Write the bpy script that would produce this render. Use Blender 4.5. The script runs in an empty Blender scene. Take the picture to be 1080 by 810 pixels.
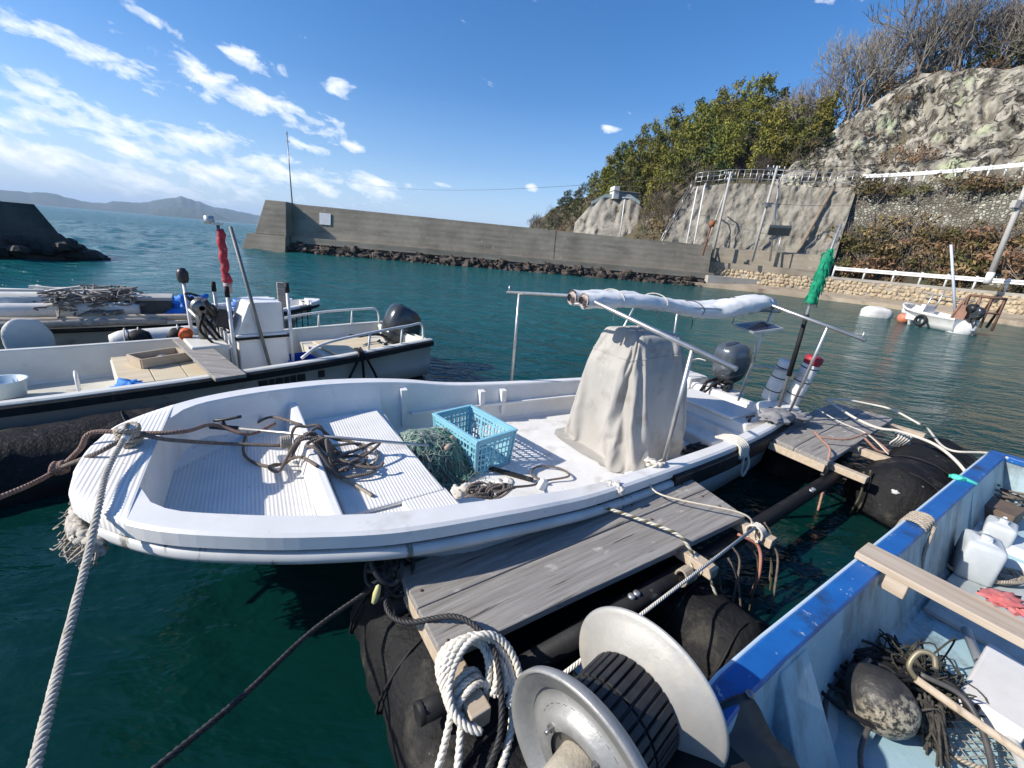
import bpy, bmesh, math, random
from mathutils import Vector, Matrix, Euler, noise
R = math.radians
PI = math.pi
random.seed(7)
S = bpy.context.scene
COL = S.collection

# ------------------------------------------------------------------ camera
FPX, ROLL, CAMZ = 435.0, R(5.1), 2.0
PITCH = math.atan(144.0 / FPX)
cam_d = bpy.data.cameras.new('camera')
cam = bpy.data.objects.new('camera', cam_d)
COL.objects.link(cam)
cam.location = (0, 0, CAMZ)
cam_d.sensor_width = 36.0
cam_d.lens = 36.0 * FPX / 1080.0
cam_d.clip_start = 0.05
cam_d.clip_end = 30000
FWD = Vector((0, math.cos(PITCH), -math.sin(PITCH)))
RT0 = Vector((1, 0, 0))
UP0 = RT0.cross(FWD)
_c, _s = math.cos(ROLL), math.sin(ROLL)
RT = RT0 * _c + UP0 * _s
UPV = UP0 * _c - RT0 * _s
m3 = Matrix((RT, UPV, -FWD)).transposed()
cam.rotation_euler = m3.to_euler()
S.camera = cam
S.render.engine = 'CYCLES'
S.cycles.max_bounces = 6
S.cycles.diffuse_bounces = 3
S.cycles.glossy_bounces = 3
S.cycles.transparent_max_bounces = 8
S.cycles.volume_bounces = 0
S.cycles.caustics_reflective = False
S.cycles.caustics_refractive = False
S.cycles.use_denoising = True

# ------------------------------------------------------------------ light
SUN_EL, SUN_AZ = R(34), R(16)            # light travels along (cos az, sin az) in plan
sun_dir = Vector((-math.cos(SUN_AZ) * math.cos(SUN_EL), -math.sin(SUN_AZ) * math.cos(SUN_EL), math.sin(SUN_EL)))
sl = bpy.data.lights.new('sun', 'SUN')
sl.energy = 4.8
sl.angle = R(0.55)
sl.color = (1.0, 0.94, 0.85)
so = bpy.data.objects.new('sun', sl)
COL.objects.link(so)
so.rotation_euler = (-sun_dir).to_track_quat('-Z', 'Y').to_euler()
so.location = sun_dir * 50
S.view_settings.view_transform = 'Standard'
S.view_settings.look = 'None'
S.view_settings.gamma = 1.0
S.view_settings.use_curve_mapping = False
S.view_settings.exposure = 0.48

world = bpy.data.worlds.new('World')
S.world = world
world.use_nodes = True
wt = world.node_tree
for n_ in list(wt.nodes):
    wt.nodes.remove(n_)


class NG:
    """little helper to write node expressions"""
    def __init__(self, tree):
        self.t = tree

    def node(self, kind, **kw):
        n = self.t.nodes.new(kind)
        for k, v in kw.items():
            setattr(n, k, v)
        return n

    def put(self, sock, v):
        if hasattr(v, 'is_output') or isinstance(v, bpy.types.NodeSocket):
            self.t.links.new(v, sock)
        else:
            sock.default_value = v

    def math(self, op, a, b=0.0, c=0.0, clamp=False):
        n = self.node('ShaderNodeMath', operation=op, use_clamp=clamp)
        self.put(n.inputs[0], a)
        self.put(n.inputs[1], b)
        self.put(n.inputs[2], c)
        return n.outputs[0]

    def vec(self, x, y, z):
        n = self.node('ShaderNodeCombineXYZ')
        self.put(n.inputs[0], x); self.put(n.inputs[1], y); self.put(n.inputs[2], z)
        return n.outputs[0]

    def noise(self, v, scale, detail=5, rough=0.55, dist=0.0):
        n = self.node('ShaderNodeTexNoise')
        self.put(n.inputs['Vector'], v)
        n.inputs['Scale'].default_value = scale
        n.inputs['Detail'].default_value = detail
        n.inputs['Roughness'].default_value = rough
        n.inputs['Distortion'].default_value = dist
        return n.outputs[0]

    def ramp(self, v, stops):
        n = self.node('ShaderNodeValToRGB')
        el = n.color_ramp.elements
        while len(el) < len(stops):
            el.new(0.5)
        for e, (p, c) in zip(el, stops):
            e.position = p
            e.color = (c[0], c[1], c[2], 1) if not isinstance(c, (int, float)) else (c, c, c, 1)
        self.put(n.inputs[0], v)
        return n.outputs[0]

    def mix(self, f, a, b, mode='MIX'):
        n = self.node('ShaderNodeMix', data_type='RGBA', blend_type=mode)
        self.put(n.inputs[0], f)
        self.put(n.inputs[6], a if not isinstance(a, tuple) else (*a[:3], 1))
        self.put(n.inputs[7], b if not isinstance(b, tuple) else (*b[:3], 1))
        return n.outputs[2]

    def map(self, v, scale=(1, 1, 1), rot=(0, 0, 0)):
        n = self.node('ShaderNodeMapping')
        self.put(n.inputs['Vector'], v)
        n.inputs['Scale'].default_value = scale
        n.inputs['Rotation'].default_value = rot
        return n.outputs[0]


g = NG(wt)
sky = g.node('ShaderNodeTexSky', sky_type='NISHITA')
sky.sun_disc = False
sky.sun_elevation = SUN_EL
sky.sun_rotation = math.atan2(sun_dir.x, sun_dir.y)
sky.altitude = 0
sky.air_density = 1.0
sky.dust_density = 0.6
sky.ozone_density = 2.2
tc = g.node('ShaderNodeTexCoord')
sep = g.node('ShaderNodeSeparateXYZ')
g.put(sep.inputs[0], tc.outputs['Generated'])
dx, dy, dz = sep.outputs
az = g.math('MULTIPLY', g.math('ARCTAN2', dx, dy), 57.2958)
el_ = g.math('MULTIPLY', g.math('ARCSINE', dz), 57.2958)
clear = g.math('MAXIMUM', dz, 0.0)
den = g.math('ADD', clear, 0.09)
# cloud texture lives in the sky (direction) and drifts in tilted bands
cv = g.vec(g.math('MULTIPLY', az, 0.20), g.math('ADD', g.math('MULTIPLY', el_, 0.42), g.math('MULTIPLY', az, 0.055)), 3.3)
n1 = g.noise(cv, 1.5, 8, 0.60, 0.30)
# (bearing, elevation, half width, half height, strength)
blobs = [(-47, 4.2, 15, 2.2, .30), (-38, 5.0, 9, 1.9, .30), (-29, 5.6, 9, 1.9, .30), (-20.5, 5.6, 6, 1.5, .30), (-46, 8.2, 9, 1.7, .30), (-36.5, 8.0, 5, 1.2, .26), (-42, 12.6, 5.5, 1.2, .29), (-34.5, 13.0, 4.5, 1.1, .31),
         (-29.5, 11.9, 4.8, 1.2, .33), (-24.5, 10.6, 2.8, 1.4, .32), (-31, 15.2, 2.6, .9, .29), (-38, 16.2, 2.4, .6, .27), (-41, 19.0, 3.0, .7, .25), (-21.2, 9.4, 1.8, .7, .29), (-26, 8.6, 2.2, .8, .28), (-22.8, 14.6, 1.5, 1.0, .31),
         (9.1, 14.0, 1.3, .55, .31), (0.3, 7.2, .7, .5, .30), (-11, 6.6, 1.6, .5, .22), (28, 25, 2.6, 1.6, .22), (-95, 9, 40, 6, .30)]
mask = None
for (a0, e0, sa, se, amp) in blobs:
    qa = g.math('DIVIDE', g.math('SUBTRACT', az, a0), sa)
    de = g.math('ADD', g.math('SUBTRACT', el_, e0), g.math('MULTIPLY', g.math('SUBTRACT', az, a0), 0.17))
    qe = g.math('DIVIDE', de, se)
    r2 = g.math('ADD', g.math('MULTIPLY', qa, qa), g.math('MULTIPLY', qe, qe))
    gs = g.math('MULTIPLY', g.math('POWER', 2.718, g.math('MULTIPLY', r2, -0.8)), amp + .03)
    mask = gs if mask is None else g.math('MAXIMUM', mask, gs)
dens = g.math('ADD', n1, mask)
cover = g.ramp(dens, [(0.68, 0.0), (0.75, 0.40), (0.90, 0.95)])
cover = g.math('MULTIPLY', cover, g.ramp(dz, [(0.0, 0.0), (0.03, 1.0)]))
shade = g.ramp(g.noise(cv, 2.6, 5, 0.6), [(0.30, (5.6, 6.3, 7.4)), (0.60, (8.6, 8.8, 9.0))])
sat = g.node('ShaderNodeHueSaturation')
sat.inputs['Saturation'].default_value = 1.32
g.put(sat.inputs['Color'], g.mix(1.0, sky.outputs[0], (1.0, 1.0, 1.10), 'MULTIPLY'))
low = g.ramp(dz, [(0.0, 0.70), (0.06, 0.42), (0.16, 0.12), (0.28, 0.0)])
base = g.mix(low, sat.outputs[0], (4.0, 5.4, 7.6))
skyc = g.mix(cover, base, shade)
bg = g.node('ShaderNodeBackground')
bg.inputs[1].default_value = 0.112
g.put(bg.inputs[0], skyc)
wo = g.node('ShaderNodeOutputWorld')
wt.links.new(bg.outputs[0], wo.inputs[0])


# ------------------------------------------------------------------ where things stand (read off the photo with the camera's own geometry)
def ray(px, py):
    x, y = px - 540.0, py - 405.0
    X, Y = _c * x + _s * y, -_s * x + _c * y
    return (FWD * FPX + RT0 * X - UP0 * Y).normalized()


def W(px, py, z=0.0):
    """world point seen at this spot, at height z"""
    d = ray(px, py)
    return Vector((0, 0, CAMZ)) + d * ((z - CAMZ) / d.z)


def AE(az, r, z=0.0):
    """azimuth in degrees from straight ahead, range, height"""
    return Vector((math.sin(R(az)) * r, math.cos(R(az)) * r, z))


def EL(px, py, r):
    """point at horizontal range r in that direction"""
    d = ray(px, py)
    return Vector((0, 0, CAMZ)) + d * (r / math.hypot(d.x, d.y))


class Frame:
    def __init__(self, o, ang):
        self.o = Vector((o[0], o[1], 0)); self.ang = ang
        self.a = Vector((math.cos(ang), math.sin(ang), 0)); self.n = Vector((-math.sin(ang), math.cos(ang), 0))

    def loc(self, w):
        d = w - self.o
        return Vector((d.dot(self.a), d.dot(self.n), w.z))

    def pt(self, px, py, z):
        return self.loc(W(px, py, z))

    def wo(self, s, t, z):
        return self.o + self.a * s + self.n * t + Vector((0, 0, z))


# ------------------------------------------------------------------ materials
MATS = {}


def M(name, c1, c2=None, scale=4.0, rough=0.5, metal=0.0, bump=0.0, bscale=None, detail=6, stretch=(1, 1, 1), spots=None, spots2=None,
      lo=0.35, hi=0.65, brough=0.6, ior=1.45, rvar=0.0, rnd=0.0, ribs=None, spec=None, bdist=0.01, sheen=0.0):
    if name in MATS:
        return MATS[name]
    m = bpy.data.materials.new(name)
    m.use_nodes = True
    t = m.node_tree
    q = NG(t)
    bs = t.nodes['Principled BSDF']
    tcn = q.node('ShaderNodeTexCoord').outputs['Object']
    v = q.map(tcn, stretch)
    if c2 is None:
        c2 = tuple(x * 0.86 for x in c1)
    n = q.noise(v, scale, detail, 0.6)
    col = q.ramp(n, [(lo, c1), (hi, c2)])
    for sp in (spots, spots2):
        if sp:
            f = q.ramp(q.noise(q.map(tcn, sp[4] if len(sp) > 4 else (1, 1, 1)), sp[1], 6, 0.65), [(sp[2], 0.0), (min(1, sp[2] + sp[3]), 1.0)])
            col = q.mix(f, col, sp[0])
    if rnd:
        oi = q.node('ShaderNodeObjectInfo').outputs['Random']
        k = q.math('ADD', q.math('MULTIPLY', oi, 2 * rnd), 1 - rnd)
        hs = q.node('ShaderNodeHueSaturation')
        q.put(hs.inputs['Value'], k)
        q.put(hs.inputs['Hue'], q.math('ADD', 0.5, q.math('MULTIPLY', q.math('SUBTRACT', q.math('FRACT', q.math('MULTIPLY', oi, 7.31)), 0.5), rnd * 0.16)))
        q.put(hs.inputs['Color'], col)
        col = hs.outputs[0]
    q.put(bs.inputs['Base Color'], col)
    bs.inputs['Roughness'].default_value = rough
    bs.inputs['Metallic'].default_value = metal
    bs.inputs['IOR'].default_value = ior
    if spec is not None:
        bs.inputs['Specular IOR Level'].default_value = spec
    if sheen:
        bs.inputs['Sheen Weight'].default_value = sheen
    if rvar:
        q.put(bs.inputs['Roughness'], q.math('ADD', rough, q.math('MULTIPLY', q.math('SUBTRACT', n, 0.5), rvar * 2), clamp=True))
    nb = None
    if bump:
        h = q.noise(v, bscale or scale * 6, 6, brough)
        b = q.node('ShaderNodeBump')
        b.inputs['Strength'].default_value = bump
        b.inputs['Distance'].default_value = bdist
        q.put(b.inputs['Height'], h)
        nb = b.outputs[0]
    if ribs:                                   # ribs = (axis, pitch in metres, height)
        w = q.node('ShaderNodeTexWave', wave_type='BANDS', bands_direction=ribs[0], wave_profile='SIN')
        q.put(w.inputs['Vector'], tcn)
        w.inputs['Scale'].default_value = 0.314 / ribs[1]
        b = q.node('ShaderNodeBump')
        b.inputs['Strength'].default_value = 1.0
        b.inputs['Distance'].default_value = ribs[2]
        q.put(b.inputs['Height'], w.outputs[1])
        if nb is not None:
            t.links.new(nb, b.inputs['Normal'])
        nb = b.outputs[0]
    if nb is not None:
        t.links.new(nb, bs.inputs['Normal'])
    MATS[name] = m
    return m


def rope_mat(name, c1, c2, pitch=0.03, fleck=None):
    if name in MATS:
        return MATS[name]
    m = bpy.data.materials.new(name)
    m.use_nodes = True
    t = m.node_tree
    q = NG(t)
    bs = t.nodes['Principled BSDF']
    uv = q.node('ShaderNodeUVMap').outputs[0]
    sp = q.node('ShaderNodeSeparateXYZ')
    q.put(sp.inputs[0], uv)
    ph = q.math('FRACT', q.math('MULTIPLY', q.math('ADD', q.math('DIVIDE', sp.outputs[0], pitch), sp.outputs[1]), 3.0))
    h = q.math('SINE', q.math('MULTIPLY', ph, PI))
    tcn = q.node('ShaderNodeTexCoord').outputs['Object']
    n = q.noise(tcn, 40, 4)
    col = q.ramp(n, [(0.3, c1), (0.7, c2)])
    col = q.mix(q.ramp(h, [(0.0, 0.75), (0.45, 0.0)]), col, tuple(x * 0.35 for x in c1))
    if fleck:
        one = q.math('FRACT', q.math('ADD', q.math('DIVIDE', sp.outputs[0], pitch), sp.outputs[1]))
        col = q.mix(q.math('LESS_THAN', one, 0.34), col, fleck)
    q.put(bs.inputs['Base Color'], col)
    bs.inputs['Roughness'].default_value = 0.85
    b = q.node('ShaderNodeBump')
    b.inputs['Strength'].default_value = 0.9
    b.inputs['Distance'].default_value = 0.004
    q.put(b.inputs['Height'], h)
    t.links.new(b.outputs[0], bs.inputs['Normal'])
    MATS[name] = m
    return m


# ------------------------------------------------------------------ mesh builder
def spline(pts, n=8, closed=False):
    P = [Vector(p) for p in pts]
    out = []
    N = len(P)
    segs = N if closed else N - 1
    for i in range(segs):
        p1, p2 = P[i], P[(i + 1) % N]
        p0 = P[(i - 1) % N] if closed or i > 0 else p1 * 2 - p2
        p3 = P[(i + 2) % N] if closed or i + 2 < N else p2 * 2 - p1
        for k in range(n):
            u = k / n
            out.append(0.5 * ((2 * p1) + (p2 - p0) * u + (2 * p0 - 5 * p1 + 4 * p2 - p3) * u * u + (3 * p1 - p0 - 3 * p2 + p3) * u ** 3))
    if not closed:
        out.append(P[-1].copy())
    return out


def sag(a, b, drop, n=16):
    a, b = Vector(a), Vector(b)
    return [a.lerp(b, i / n) - Vector((0, 0, drop * 4 * (i / n) * (1 - i / n))) for i in range(n + 1)]


class MB:
    def __init__(self):
        self.v = []; self.f = []; self.sm = []; self.uv = []

    def add(self, vs, fs, smooth=False, uvs=None):
        o = len(self.v)
        self.v += [Vector(p) for p in vs]
        for i, f in enumerate(fs):
            self.f.append([o + k for k in f])
            self.sm.append(smooth)
            self.uv.append(uvs[i] if uvs else None)
        return self

    def box(self, c, size, rot=None, taper=1.0):
        hx, hy, hz = size[0] / 2, size[1] / 2, size[2] / 2
        vs = []
        for z, k in ((-hz, 1.0), (hz, taper)):
            for x, y in ((-hx, -hy), (hx, -hy), (hx, hy), (-hx, hy)):
                vs.append(Vector((x * k, y * k, z)))
        if rot is not None:
            m = rot if isinstance(rot, Matrix) else Euler(rot).to_matrix()
            vs = [m @ p for p in vs]
        c = Vector(c)
        return self.add([p + c for p in vs], [(3, 2, 1, 0), (4, 5, 6, 7), (0, 1, 5, 4), (1, 2, 6, 5), (2, 3, 7, 6), (3, 0, 4, 7)])

    def bar(self, a, b, w, h, up=(0, 0, 1)):
        """rectangular bar from a to b"""
        a, b = Vector(a), Vector(b)
        d = (b - a).normalized()
        u = Vector(up)
        x = d.cross(u)
        if x.length < 1e-4:
            x = d.cross(Vector((1, 0, 0)))
        x.normalize()
        u = x.cross(d)
        vs = []
        for p in (a, b):
            for i, j in ((-1, -1), (1, -1), (1, 1), (-1, 1)):
                vs.append(p + x * (i * w / 2) + u * (j * h / 2))
        return self.add(vs, [(3, 2, 1, 0), (4, 5, 6, 7), (0, 1, 5, 4), (1, 2, 6, 5), (2, 3, 7, 6), (3, 0, 4, 7)])

    def tube(self, pts, r, k=8, cap=True, closed=False, smooth=True):
        P = [Vector(p) for p in pts]
        Q = [P[0]]
        for p in P[1:]:
            if (p - Q[-1]).length > 1e-5:
                Q.append(p)
        P = Q
        n = len(P)
        if n < 2:
            return self
        rr = r if isinstance(r, (list, tuple)) else [r] * n
        if len(rr) != n:
            rr = [rr[min(len(rr) - 1, int(i * len(rr) / n))] for i in range(n)]
        T = []
        for i in range(n):
            if closed:
                d = P[(i + 1) % n] - P[i - 1]
            else:
                d = P[min(i + 1, n - 1)] - P[max(i - 1, 0)]
            T.append(d.normalized() if d.length > 1e-9 else Vector((0, 0, 1)))
        u = T[0].orthogonal().normalized()
        vs, fs, uvs = [], [], []
        L = 0.0
        Ls = []
        for i in range(n):
            if i:
                L += (P[i] - P[i - 1]).length
                u = u - T[i] * u.dot(T[i])
                if u.length < 1e-6:
                    u = T[i].orthogonal()
                u.normalize()
            Ls.append(L)
            w = T[i].cross(u)
            for j in range(k):
                a = 2 * PI * j / k
                vs.append(P[i] + (u * math.cos(a) + w * math.sin(a)) * rr[i])
        for i in range(n if closed else n - 1):
            i2 = (i + 1) % n
            for j in range(k):
                j2 = (j + 1) % k
                fs.append((i * k + j, i * k + j2, i2 * k + j2, i2 * k + j))
                l2 = Ls[i2] if i2 else L + (P[0] - P[-1]).length
                uvs.append(((Ls[i], j / k), (Ls[i], (j + 1) / k), (l2, (j + 1) / k), (l2, j / k)))
        self.add(vs, fs, smooth, uvs)
        if cap and not closed:
            o = len(self.v) - len(vs)
            self.f.append([o + j for j in range(k)][::-1]); self.sm.append(False); self.uv.append(None)
            self.f.append([o + (n - 1) * k + j for j in range(k)]); self.sm.append(False); self.uv.append(None)
        return self

    def rope3(self, pts, r, pitch=0.06, k=6, step=None):
        """laid rope: three real strands twisted round each other"""
        P = [Vector(p) for p in pts]
        d = [0.0]
        for i in range(1, len(P)):
            d.append(d[-1] + (P[i] - P[i - 1]).length)
        L = d[-1]
        n = max(4, int(L / (step or pitch / 6)))
        Q = []
        j = 0
        for i in range(n + 1):
            x = L * i / n
            while j < len(d) - 2 and d[j + 1] < x:
                j += 1
            f = (x - d[j]) / max(1e-9, d[j + 1] - d[j])
            Q.append(P[j].lerp(P[j + 1], f))
        strands = [[], [], []]
        u = None
        for i in range(n + 1):
            t = (Q[min(i + 1, n)] - Q[max(i - 1, 0)]).normalized()
            if u is None:
                u = t.orthogonal().normalized()
            u = (u - t * u.dot(t)).normalized()
            w = t.cross(u)
            for s in range(3):
                a = 2 * PI * (L * i / n / pitch) + s * 2 * PI / 3
                strands[s].append(Q[i] + (u * math.cos(a) + w * math.sin(a)) * r * 0.52)
        for s in strands:
            self.tube(s, r * 0.56, k)
        return self

    def lathe(self, prof, k=24, m=None, cap=False, smooth=True):
        """prof: (radius, height) pairs about local z; m: placement matrix"""
        vs, fs = [], []
        n = len(prof)
        for (r, z) in prof:
            for j in range(k):
                a = 2 * PI * j / k
                vs.append(Vector((r * math.cos(a), r * math.sin(a), z)))
        for i in range(n - 1):
            for j in range(k):
                j2 = (j + 1) % k
                fs.append((i * k + j, i * k + j2, (i + 1) * k + j2, (i + 1) * k + j))
        if m is not None:
            vs = [m @ p for p in vs]
        self.add(vs, fs, smooth)
        if cap:
            o = len(self.v) - len(vs)
            self.f.append([o + j for j in range(k)][::-1]); self.sm.append(False); self.uv.append(None)
            self.f.append([o + (n - 1) * k + j for j in range(k)]); self.sm.append(False); self.uv.append(None)
        return self

    def loft(self, rings, closed=True, caps=(False, False), smooth=True):
        k = len(rings[0])
        vs = [p for r in rings for p in r]
        fs = []
        for i in range(len(rings) - 1):
            for j in range(k if closed else k - 1):
                j2 = (j + 1) % k
                fs.append((i * k + j, i * k + j2, (i + 1) * k + j2, (i + 1) * k + j))
        if caps[0]:
            fs.append(tuple(range(k))[::-1])
        if caps[1]:
            fs.append(tuple((len(rings) - 1) * k + j for j in range(k)))
        self.add(vs, fs, smooth)
        if caps[0] or caps[1]:
            nc = int(caps[0]) + int(caps[1])
            for i in range(nc):
                self.sm[-1 - i] = False
        return self

    def prism(self, poly, z0, z1):
        n = len(poly)
        vs = [Vector((p[0], p[1], z0)) for p in poly] + [Vector((p[0], p[1], z1)) for p in poly]
        fs = [tuple(range(n))[::-1], tuple(range(n, 2 * n))] + [(i, (i + 1) % n, (i + 1) % n + n, i + n) for i in range(n)]
        return self.add(vs, fs)

    def blob(self, c, rad, seed=0, amp=0.25, freq=1.6, nu=16, nv=10, rot=None, smooth=True, squash=1.0):
        c = Vector(c)
        off = Vector((seed * 7.3, seed * 3.1, seed * 1.7))
        vs, fs = [], []
        m = Euler(rot).to_matrix() if rot is not None else None
        for i in range(nv + 1):
            th = PI * i / nv
            for j in range(nu):
                ph = 2 * PI * j / nu
                d = Vector((math.sin(th) * math.cos(ph), math.sin(th) * math.sin(ph), math.cos(th)))
                if squash != 1.0:
                    d2 = Vector([abs(q) ** squash * (1 if q >= 0 else -1) for q in d])
                else:
                    d2 = d
                k = 1 + amp * noise.fractal(d * freq + off, 0.9, 2.0, 3)
                p = Vector((d2.x * rad[0], d2.y * rad[1], d2.z * rad[2])) * k
                vs.append(c + (m @ p if m else p))
        for i in range(nv):
            for j in range(nu):
                j2 = (j + 1) % nu
                fs.append((i * nu + j, (i + 1) * nu + j, (i + 1) * nu + j2, i * nu + j2))
        return self.add(vs, fs, smooth)

    def build(self, name, mat, parent=None, origin=None, bev=0.0, solid=0.0, sub=0, mats=None):
        me = bpy.data.meshes.new(name)
        vs = self.v
        o = Vector((0, 0, 0))
        if parent is None:
            if origin is None:
                lo = [min(p[i] for p in vs) for i in range(3)]; hi = [max(p[i] for p in vs) for i in range(3)]
                o = Vector(((lo[0] + hi[0]) / 2, (lo[1] + hi[1]) / 2, lo[2]))
            else:
                o = Vector(origin)
            vs = [p - o for p in vs]
        me.from_pydata([tuple(p) for p in vs], [], self.f)
        me.polygons.foreach_set('use_smooth', self.sm)
        if any(u is not None for u in self.uv):
            ul = me.uv_layers.new(name='UVMap')
            li = 0
            for u, f in zip(self.uv, self.f):
                for i in range(len(f)):
                    if u:
                        ul.data[li].uv = u[i]
                    li += 1
        me.update()
        me.materials.append(mat)
        ob = bpy.data.objects.new(name, me)
        COL.objects.link(ob)
        ob.location = o
        if parent is not None:
            ob.parent = parent
        if bev:
            b = ob.modifiers.new('bevel', 'BEVEL')
            b.width = bev; b.segments = 2; b.limit_method = 'ANGLE'; b.angle_limit = R(40)
        if solid:
            s = ob.modifiers.new('solid', 'SOLIDIFY')
            s.thickness = solid; s.offset = 0
        if sub:
            s = ob.modifiers.new('sub', 'SUBSURF')
            s.levels = sub; s.render_levels = sub
        return ob


def tag(o, label=None, cat=None, group=None, kind=None):
    if label: o['label'] = label
    if cat: o['category'] = cat
    if group: o['group'] = group
    if kind: o['kind'] = kind
    return o


def empty(name, loc=(0, 0, 0), rz=0.0):
    o = bpy.data.objects.new(name, None)
    COL.objects.link(o)
    o.location = loc
    o.rotation_euler = (0, 0, rz)
    o.empty_display_size = 0.2
    return o


def copy_tree(o, parent=None):
    c = o.copy()
    COL.objects.link(c)
    if parent is not None:
        c.parent = parent
    for ch in list(o.children):
        copy_tree(ch, c)
    return c


def lerp1(x, xs, ys):
    if x <= xs[0]: return ys[0]
    for i in range(1, len(xs)):
        if x <= xs[i]:
            f = (x - xs[i - 1]) / (xs[i] - xs[i - 1])
            return ys[i - 1] + (ys[i] - ys[i - 1]) * f
    return ys[-1]


def axis_m(o, d, up=(0, 0, 1)):
    """matrix whose local z runs along d, placed at o"""
    d = Vector(d).normalized()
    u = Vector(up)
    x = u.cross(d)
    if x.length < 1e-4: x = Vector((1, 0, 0)).cross(d)
    x.normalize()
    y = d.cross(x)
    m = Matrix((x, y, d)).transposed().to_4x4()
    m.translation = Vector(o)
    return m

# shared materials
white = M('white_gelcoat', (0.78, 0.765, 0.73), (0.70, 0.685, 0.65), 3, 0.30, spots=((0.46, 0.43, 0.37), 2.6, 0.58, 0.22), spots2=((.30, .26, .20), 24, .69, .04), rvar=0.1, bump=0.05, bscale=60)
white_deck = M('white_nonslip_deck', (0.77, 0.755, 0.72), (0.68, 0.665, 0.63), 4, 0.55, spots=((0.42, 0.39, 0.33), 2.8, 0.57, 0.2), spots2=((.28, .24, .18), 20, .66, .05), ribs=('X', 0.020, 0.0017))
black_rubber = M('black_rubber', (0.012, 0.012, 0.013), (0.022, 0.022, 0.023), 8, 0.6, spec=.25, bump=0.15, bscale=40, spots=((0.12, 0.115, 0.10), 9, 0.62, 0.1))
black_cloth = M('black_float_cover', (0.007, 0.007, 0.008), (0.014, 0.014, 0.015), 5, 0.62, spec=.22, bump=0.7, bscale=26, bdist=0.02, spots=((0.075, 0.068, 0.054), 4, 0.56, 0.22), spots2=((.22, .21, .18), 18, .68, .05))
grey_wood = M('weathered_plank', (0.20, 0.185, 0.165), (0.32, 0.30, 0.275), 6, 0.85, stretch=(0.35, 7, 7), bump=0.9, bscale=14, bdist=0.006, spots=((0.50, 0.47, 0.42), 5.5, 0.61, 0.12, (1, 1.8, 1)), spots2=((0.06, 0.05, 0.042), 3.5, 0.60, 0.06, (0.35, 9, 1)))
pale_wood = M('pale_timber', (0.42, 0.33, 0.23), (0.50, 0.42, 0.32), 5, 0.8, stretch=(0.4, 6, 6), bump=0.4, bscale=14, bdist=0.003, spots=((0.24, 0.19, 0.14), 4, 0.60, 0.15))
galv = M('galvanised_pipe', (0.55, 0.55, 0.54), (0.44, 0.43, 0.41), 12, 0.38, 0.75, spots=((0.30, 0.20, 0.12), 9, 0.66, 0.1))
white_pipe = M('white_painted_pipe', (0.72, 0.71, 0.69), (0.58, 0.57, 0.55), 10, 0.4)
alu = M('dull_aluminium', (0.50, 0.485, 0.45), (0.42, 0.405, 0.37), 7, 0.52, 0.45, bump=0.1, bscale=60, spots=((0.60, 0.56, 0.47), 5, 0.52, 0.2), rvar=0.12)
steel = M('dark_steel', (0.20, 0.20, 0.20), (0.28, 0.28, 0.27), 10, 0.4, 0.8)
dark_engine = M('dark_engine_paint', (0.035, 0.04, 0.045), (0.05, 0.055, 0.06), 4, 0.25, 0.25)
silver_engine = M('silver_blue_engine_cowl', (0.10, 0.12, 0.145), (0.12, 0.14, 0.16), 3, 0.22, 0.45)
black_plastic = M('black_plastic', (0.02, 0.02, 0.022), (0.03, 0.03, 0.032), 6, 0.4)
rope_white = rope_mat('white_laid_rope', (0.62, 0.57, 0.48), (0.74, 0.70, 0.62), 0.05)
rope_tan = rope_mat('tan_laid_rope', (0.34, 0.28, 0.21), (0.46, 0.40, 0.32), 0.04)
rope_dark = rope_mat('dark_laid_rope', (0.022, 0.022, 0.024), (0.045, 0.045, 0.047), 0.05)
rope_brown = rope_mat('brown_weathered_rope', (0.13, 0.10, 0.08), (0.22, 0.18, 0.15), 0.035)
rope_yb = rope_mat('yellow_flecked_rope', (0.50, 0.47, 0.38), (0.60, 0.57, 0.48), 0.075, fleck=(0.10, 0.09, 0.05))
rope_pink = rope_mat('faded_pink_rope', (0.40, 0.20, 0.14), (0.50, 0.30, 0.22), 0.035)
# ------------------------------------------------------------------ the console cover is real cloth: a bag settled over a box-shaped console
NC = 104


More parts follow.
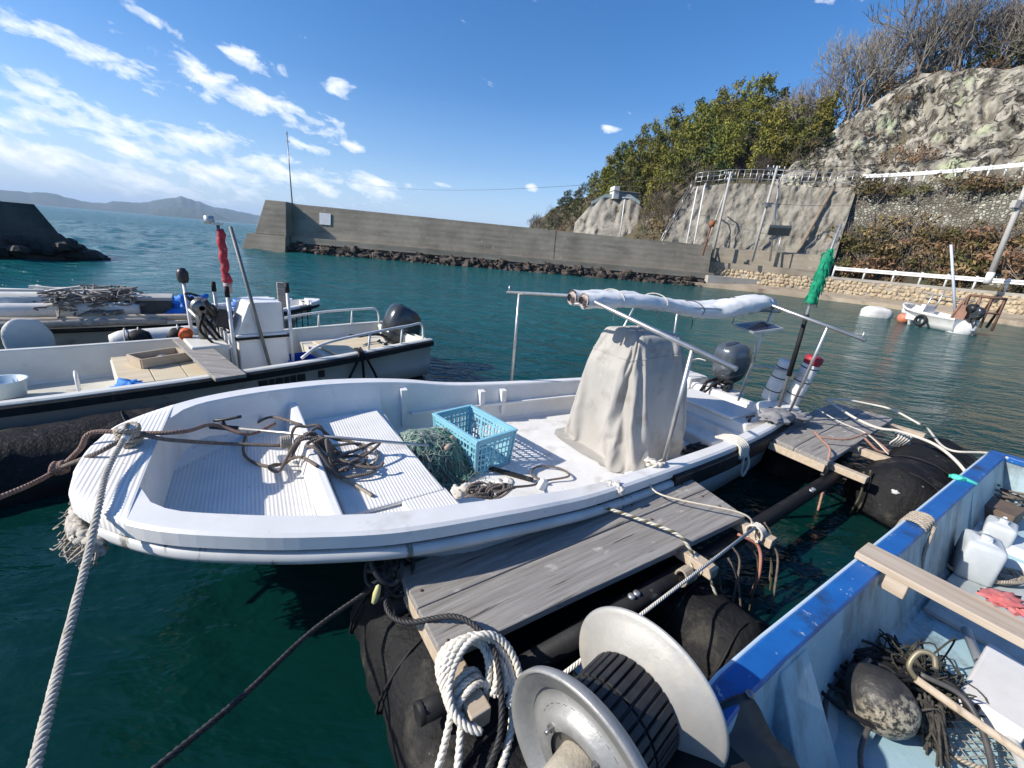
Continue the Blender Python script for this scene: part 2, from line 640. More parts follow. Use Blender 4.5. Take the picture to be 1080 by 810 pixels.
def drape_cover():
    """settle a loose bag over a hidden console shape with the cloth solver; returns its points, ring by ring"""
    helpers = []

    def solid(name, mb):
        o = mb.build(name, bpy.data.materials.new('tmp'), None, origin=(0, 0, 0))
        o.modifiers.new('c', 'COLLISION')
        o.collision.thickness_outer = .012
        o.collision.cloth_friction = 25
        helpers.append(o)

    solid('console_core', MB().box((0, 0, .42), (.72, .66, .84), taper=.92))
    solid('console_top', MB().box((0, 0, .96), (.58, .52, .40), taper=.86))
    b = MB(); b.blob((0, 0, 1.10), (.27, .24, .09), 0, 0.0); solid('console_dome', b)
    solid('wheel', MB().box((-.30, 0, .82), (.20, .40, .10)))
    solid('seat_side', MB().box((.33, .05, .30), (.28, .40, .60)))
    rd = random.Random(3)
    zs_ = [0, .25, .5, .75, 1.0, 1.12, 1.18, 1.21]
    hx_ = [.58, .56, .525, .475, .405, .36, .31, .26]
    hy_ = [.54, .52, .48, .435, .37, .33, .28, .23]

    def ring(z, hx, hy):
        out = []
        for j in range(NC):
            a = 2 * PI * j / NC
            c, s = math.cos(a), math.sin(a)
            x = hx * abs(c) ** .5 * (1 if c > 0 else -1)
            y = hy * abs(s) ** .5 * (1 if s > 0 else -1)
            k = 1 + (.045 * math.sin(a * 9 + 1) + .035 * math.sin(a * 14 + .5) + .03 * math.sin(a * 5 + 2)) * (.25 + .75 * max(0, 1 - z / 1.15))
            out.append(Vector((x * k + .003 * rd.uniform(-1, 1), y * k + .003 * rd.uniform(-1, 1), z)))
        return out
    rings = []
    for i in range(35):
        z = .01 + 1.20 * i / 34
        rings.append(ring(z, lerp1(z, zs_, hx_), lerp1(z, zs_, hy_)))
    for k in (.85, .6, .3):
        rings.append(ring(1.215, .26 * k, .23 * k))
    mb = MB()
    mb.loft(rings)
    o = len(mb.v)
    mb.v.append(Vector((0, 0, 1.215)))
    for j in range(NC):
        mb.f.append([(len(rings) - 1) * NC + j, (len(rings) - 1) * NC + (j + 1) % NC, o]); mb.sm.append(True); mb.uv.append(None)
    faces = [list(f) for f in mb.f]
    bag = mb.build('bag', bpy.data.materials.new('tmp'), None, origin=(0, 0, 0))
    vg = bag.vertex_groups.new(name='pin')
    vg.add([j for j in range(NC) if (j % 9) < 3], 1.0, 'ADD')
    m = bag.modifiers.new('cloth', 'CLOTH')
    cs = m.settings
    cs.quality = 6; cs.mass = .35
    cs.tension_stiffness = 25; cs.compression_stiffness = 25; cs.shear_stiffness = 8; cs.bending_stiffness = .35
    cs.tension_damping = 10; cs.compression_damping = 10; cs.shear_damping = 10; cs.air_damping = 3
    cs.vertex_group_mass = 'pin'
    cs.shrink_min = -.10; cs.shrink_max = -.10
    m.collision_settings.distance_min = .01
    m.collision_settings.use_self_collision = True
    m.collision_settings.self_distance_min = .008
    m.point_cache.frame_end = 70
    for f in range(1, 71):
        S.frame_set(f)
    ev = bag.evaluated_get(bpy.context.evaluated_depsgraph_get())
    me = ev.to_mesh()
    pts = [v.co.copy() for v in me.vertices]
    ev.to_mesh_clear()
    for p in pts:
        if p.z > 1.165: p.z = 1.165 + .04 * math.tanh((p.z - 1.165) / .05)
        p.z = max(p.z, .004)
    for h in helpers + [bag]:
        d = h.data
        bpy.data.objects.remove(h, do_unlink=True)
        bpy.data.meshes.remove(d)
    S.frame_set(1)
    return pts, faces


DRAPE_PTS, DRAPE_FACES = drape_cover()
# ================================================================== SETTING
# ---- water
def water_mat():
    m = bpy.data.materials.new('sea_water')
    m.use_nodes = True
    t = m.node_tree
    q = NG(t)
    bs = t.nodes['Principled BSDF']
    o = q.node('ShaderNodeTexCoord').outputs['Object']
    sp = q.node('ShaderNodeSeparateXYZ')
    q.put(sp.inputs[0], o)
    # open water is choppier than the sheltered berth
    rng = q.node('ShaderNodeVectorMath', operation='LENGTH')
    q.put(rng.inputs[0], o)
    amp = q.ramp(q.math('DIVIDE', rng.outputs[1], 60.0), [(0.0, 0.12), (0.06, 0.28), (0.2, 1.0), (0.7, 1.5), (1.0, 1.8)])
    v1 = q.map(o, (0.55, 1.25, 1), (0, 0, R(-8)))
    v2 = q.map(o, (0.7, 1.2, 1), (0, 0, R(24)))
    h = q.math('MULTIPLY', q.noise(v1, 0.42, 3, 0.5, 0.4), 0.34)
    h = q.math('ADD', h, q.math('MULTIPLY', q.noise(v2, 1.6, 4, 0.6, 0.6), 0.21))
    h = q.math('ADD', h, q.math('MULTIPLY', q.noise(v1, 5.5, 4, 0.6, 0.3), 0.055))
    h = q.math('MULTIPLY', h, amp)
    h = q.math('ADD', h, q.math('MULTIPLY', q.noise(v2, 1.3, 4, 0.5, 0.8), 0.055))
    b = q.node('ShaderNodeBump')
    b.inputs['Strength'].default_value = 1.0
    b.inputs['Distance'].default_value = 1.0
    q.put(b.inputs['Height'], h)
    t.links.new(b.outputs[0], bs.inputs['Normal'])
    tone = q.noise(o, 0.06, 3)
    deep = q.ramp(tone, [(0.3, (0.001, 0.018, 0.0155)), (0.7, (0.0018, 0.026, 0.0225))])  # dark near water, partly shadow and reflection put into the colour
    sea = q.ramp(tone, [(0.3, (0.003, 0.085, 0.090)), (0.7, (0.006, 0.102, 0.104))])
    far = q.ramp(q.math('DIVIDE', sp.outputs[1], 40.0), [(0.08, 0.0), (0.32, 1.0)])
    wst = q.ramp(q.math('DIVIDE', sp.outputs[0], 40.0), [(0.05, 1.0), (0.5, 0.55)])
    q.put(bs.inputs['Base Color'], q.mix(q.math('MULTIPLY', far, wst), deep, sea))
    q.put(bs.inputs['Roughness'], q.ramp(q.math('DIVIDE', rng.outputs[1], 120.0), [(0.0, 0.05), (0.08, 0.10), (0.3, 0.15), (1.0, 0.25)]))
    bs.inputs['IOR'].default_value = 1.27
    return m


import numpy as np
angs = np.radians(np.concatenate([np.arange(-180, -62, 4.0), np.arange(-62, 62, 0.22), np.arange(62, 180, 4.0)]))
rads = np.concatenate([[0.0], 1.2 * 1.0165 ** np.arange(0, 546)])
AA, RR = np.meshgrid(angs, rads)
WX, WY = np.sin(AA) * RR, np.cos(AA) * RR
dsea = -(0.99 * (WX + 18) + 0.14 * (WY - 17))
sea_k = np.clip((dsea + 12) / 20, 0, 1); sea_k = sea_k * sea_k * (3 - 2 * sea_k)
rw = np.random.RandomState(4)
WZ = np.zeros_like(WX)
for i in range(30):
    lam = 0.9 * 1.10 ** i if i < 26 else 14.0 + i
    th = rw.normal(0.55, 0.55)
    k_ = 2 * np.pi / lam
    ph = (WX * math.cos(th) + WY * math.sin(th)) * k_ + rw.uniform(0, 6.28)
    WZ += (np.abs(np.sin(ph * .5)) * -2 + 1.27) * min(lam, 3.0) * 0.0105 * rw.uniform(.6, 1.3)
fade = np.clip((RR - 6) / 20, 0, 1)
WZ *= fade * (0.12 + 0.72 * sea_k) * np.clip(1.0 + RR / 1500.0, 1, 3)
WZ[RR < 1] = 0
nA, nR_ = len(angs), len(rads)
wv = np.stack([WX, WY, WZ], -1).reshape(-1, 3)
ii = np.arange(nR_ - 1)[:, None] * nA
jj = np.arange(nA)[None, :]; j2 = (jj + 1) % nA
quads = np.stack([ii + jj, ii + nA + jj, ii + nA + j2, ii + j2], -1).reshape(-1, 4)
wm = bpy.data.meshes.new('water')
wm.vertices.add(len(wv)); wm.vertices.foreach_set('co', wv.astype(np.float32).ravel())
wm.loops.add(quads.size); wm.loops.foreach_set('vertex_index', quads.astype(np.int32).ravel())
wm.polygons.add(len(quads)); wm.polygons.foreach_set('loop_start', np.arange(0, quads.size, 4, dtype=np.int32))
wm.polygons.foreach_set('use_smooth', np.ones(len(quads), dtype=bool))
wm.update(calc_edges=True)
wm.materials.append(water_mat())
wob = bpy.data.objects.new('water', wm); COL.objects.link(wob)
tag(wob, kind='structure')

# ---- distant islands across the bay
hill_m = M('distant_wooded_hill', (0.035, 0.055, 0.03), (0.07, 0.085, 0.05), 0.004, 0.9, bump=0.6, bscale=0.02, bdist=30)


def ridge(name, pts, dist, depth):
    """pts: azimuth, elevation of the skyline; built as a real ridge with two slopes"""
    mb = MB()
    prof = spline([Vector((a, e, 0)) for a, e in pts], 10)
    rings = []
    for p in prof:
        h = math.tan(R(max(0, p.y))) * dist + 2 * (p.y > 0)
        h = max(0.5, h * (1 + 0.10 * noise.noise(Vector((p.x * 1.9, dist * .01, 0)))))
        ring = []
        for k in range(-6, 7):
            f = 1 - abs(k / 6) ** 1.3
            rr = dist + k / 6 * depth
            z = h * f * (1 + 0.12 * noise.noise(Vector((p.x * 2.3, k * .7, 3))) * (1 - f)) - 3 * (abs(k) == 6)
            ring.append(AE(p.x, rr, z))
        rings.append(ring)
    mb.loft(rings, closed=False, smooth=True)
    return tag(mb.build(name, hill_m), kind='structure')


ridge('hill', [(-75, .8), (-64, 1.6), (-57, 1.0), (-50, .9), (-47.5, 1.05), (-46, .75), (-44.5, .62), (-43, .95), (-41.6, 1.0), (-40.4, 1.35), (-39.1, 1.75), (-37.9, 1.98), (-36.8, 1.72), (-35.5, 1.35), (-34, 1.25), (-32, 1.0), (-29, .7), (-25, .3), (-22, 0)], 5200, 700)
ridge('hill', [(-41.2, 0), (-40.3, .55), (-39.4, .85), (-38, .98), (-36.6, .9), (-35.4, .72), (-34.4, .3), (-33.8, 0)], 3900, 350)

# ---- concrete
conc = M('aged_concrete', (0.22, 0.19, 0.145), (0.32, 0.28, 0.215), 0.5, 0.9, bump=0.7, bscale=9, bdist=0.02, spots=((0.13, 0.115, 0.09), 0.55, 0.54, 0.22, (0.5, 0.5, 2.2)), spots2=((0.40, 0.37, 0.31), 2.5, 0.60, 0.12), ribs=('Z', .45, .006))
conc_lt = M('pale_concrete', (0.30, 0.28, 0.245), (0.39, 0.37, 0.33), 0.6, 0.9, bump=0.4, bscale=8, bdist=0.02, spots=((0.16, 0.145, 0.12), 0.9, 0.58, 0.2, (1, 1, 2)))
conc_wet_shade = M('weedy_wet_and_shade_concrete', (0.045, 0.042, 0.034), (0.09, 0.082, 0.066), 1.6, 0.75, bump=0.7, bscale=7, bdist=0.04)  # wet for the tide band; also stands in for shade on the left parapet
rock_dark = M('dark_armour_stone', (0.05, 0.04, 0.029), (0.15, 0.125, 0.095), 1.2, 0.85, bump=0.9, bscale=5, bdist=0.06, spots=((0.02, 0.019, 0.016), 0.8, 0.55, 0.15), rnd=0.3)
stone_tan = M('tan_masonry_stone', (0.35, 0.27, 0.17), (0.50, 0.41, 0.28), 0.9, 0.9, bump=0.7, bscale=6, bdist=0.04, spots=((0.16, 0.14, 0.11), 0.7, 0.56, 0.16))

# ---- breakwater: big trapezoid parapet on a ledge, stone footing on the harbour side
BW0, BW1 = Vector((-20.35, 37.95, 0)), Vector((17.3, 40.9, 0))
bd = (BW1 - BW0); BL = bd.length; bd.normalize()
bn = Vector((bd.y, -bd.x, 0))            # towards the harbour
bw = empty('breakwater', BW0)
tag(bw, 'long grey concrete breakwater wall with a sloped end, a ledge and a dark stone footing', 'breakwater')


def bp(s, d, z):
    return bd * s + bn * d + Vector((0, 0, z))


mb = MB()
sec = lambda s, top, thick: [bp(s, 0.0 + thick, 1.25), bp(s, -0.42 + thick, top), bp(s, -3.0, top), bp(s, -3.6, 1.25)]
sc_ = []
for i in range(31):
    s = i / 30 * (BL + 0.3)
    sc_.append(sec(s, 3.95 - .25 * min(1, s / 30) + 0.02 * noise.noise(Vector((s, 0, 0))), 0))
mb.loft(sc_, caps=(True, True), smooth=False)
mb.build('parapet', conc, bw)
# thick head block at the seaward end
mb = MB()
mb.loft([[bp(s, e * 1.0, 1.25) if j == 0 else bp(s, e * .8, 3.98) if j == 1 else bp(s, -4.2, 3.98) if j == 2 else bp(s, -4.6, 1.25) for j in range(4)] for s, e in ((-.001, 1.15), (0.0, 1.15))], smooth=False)
hb = MB()
A = [bp(0.0, 1.2, 1.25), bp(0.0, .75, 4.0), bp(0.0, -4.0, 4.0), bp(0.0, -4.6, 1.25)]
B = [bp(-2.6, 1.2, 1.25), bp(-1.7, .75, 4.0), bp(-1.7, -4.0, 4.0), bp(-2.6, -4.6, 1.25)]
hb.loft([B, A], caps=(True, True), smooth=False)
hb.build('head_block', conc, bw, bev=0.04)
mb = MB()
mb.loft([[bp(s, .57, .75), bp(s, .55, 1.26), bp(s, -4.2, 1.26), bp(s, -4.4, .75)] for s in (0.05, BL * .33, BL * .66, BL + .6)], caps=(True, True), smooth=False)
mb.build('ledge', conc, bw)
mb = MB()
mb.loft([[bp(s, .53, -1.0), bp(s, .50, .748), bp(s, -4.2, .748), bp(s, -4.4, -1.0)] for s in (0.05, BL + .6)], caps=(True, True), smooth=False)
mb.build('tide_band', conc_wet_shade, bw)
mb = MB()
mb.loft([[bp(-3.9, 1.9, -1.0), bp(-3.1, 1.35, 1.24), bp(-3.1, -4.8, 1.24), bp(-3.9, -5.4, -1.0)], [bp(-.02, 1.9, -1.0), bp(-.02, 1.35, 1.24), bp(-.02, -4.8, 1.24), bp(-.02, -5.4, -1.0)]], caps=(True, True), smooth=False)
mb.build('head_base', conc, bw)
mb = MB()
random.seed(3)
mb.loft([[bp(q, 1.1, -1), bp(q, .75, .15), bp(q, .30, .66), bp(q, .2, -1)] for q in (.05, BL + .4)], caps=(True, True), smooth=False)
s = 0.2
while s < BL + .3:
    for row in range(3):
        rr = random.choice((.22, .28, .36, .46)) * random.uniform(.85, 1.15)
        mb.blob(bp(s + random.uniform(-.35, .35), .42 + (2 - row) * .30 + random.uniform(-.1, .12), -.08 + row * .33 + random.uniform(-.1, .08)), (rr * 1.25, rr * .7, rr * .62), int(s * 31 + row * 7), 0.7, 1.5, 8, 6, smooth=False, squash=.7, rot=(random.uniform(-.3, .3), random.uniform(-.4, .4), random.uniform(0, 3)))
    s += .5
tag(mb.build('stone_footing', rock_dark, bw), kind='stuff')
# dark filler in the expansion joint
mb = MB()
for s in (23.2,):
    mb.bar(bp(s, .004, 1.27), bp(s, -.41, 3.75), .03, .02, up=tuple(bn))
mb.build('joint_filler', conc_wet_shade, bw)
# sign on the parapet
sg = MB()
sp0 = BW0 + bp(3.0, -.12, 0)
def face(s, z):
    return BW0 + bp(s, 0.03 - .42 * (z - 1.25) / 2.7, z)
sgo = empty('notice_board', face(2.75, 2.55))
tag(sgo, 'small square white notice board fixed to the face of the breakwater', 'notice board')
nrm = (bn * 2.7 + Vector((0, 0, .42))).normalized()
upv = (Vector((0, 0, 2.7)) - bn * .42).normalized()
def sq(mb, s0, s1, z0, z1, lift, th):
    o = face(2.75, 2.55)
    c = [face(s0, z0), face(s1, z0), face(s1, z1), face(s0, z1)]
    vs = [p - o + nrm * lift for p in c] + [p - o + nrm * (lift + th) for p in c]
    mb.add(vs, [(0, 1, 2, 3)[::-1], (4, 5, 6, 7), (0, 1, 5, 4), (1, 2, 6, 5), (2, 3, 7, 6), (3, 0, 4, 7)])
mb = MB(); sq(mb, 2.3, 3.25, 2.45, 3.4, 0.0, .04)
mb.build('panel', M('white_sign', (0.72, 0.72, 0.70), (0.62, 0.62, 0.6), 3, 0.5), sgo)
mb = MB()
for k in range(4):
    sq(mb, 2.42, 3.1 - .12 * (k % 2), 3.18 - k * .18, 3.21 - k * .18, 0.041, .004)
mb.build('faded_lines', M('faded_print', (0.55, 0.55, 0.55), (0.6, 0.6, 0.6), 5), sgo)
# slim pole on the head of the breakwater
pb = BW0 + bp(-.05, -.5, 3.98)
po = empty('mast_pole', pb)
tag(po, 'thin dark mast pole standing on the seaward end of the concrete breakwater', 'pole')
mb = MB(); mb.tube([(0, 0, 0), (0, 0, 5.3)], [.055, .035], 8); mb.build('shaft', steel, po)
mb = MB(); mb.tube([(-.18, 0, 4.75), (.2, 0, 4.75)], .02, 6); mb.tube([(0, 0, 5.28), (0, 0, 5.5)], .05, 8); mb.build('lamp_head', steel, po)

# ---- left breakwater end in deep shade, with that shade put into its dark colours
lb = empty('breakwater', (-17.5, 14.5, 0))
tag(lb, 'dark shaded end of a second breakwater with boulders at its foot, at the left edge', 'breakwater')
def lw(px, py, r): return EL(px, py, r) - Vector((-17.5, 14.5, 0))
LA = AE(-45.4, 26.0) - Vector((-17.5, 14.5, 0))
ldir = Vector((-.60, -.80, 0)); ldn = Vector((-.80, .60, 0))
def lp(s, d, z): return LA + ldir * s + ldn * d + Vector((0, 0, z))
mb = MB()
mb.loft([[lp(s0, .1, .95), lp(s1, .5, 2.0), lp(s1, 3.2, 2.0), lp(s0, 3.6, .95)] for s0, s1 in ((.95, 1.4), (14, 14))], caps=(True, True), smooth=False)
mb.loft([[lp(s1, .52, 2.005), lp(s1 + .5, .7, 2.75), lp(s1 + .5, 2.9, 2.75), lp(s1, 3.2, 2.005)] for s1 in (2.25, 14)], caps=(True, True), smooth=False)
mb.build('parapet', conc_wet_shade, lb)  # dark concrete here paints the shade on the parapet, not damp
mb = MB()
mb.loft([[lp(s0 - 1.5, -.9, -1), lp(s0, -.2, .945), lp(s0, 4.0, .945), lp(s0 - 1.5, 4.6, -1)] for s0 in (.92, 14)], caps=(True, True), smooth=False)
mb.build('base', conc_wet_shade, lb)
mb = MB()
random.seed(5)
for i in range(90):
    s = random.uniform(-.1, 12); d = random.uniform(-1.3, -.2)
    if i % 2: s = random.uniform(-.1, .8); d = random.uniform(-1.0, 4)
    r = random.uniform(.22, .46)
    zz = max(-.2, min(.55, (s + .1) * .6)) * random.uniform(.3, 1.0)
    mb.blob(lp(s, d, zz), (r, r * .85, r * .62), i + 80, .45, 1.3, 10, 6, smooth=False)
tag(mb.build('boulders', M('shade_black_boulder', (.014, .013, .011), (.03, .027, .023), 1.2, .7, bump=.9, bscale=5, bdist=.06), lb), kind='stuff')  # near-black colour carries the shade on this side of the stones

# ---- hillside terrain: one sheet behind the harbour, profile by bearing
PROF = [
    (-6, [(118, -2), (126, -2), (140, -2), (165, -2)]),
    (-1.5, [(112, -2), (118, 1.5), (128, 3), (165, -1)]),
    (1, [(96, -2), (100, 4.0), (112, 8.5), (160, 5)]),
    (4, [(84, -1), (90, 5.5), (104, 12.0), (160, 12)]),
    (8, [(72, -1), (79, 8.0), (94, 14.0), (160, 16)]),
    (11, [(66, 0), (75, 5.5), (92, 17.0), (160, 20)]),
    (14, [(60, 1.0), (75, 6.5), (92, 20.0), (160, 25)]),
    (17, [(52, 1.6), (62, 7.5), (90, 21.5), (160, 28)]),
    (20, [(50, 1.8), (58, 8.8), (88, 23.5), (160, 30)]),
    (25, [(50, 1.8), (57, 9.2), (84, 23.5), (160, 32)]),
    (29, [(50, 1.8), (57, 9.3), (74, 17.0), (160, 33)]),
    (33, [(50, 1.8), (57, 9.4), (71, 19.5), (160, 33)]),
    (37, [(50, 1.8), (57, 9.6), (70, 21.5), (160, 34)]),
    (46, [(47, 1.8), (55, 9.6), (67, 20.6), (160, 34)]),
    (58, [(42, 1.8), (50, 9.6), (62, 20.0), (150, 34)]),
    (80, [(38, 1.8), (46, 9.6), (58, 19.0), (140, 34)]),
]


def prof(az):
    xs = [p[0] for p in PROF]
    if az <= xs[0]: return PROF[0][1]
    if az >= xs[-1]: return PROF[-1][1]
    for i in range(1, len(xs)):
        if az <= xs[i]:
            f = (az - xs[i - 1]) / (xs[i] - xs[i - 1])
            return [(a[0] + (b[0] - a[0]) * f, a[1] + (b[1] - a[1]) * f) for a, b in zip(PROF[i - 1][1], PROF[i][1])]


def ground(az, r):
    p = prof(az)
    xs = [q[0] for q in p]; ys = [q[1] for q in p]
    if r <= xs[0]: return ys[0]
    return lerp1(r, xs, ys) + 0.5 * noise.fractal(Vector((az * .5, r * .16, 0)), 1, 2, 3) * min(1, (r - xs[0]) / 8)


terr = M('hillside_scrub_soil', (0.06, 0.05, 0.032), (0.13, 0.105, 0.062), 0.35, 0.95, bump=1.0, bscale=2.5, bdist=0.3, spots=((0.05, 0.06, 0.025), 0.25, 0.5, 0.2), spots2=((0.17, 0.12, 0.065), 0.6, 0.6, 0.1))
mb = MB()
rings = []
a = -6.0
while a <= 80:
    p = prof(a)
    rs = [p[0][0] - 1.5] + [p[0][0] + (p[1][0] - p[0][0]) * i / 6 for i in range(7)] + [p[1][0] + (p[2][0] - p[1][0]) * i / 10 for i in range(1, 11)] + [p[2][0] + (p[3][0] - p[2][0]) * (i / 8) ** 1.5 for i in range(1, 9)]
    rings.append([AE(a, r, (ground(a, r) if i else -2.0)) for i, r in enumerate(rs)])
    a += 0.75
mb.loft(rings, closed=False, smooth=True)
tag(mb.build('hillside', terr), kind='structure')

# shore apron, stone facing, quay road
SH = [AE(21.0, 42.4), AE(25.5, 43.0), AE(31, 43.2), AE(36.5, 43.6), AE(42, 42.5), AE(47, 41.0), AE(52, 38.6), AE(60, 34.5), AE(72, 30)]
SHs = spline(SH, 6)


def off(path, d):
    out = []
    for i, p in enumerate(path):
        t = (path[min(i + 1, len(path) - 1)] - path[max(i - 1, 0)]).normalized()
        out.append(p + Vector((-t.y, t.x, 0)) * d)
    return out


def strip(path, ds, zs, smooth=False):
    """sheet running along a path through (offset inland, height) pairs"""
    mb = MB()
    offs = [off(path, d) for d in ds]
    mb.loft([[Vector((offs[k][i].x, offs[k][i].y, zs[k])) for k in range(len(ds))] for i in range(len(path))], closed=False, smooth=smooth)
    return mb


tag(strip(SHs, [0, 0.25, 2.5, 2.6], [-1.0, .30, .62, .4]).build('shore_apron', M('sandy_concrete_apron', (0.27, 0.215, 0.15), (0.37, 0.31, 0.23), 0.8, 0.9, bump=0.5, bscale=6, bdist=0.03, spots=((0.12, 0.10, 0.075), 0.5, 0.55, 0.15))), kind='structure')
tag(strip(SHs, [3.55, 4.6, 9.5], [1.2, 1.55, 1.75]).build('quay_road', M('quay_asphalt', (0.16, 0.155, 0.145), (0.22, 0.21, 0.2), 0.6, 0.9, bump=0.3, bscale=14)), kind='structure')
qw = empty('quay_wall', SHs[10])
tag(qw, 'tan rubble stone sea wall with a thin concrete cap below the white guard rail', 'sea wall')
def shift(mb, o):
    mb.v = [p - o for p in mb.v]; return mb
def fr(i, d, z):
    p = off(SHs, d)[i]; return Vector((p.x, p.y, z))
shift(strip(SHs, [2.5, 3.2], [.30, 1.75]), qw.location).build('mortar_bed', conc, qw)
mb = MB()
random.seed(11)
o25, o32 = off(SHs, 2.46), off(SHs, 3.16)
for i in range(len(SHs) - 1):
    L = (o25[i + 1] - o25[i]).length
    for row in range(5):
        s = random.uniform(0, .3)
        while s < L:
            wd = random.uniform(.22, .5)
            f = (s + wd / 2) / L
            if random.random() < .92:
                k = (row + .5) / 5
                p = o25[i].lerp(o25[i + 1], f).lerp(o32[i].lerp(o32[i + 1], f), k)
                t = (o25[i + 1] - o25[i]).normalized()
                mb.blob(Vector((p.x, p.y, .48 + row * .27 + random.uniform(-.05, .05))) - qw.location, (wd * .54, .15, .165), i * 40 + row * 9 + int(s * 10), .45, 1.5, 7, 5, smooth=False, rot=(0, random.uniform(-.35, .35), math.atan2(t.y, t.x)))
            s += wd
tag(mb.build('facing_stones', stone_tan, qw), kind='stuff')
shift(strip(SHs[:17], [3.12, 3.05, 3.6, 3.7], [1.72, 2.30, 2.30, 1.2]), qw.location).build('parapet', conc, qw)
shift(strip(SHs[16:], [3.12, 3.08, 3.5, 3.6], [1.70, 1.92, 1.92, 1.2]), qw.location).build('cap', conc_lt, qw)

# junction block where the breakwater meets the shore
mb = MB()
j0 = Vector((17.2, 40.0, 0))
mb.loft([[bp(s, 1.3, -1), bp(s, 1.1, 1.05), bp(s, -4.4, 1.05), bp(s, -4.6, -1)] for s in (BL - .2, BL + 5)], caps=(True, True), smooth=False)
jb = mb
jb.v = [p + BW0 for p in jb.v]
tag(jb.build('landing', conc_lt), kind='structure')

# ---- sprayed-concrete slope
spray = M('sprayed_concrete', (0.17, 0.155, 0.125), (0.31, 0.285, 0.235), 0.6, 0.92, bump=1.0, bscale=2.6, bdist=0.22, spots=((0.115, 0.10, 0.08), 0.5, 0.55, 0.18, (1, 1, .35)), spots2=((0.42, 0.38, 0.31), 0.9, 0.62, 0.1, (1, 1, .4)))
rs_ = empty('retaining_slope', AE(26, 50, 1.5))
tag(rs_, 'tall slope of grey sprayed concrete behind the quay with a pipe rail along its top', 'retaining slope')


def sheet(a0, a1, n, m, fn, o, flip=False):
    mb = MB()
    mb.loft([[fn(a0 + (a1 - a0) * i / n, j / m) - o for j in range(m + 1)] for i in range(n + 1)], closed=False, smooth=True)
    return mb


def slope_pt(a, f):
    # left edge leans in: the bottom starts at az 16, the top at az 19.6
    az = a + (1 - f) * (-3.0) * max(0, 1 - (a - 19.6) / 9)
    zt = 9.9 + .35 * math.sin((a - 19) * .3) + (a - 19.6) * .035
    r = 48.0 + f ** .9 * 5.6
    z = 1.6 + (zt - 1.6) * f
    nz = noise.fractal(Vector((az * .9, z * .55, 1)), 1, 2, 4)
    r += .45 * nz + .16 * noise.fractal(Vector((az * 3.1, z * 1.6, 1)), 1, 2, 4)
    return AE(az, r, z)


sheet(19.6, 35.2, 120, 46, slope_pt, rs_.location).build('sprayed_face', spray, rs_)
# plinth wall at the foot
mb = MB()
pl = [AE(a, 47.4) for a in (20.5, 23, 26, 29, 32, 34.5)]
pl = spline(pl, 3)
for_p = off(pl, .7)
mb.loft([[Vector((p.x, p.y, 1.5)), Vector((p.x, p.y, 3.6)), Vector((q.x, q.y, 3.7)), Vector((q.x, q.y, 1.5))] for p, q in zip(pl, for_p)], caps=(True, True), smooth=False)
shift(mb, rs_.location).build('plinth', conc, rs_)

# pipe railing along the top
rl = empty('pipe_railing', AE(27, 53.8, 10))
tag(rl, 'slim grey pipe railing with many posts along the top of the concrete slope', 'railing')
tops = [slope_pt(19.7 + i * .62, 1.0) for i in range(26)]
low = [slope_pt(19.6, f) for f in (.1, .3, .5, .7, .9)]
post = MB(); railm = MB()
for p in tops:
    post.tube([p - rl.location + Vector((0, 0, -.1)), p - rl.location + Vector((0, 0, 1.35))], .035, 6)
for h in (.45, .9, 1.33):
    railm.tube([p - rl.location + Vector((0, 0, h)) for p in tops], .028, 6)
for p in low:
    post.tube([p - rl.location, p - rl.location + Vector((0, 0, 1.25))], .035, 6)
for h in (.6, 1.2):
    railm.tube([p - rl.location + Vector((0, 0, h)) for p in low], .028, 6)
tag(post.build('posts', galv, rl), kind='stuff'); railm.build('rails', galv, rl)

# drain pipe lying down the slope, and small weep pipes
dp = MB()
pts = [slope_pt(33.2 - f * 0 - (1 - f) * 2.0, f) for f in (.12, .3, .5, .7, .88, .98)]
dp.tube([p + Vector((-.1, -.28, .06)) for p in pts], .17, 8)
tag(dp.build('drain_pipe', M('rusty_drain', (0.17, 0.13, 0.09), (0.25, 0.2, 0.15), 2, 0.8)), 'brown drain pipe running diagonally down the concrete slope', 'drain pipe')

# ---- cliff
cliff_m = M('pale_cliff_rock', (0.17, 0.153, 0.118), (0.45, 0.42, 0.345), 0.8, 0.92, stretch=(1, 1, .5), bump=1.0, bscale=4.5, bdist=0.15, brough=.8, spots=((0.075, 0.065, 0.05), 0.9, 0.53, 0.08, (1, 1, .5)), spots2=((0.42, 0.45, 0.29), 0.30, 0.57, 0.10), lo=.4, hi=.6)


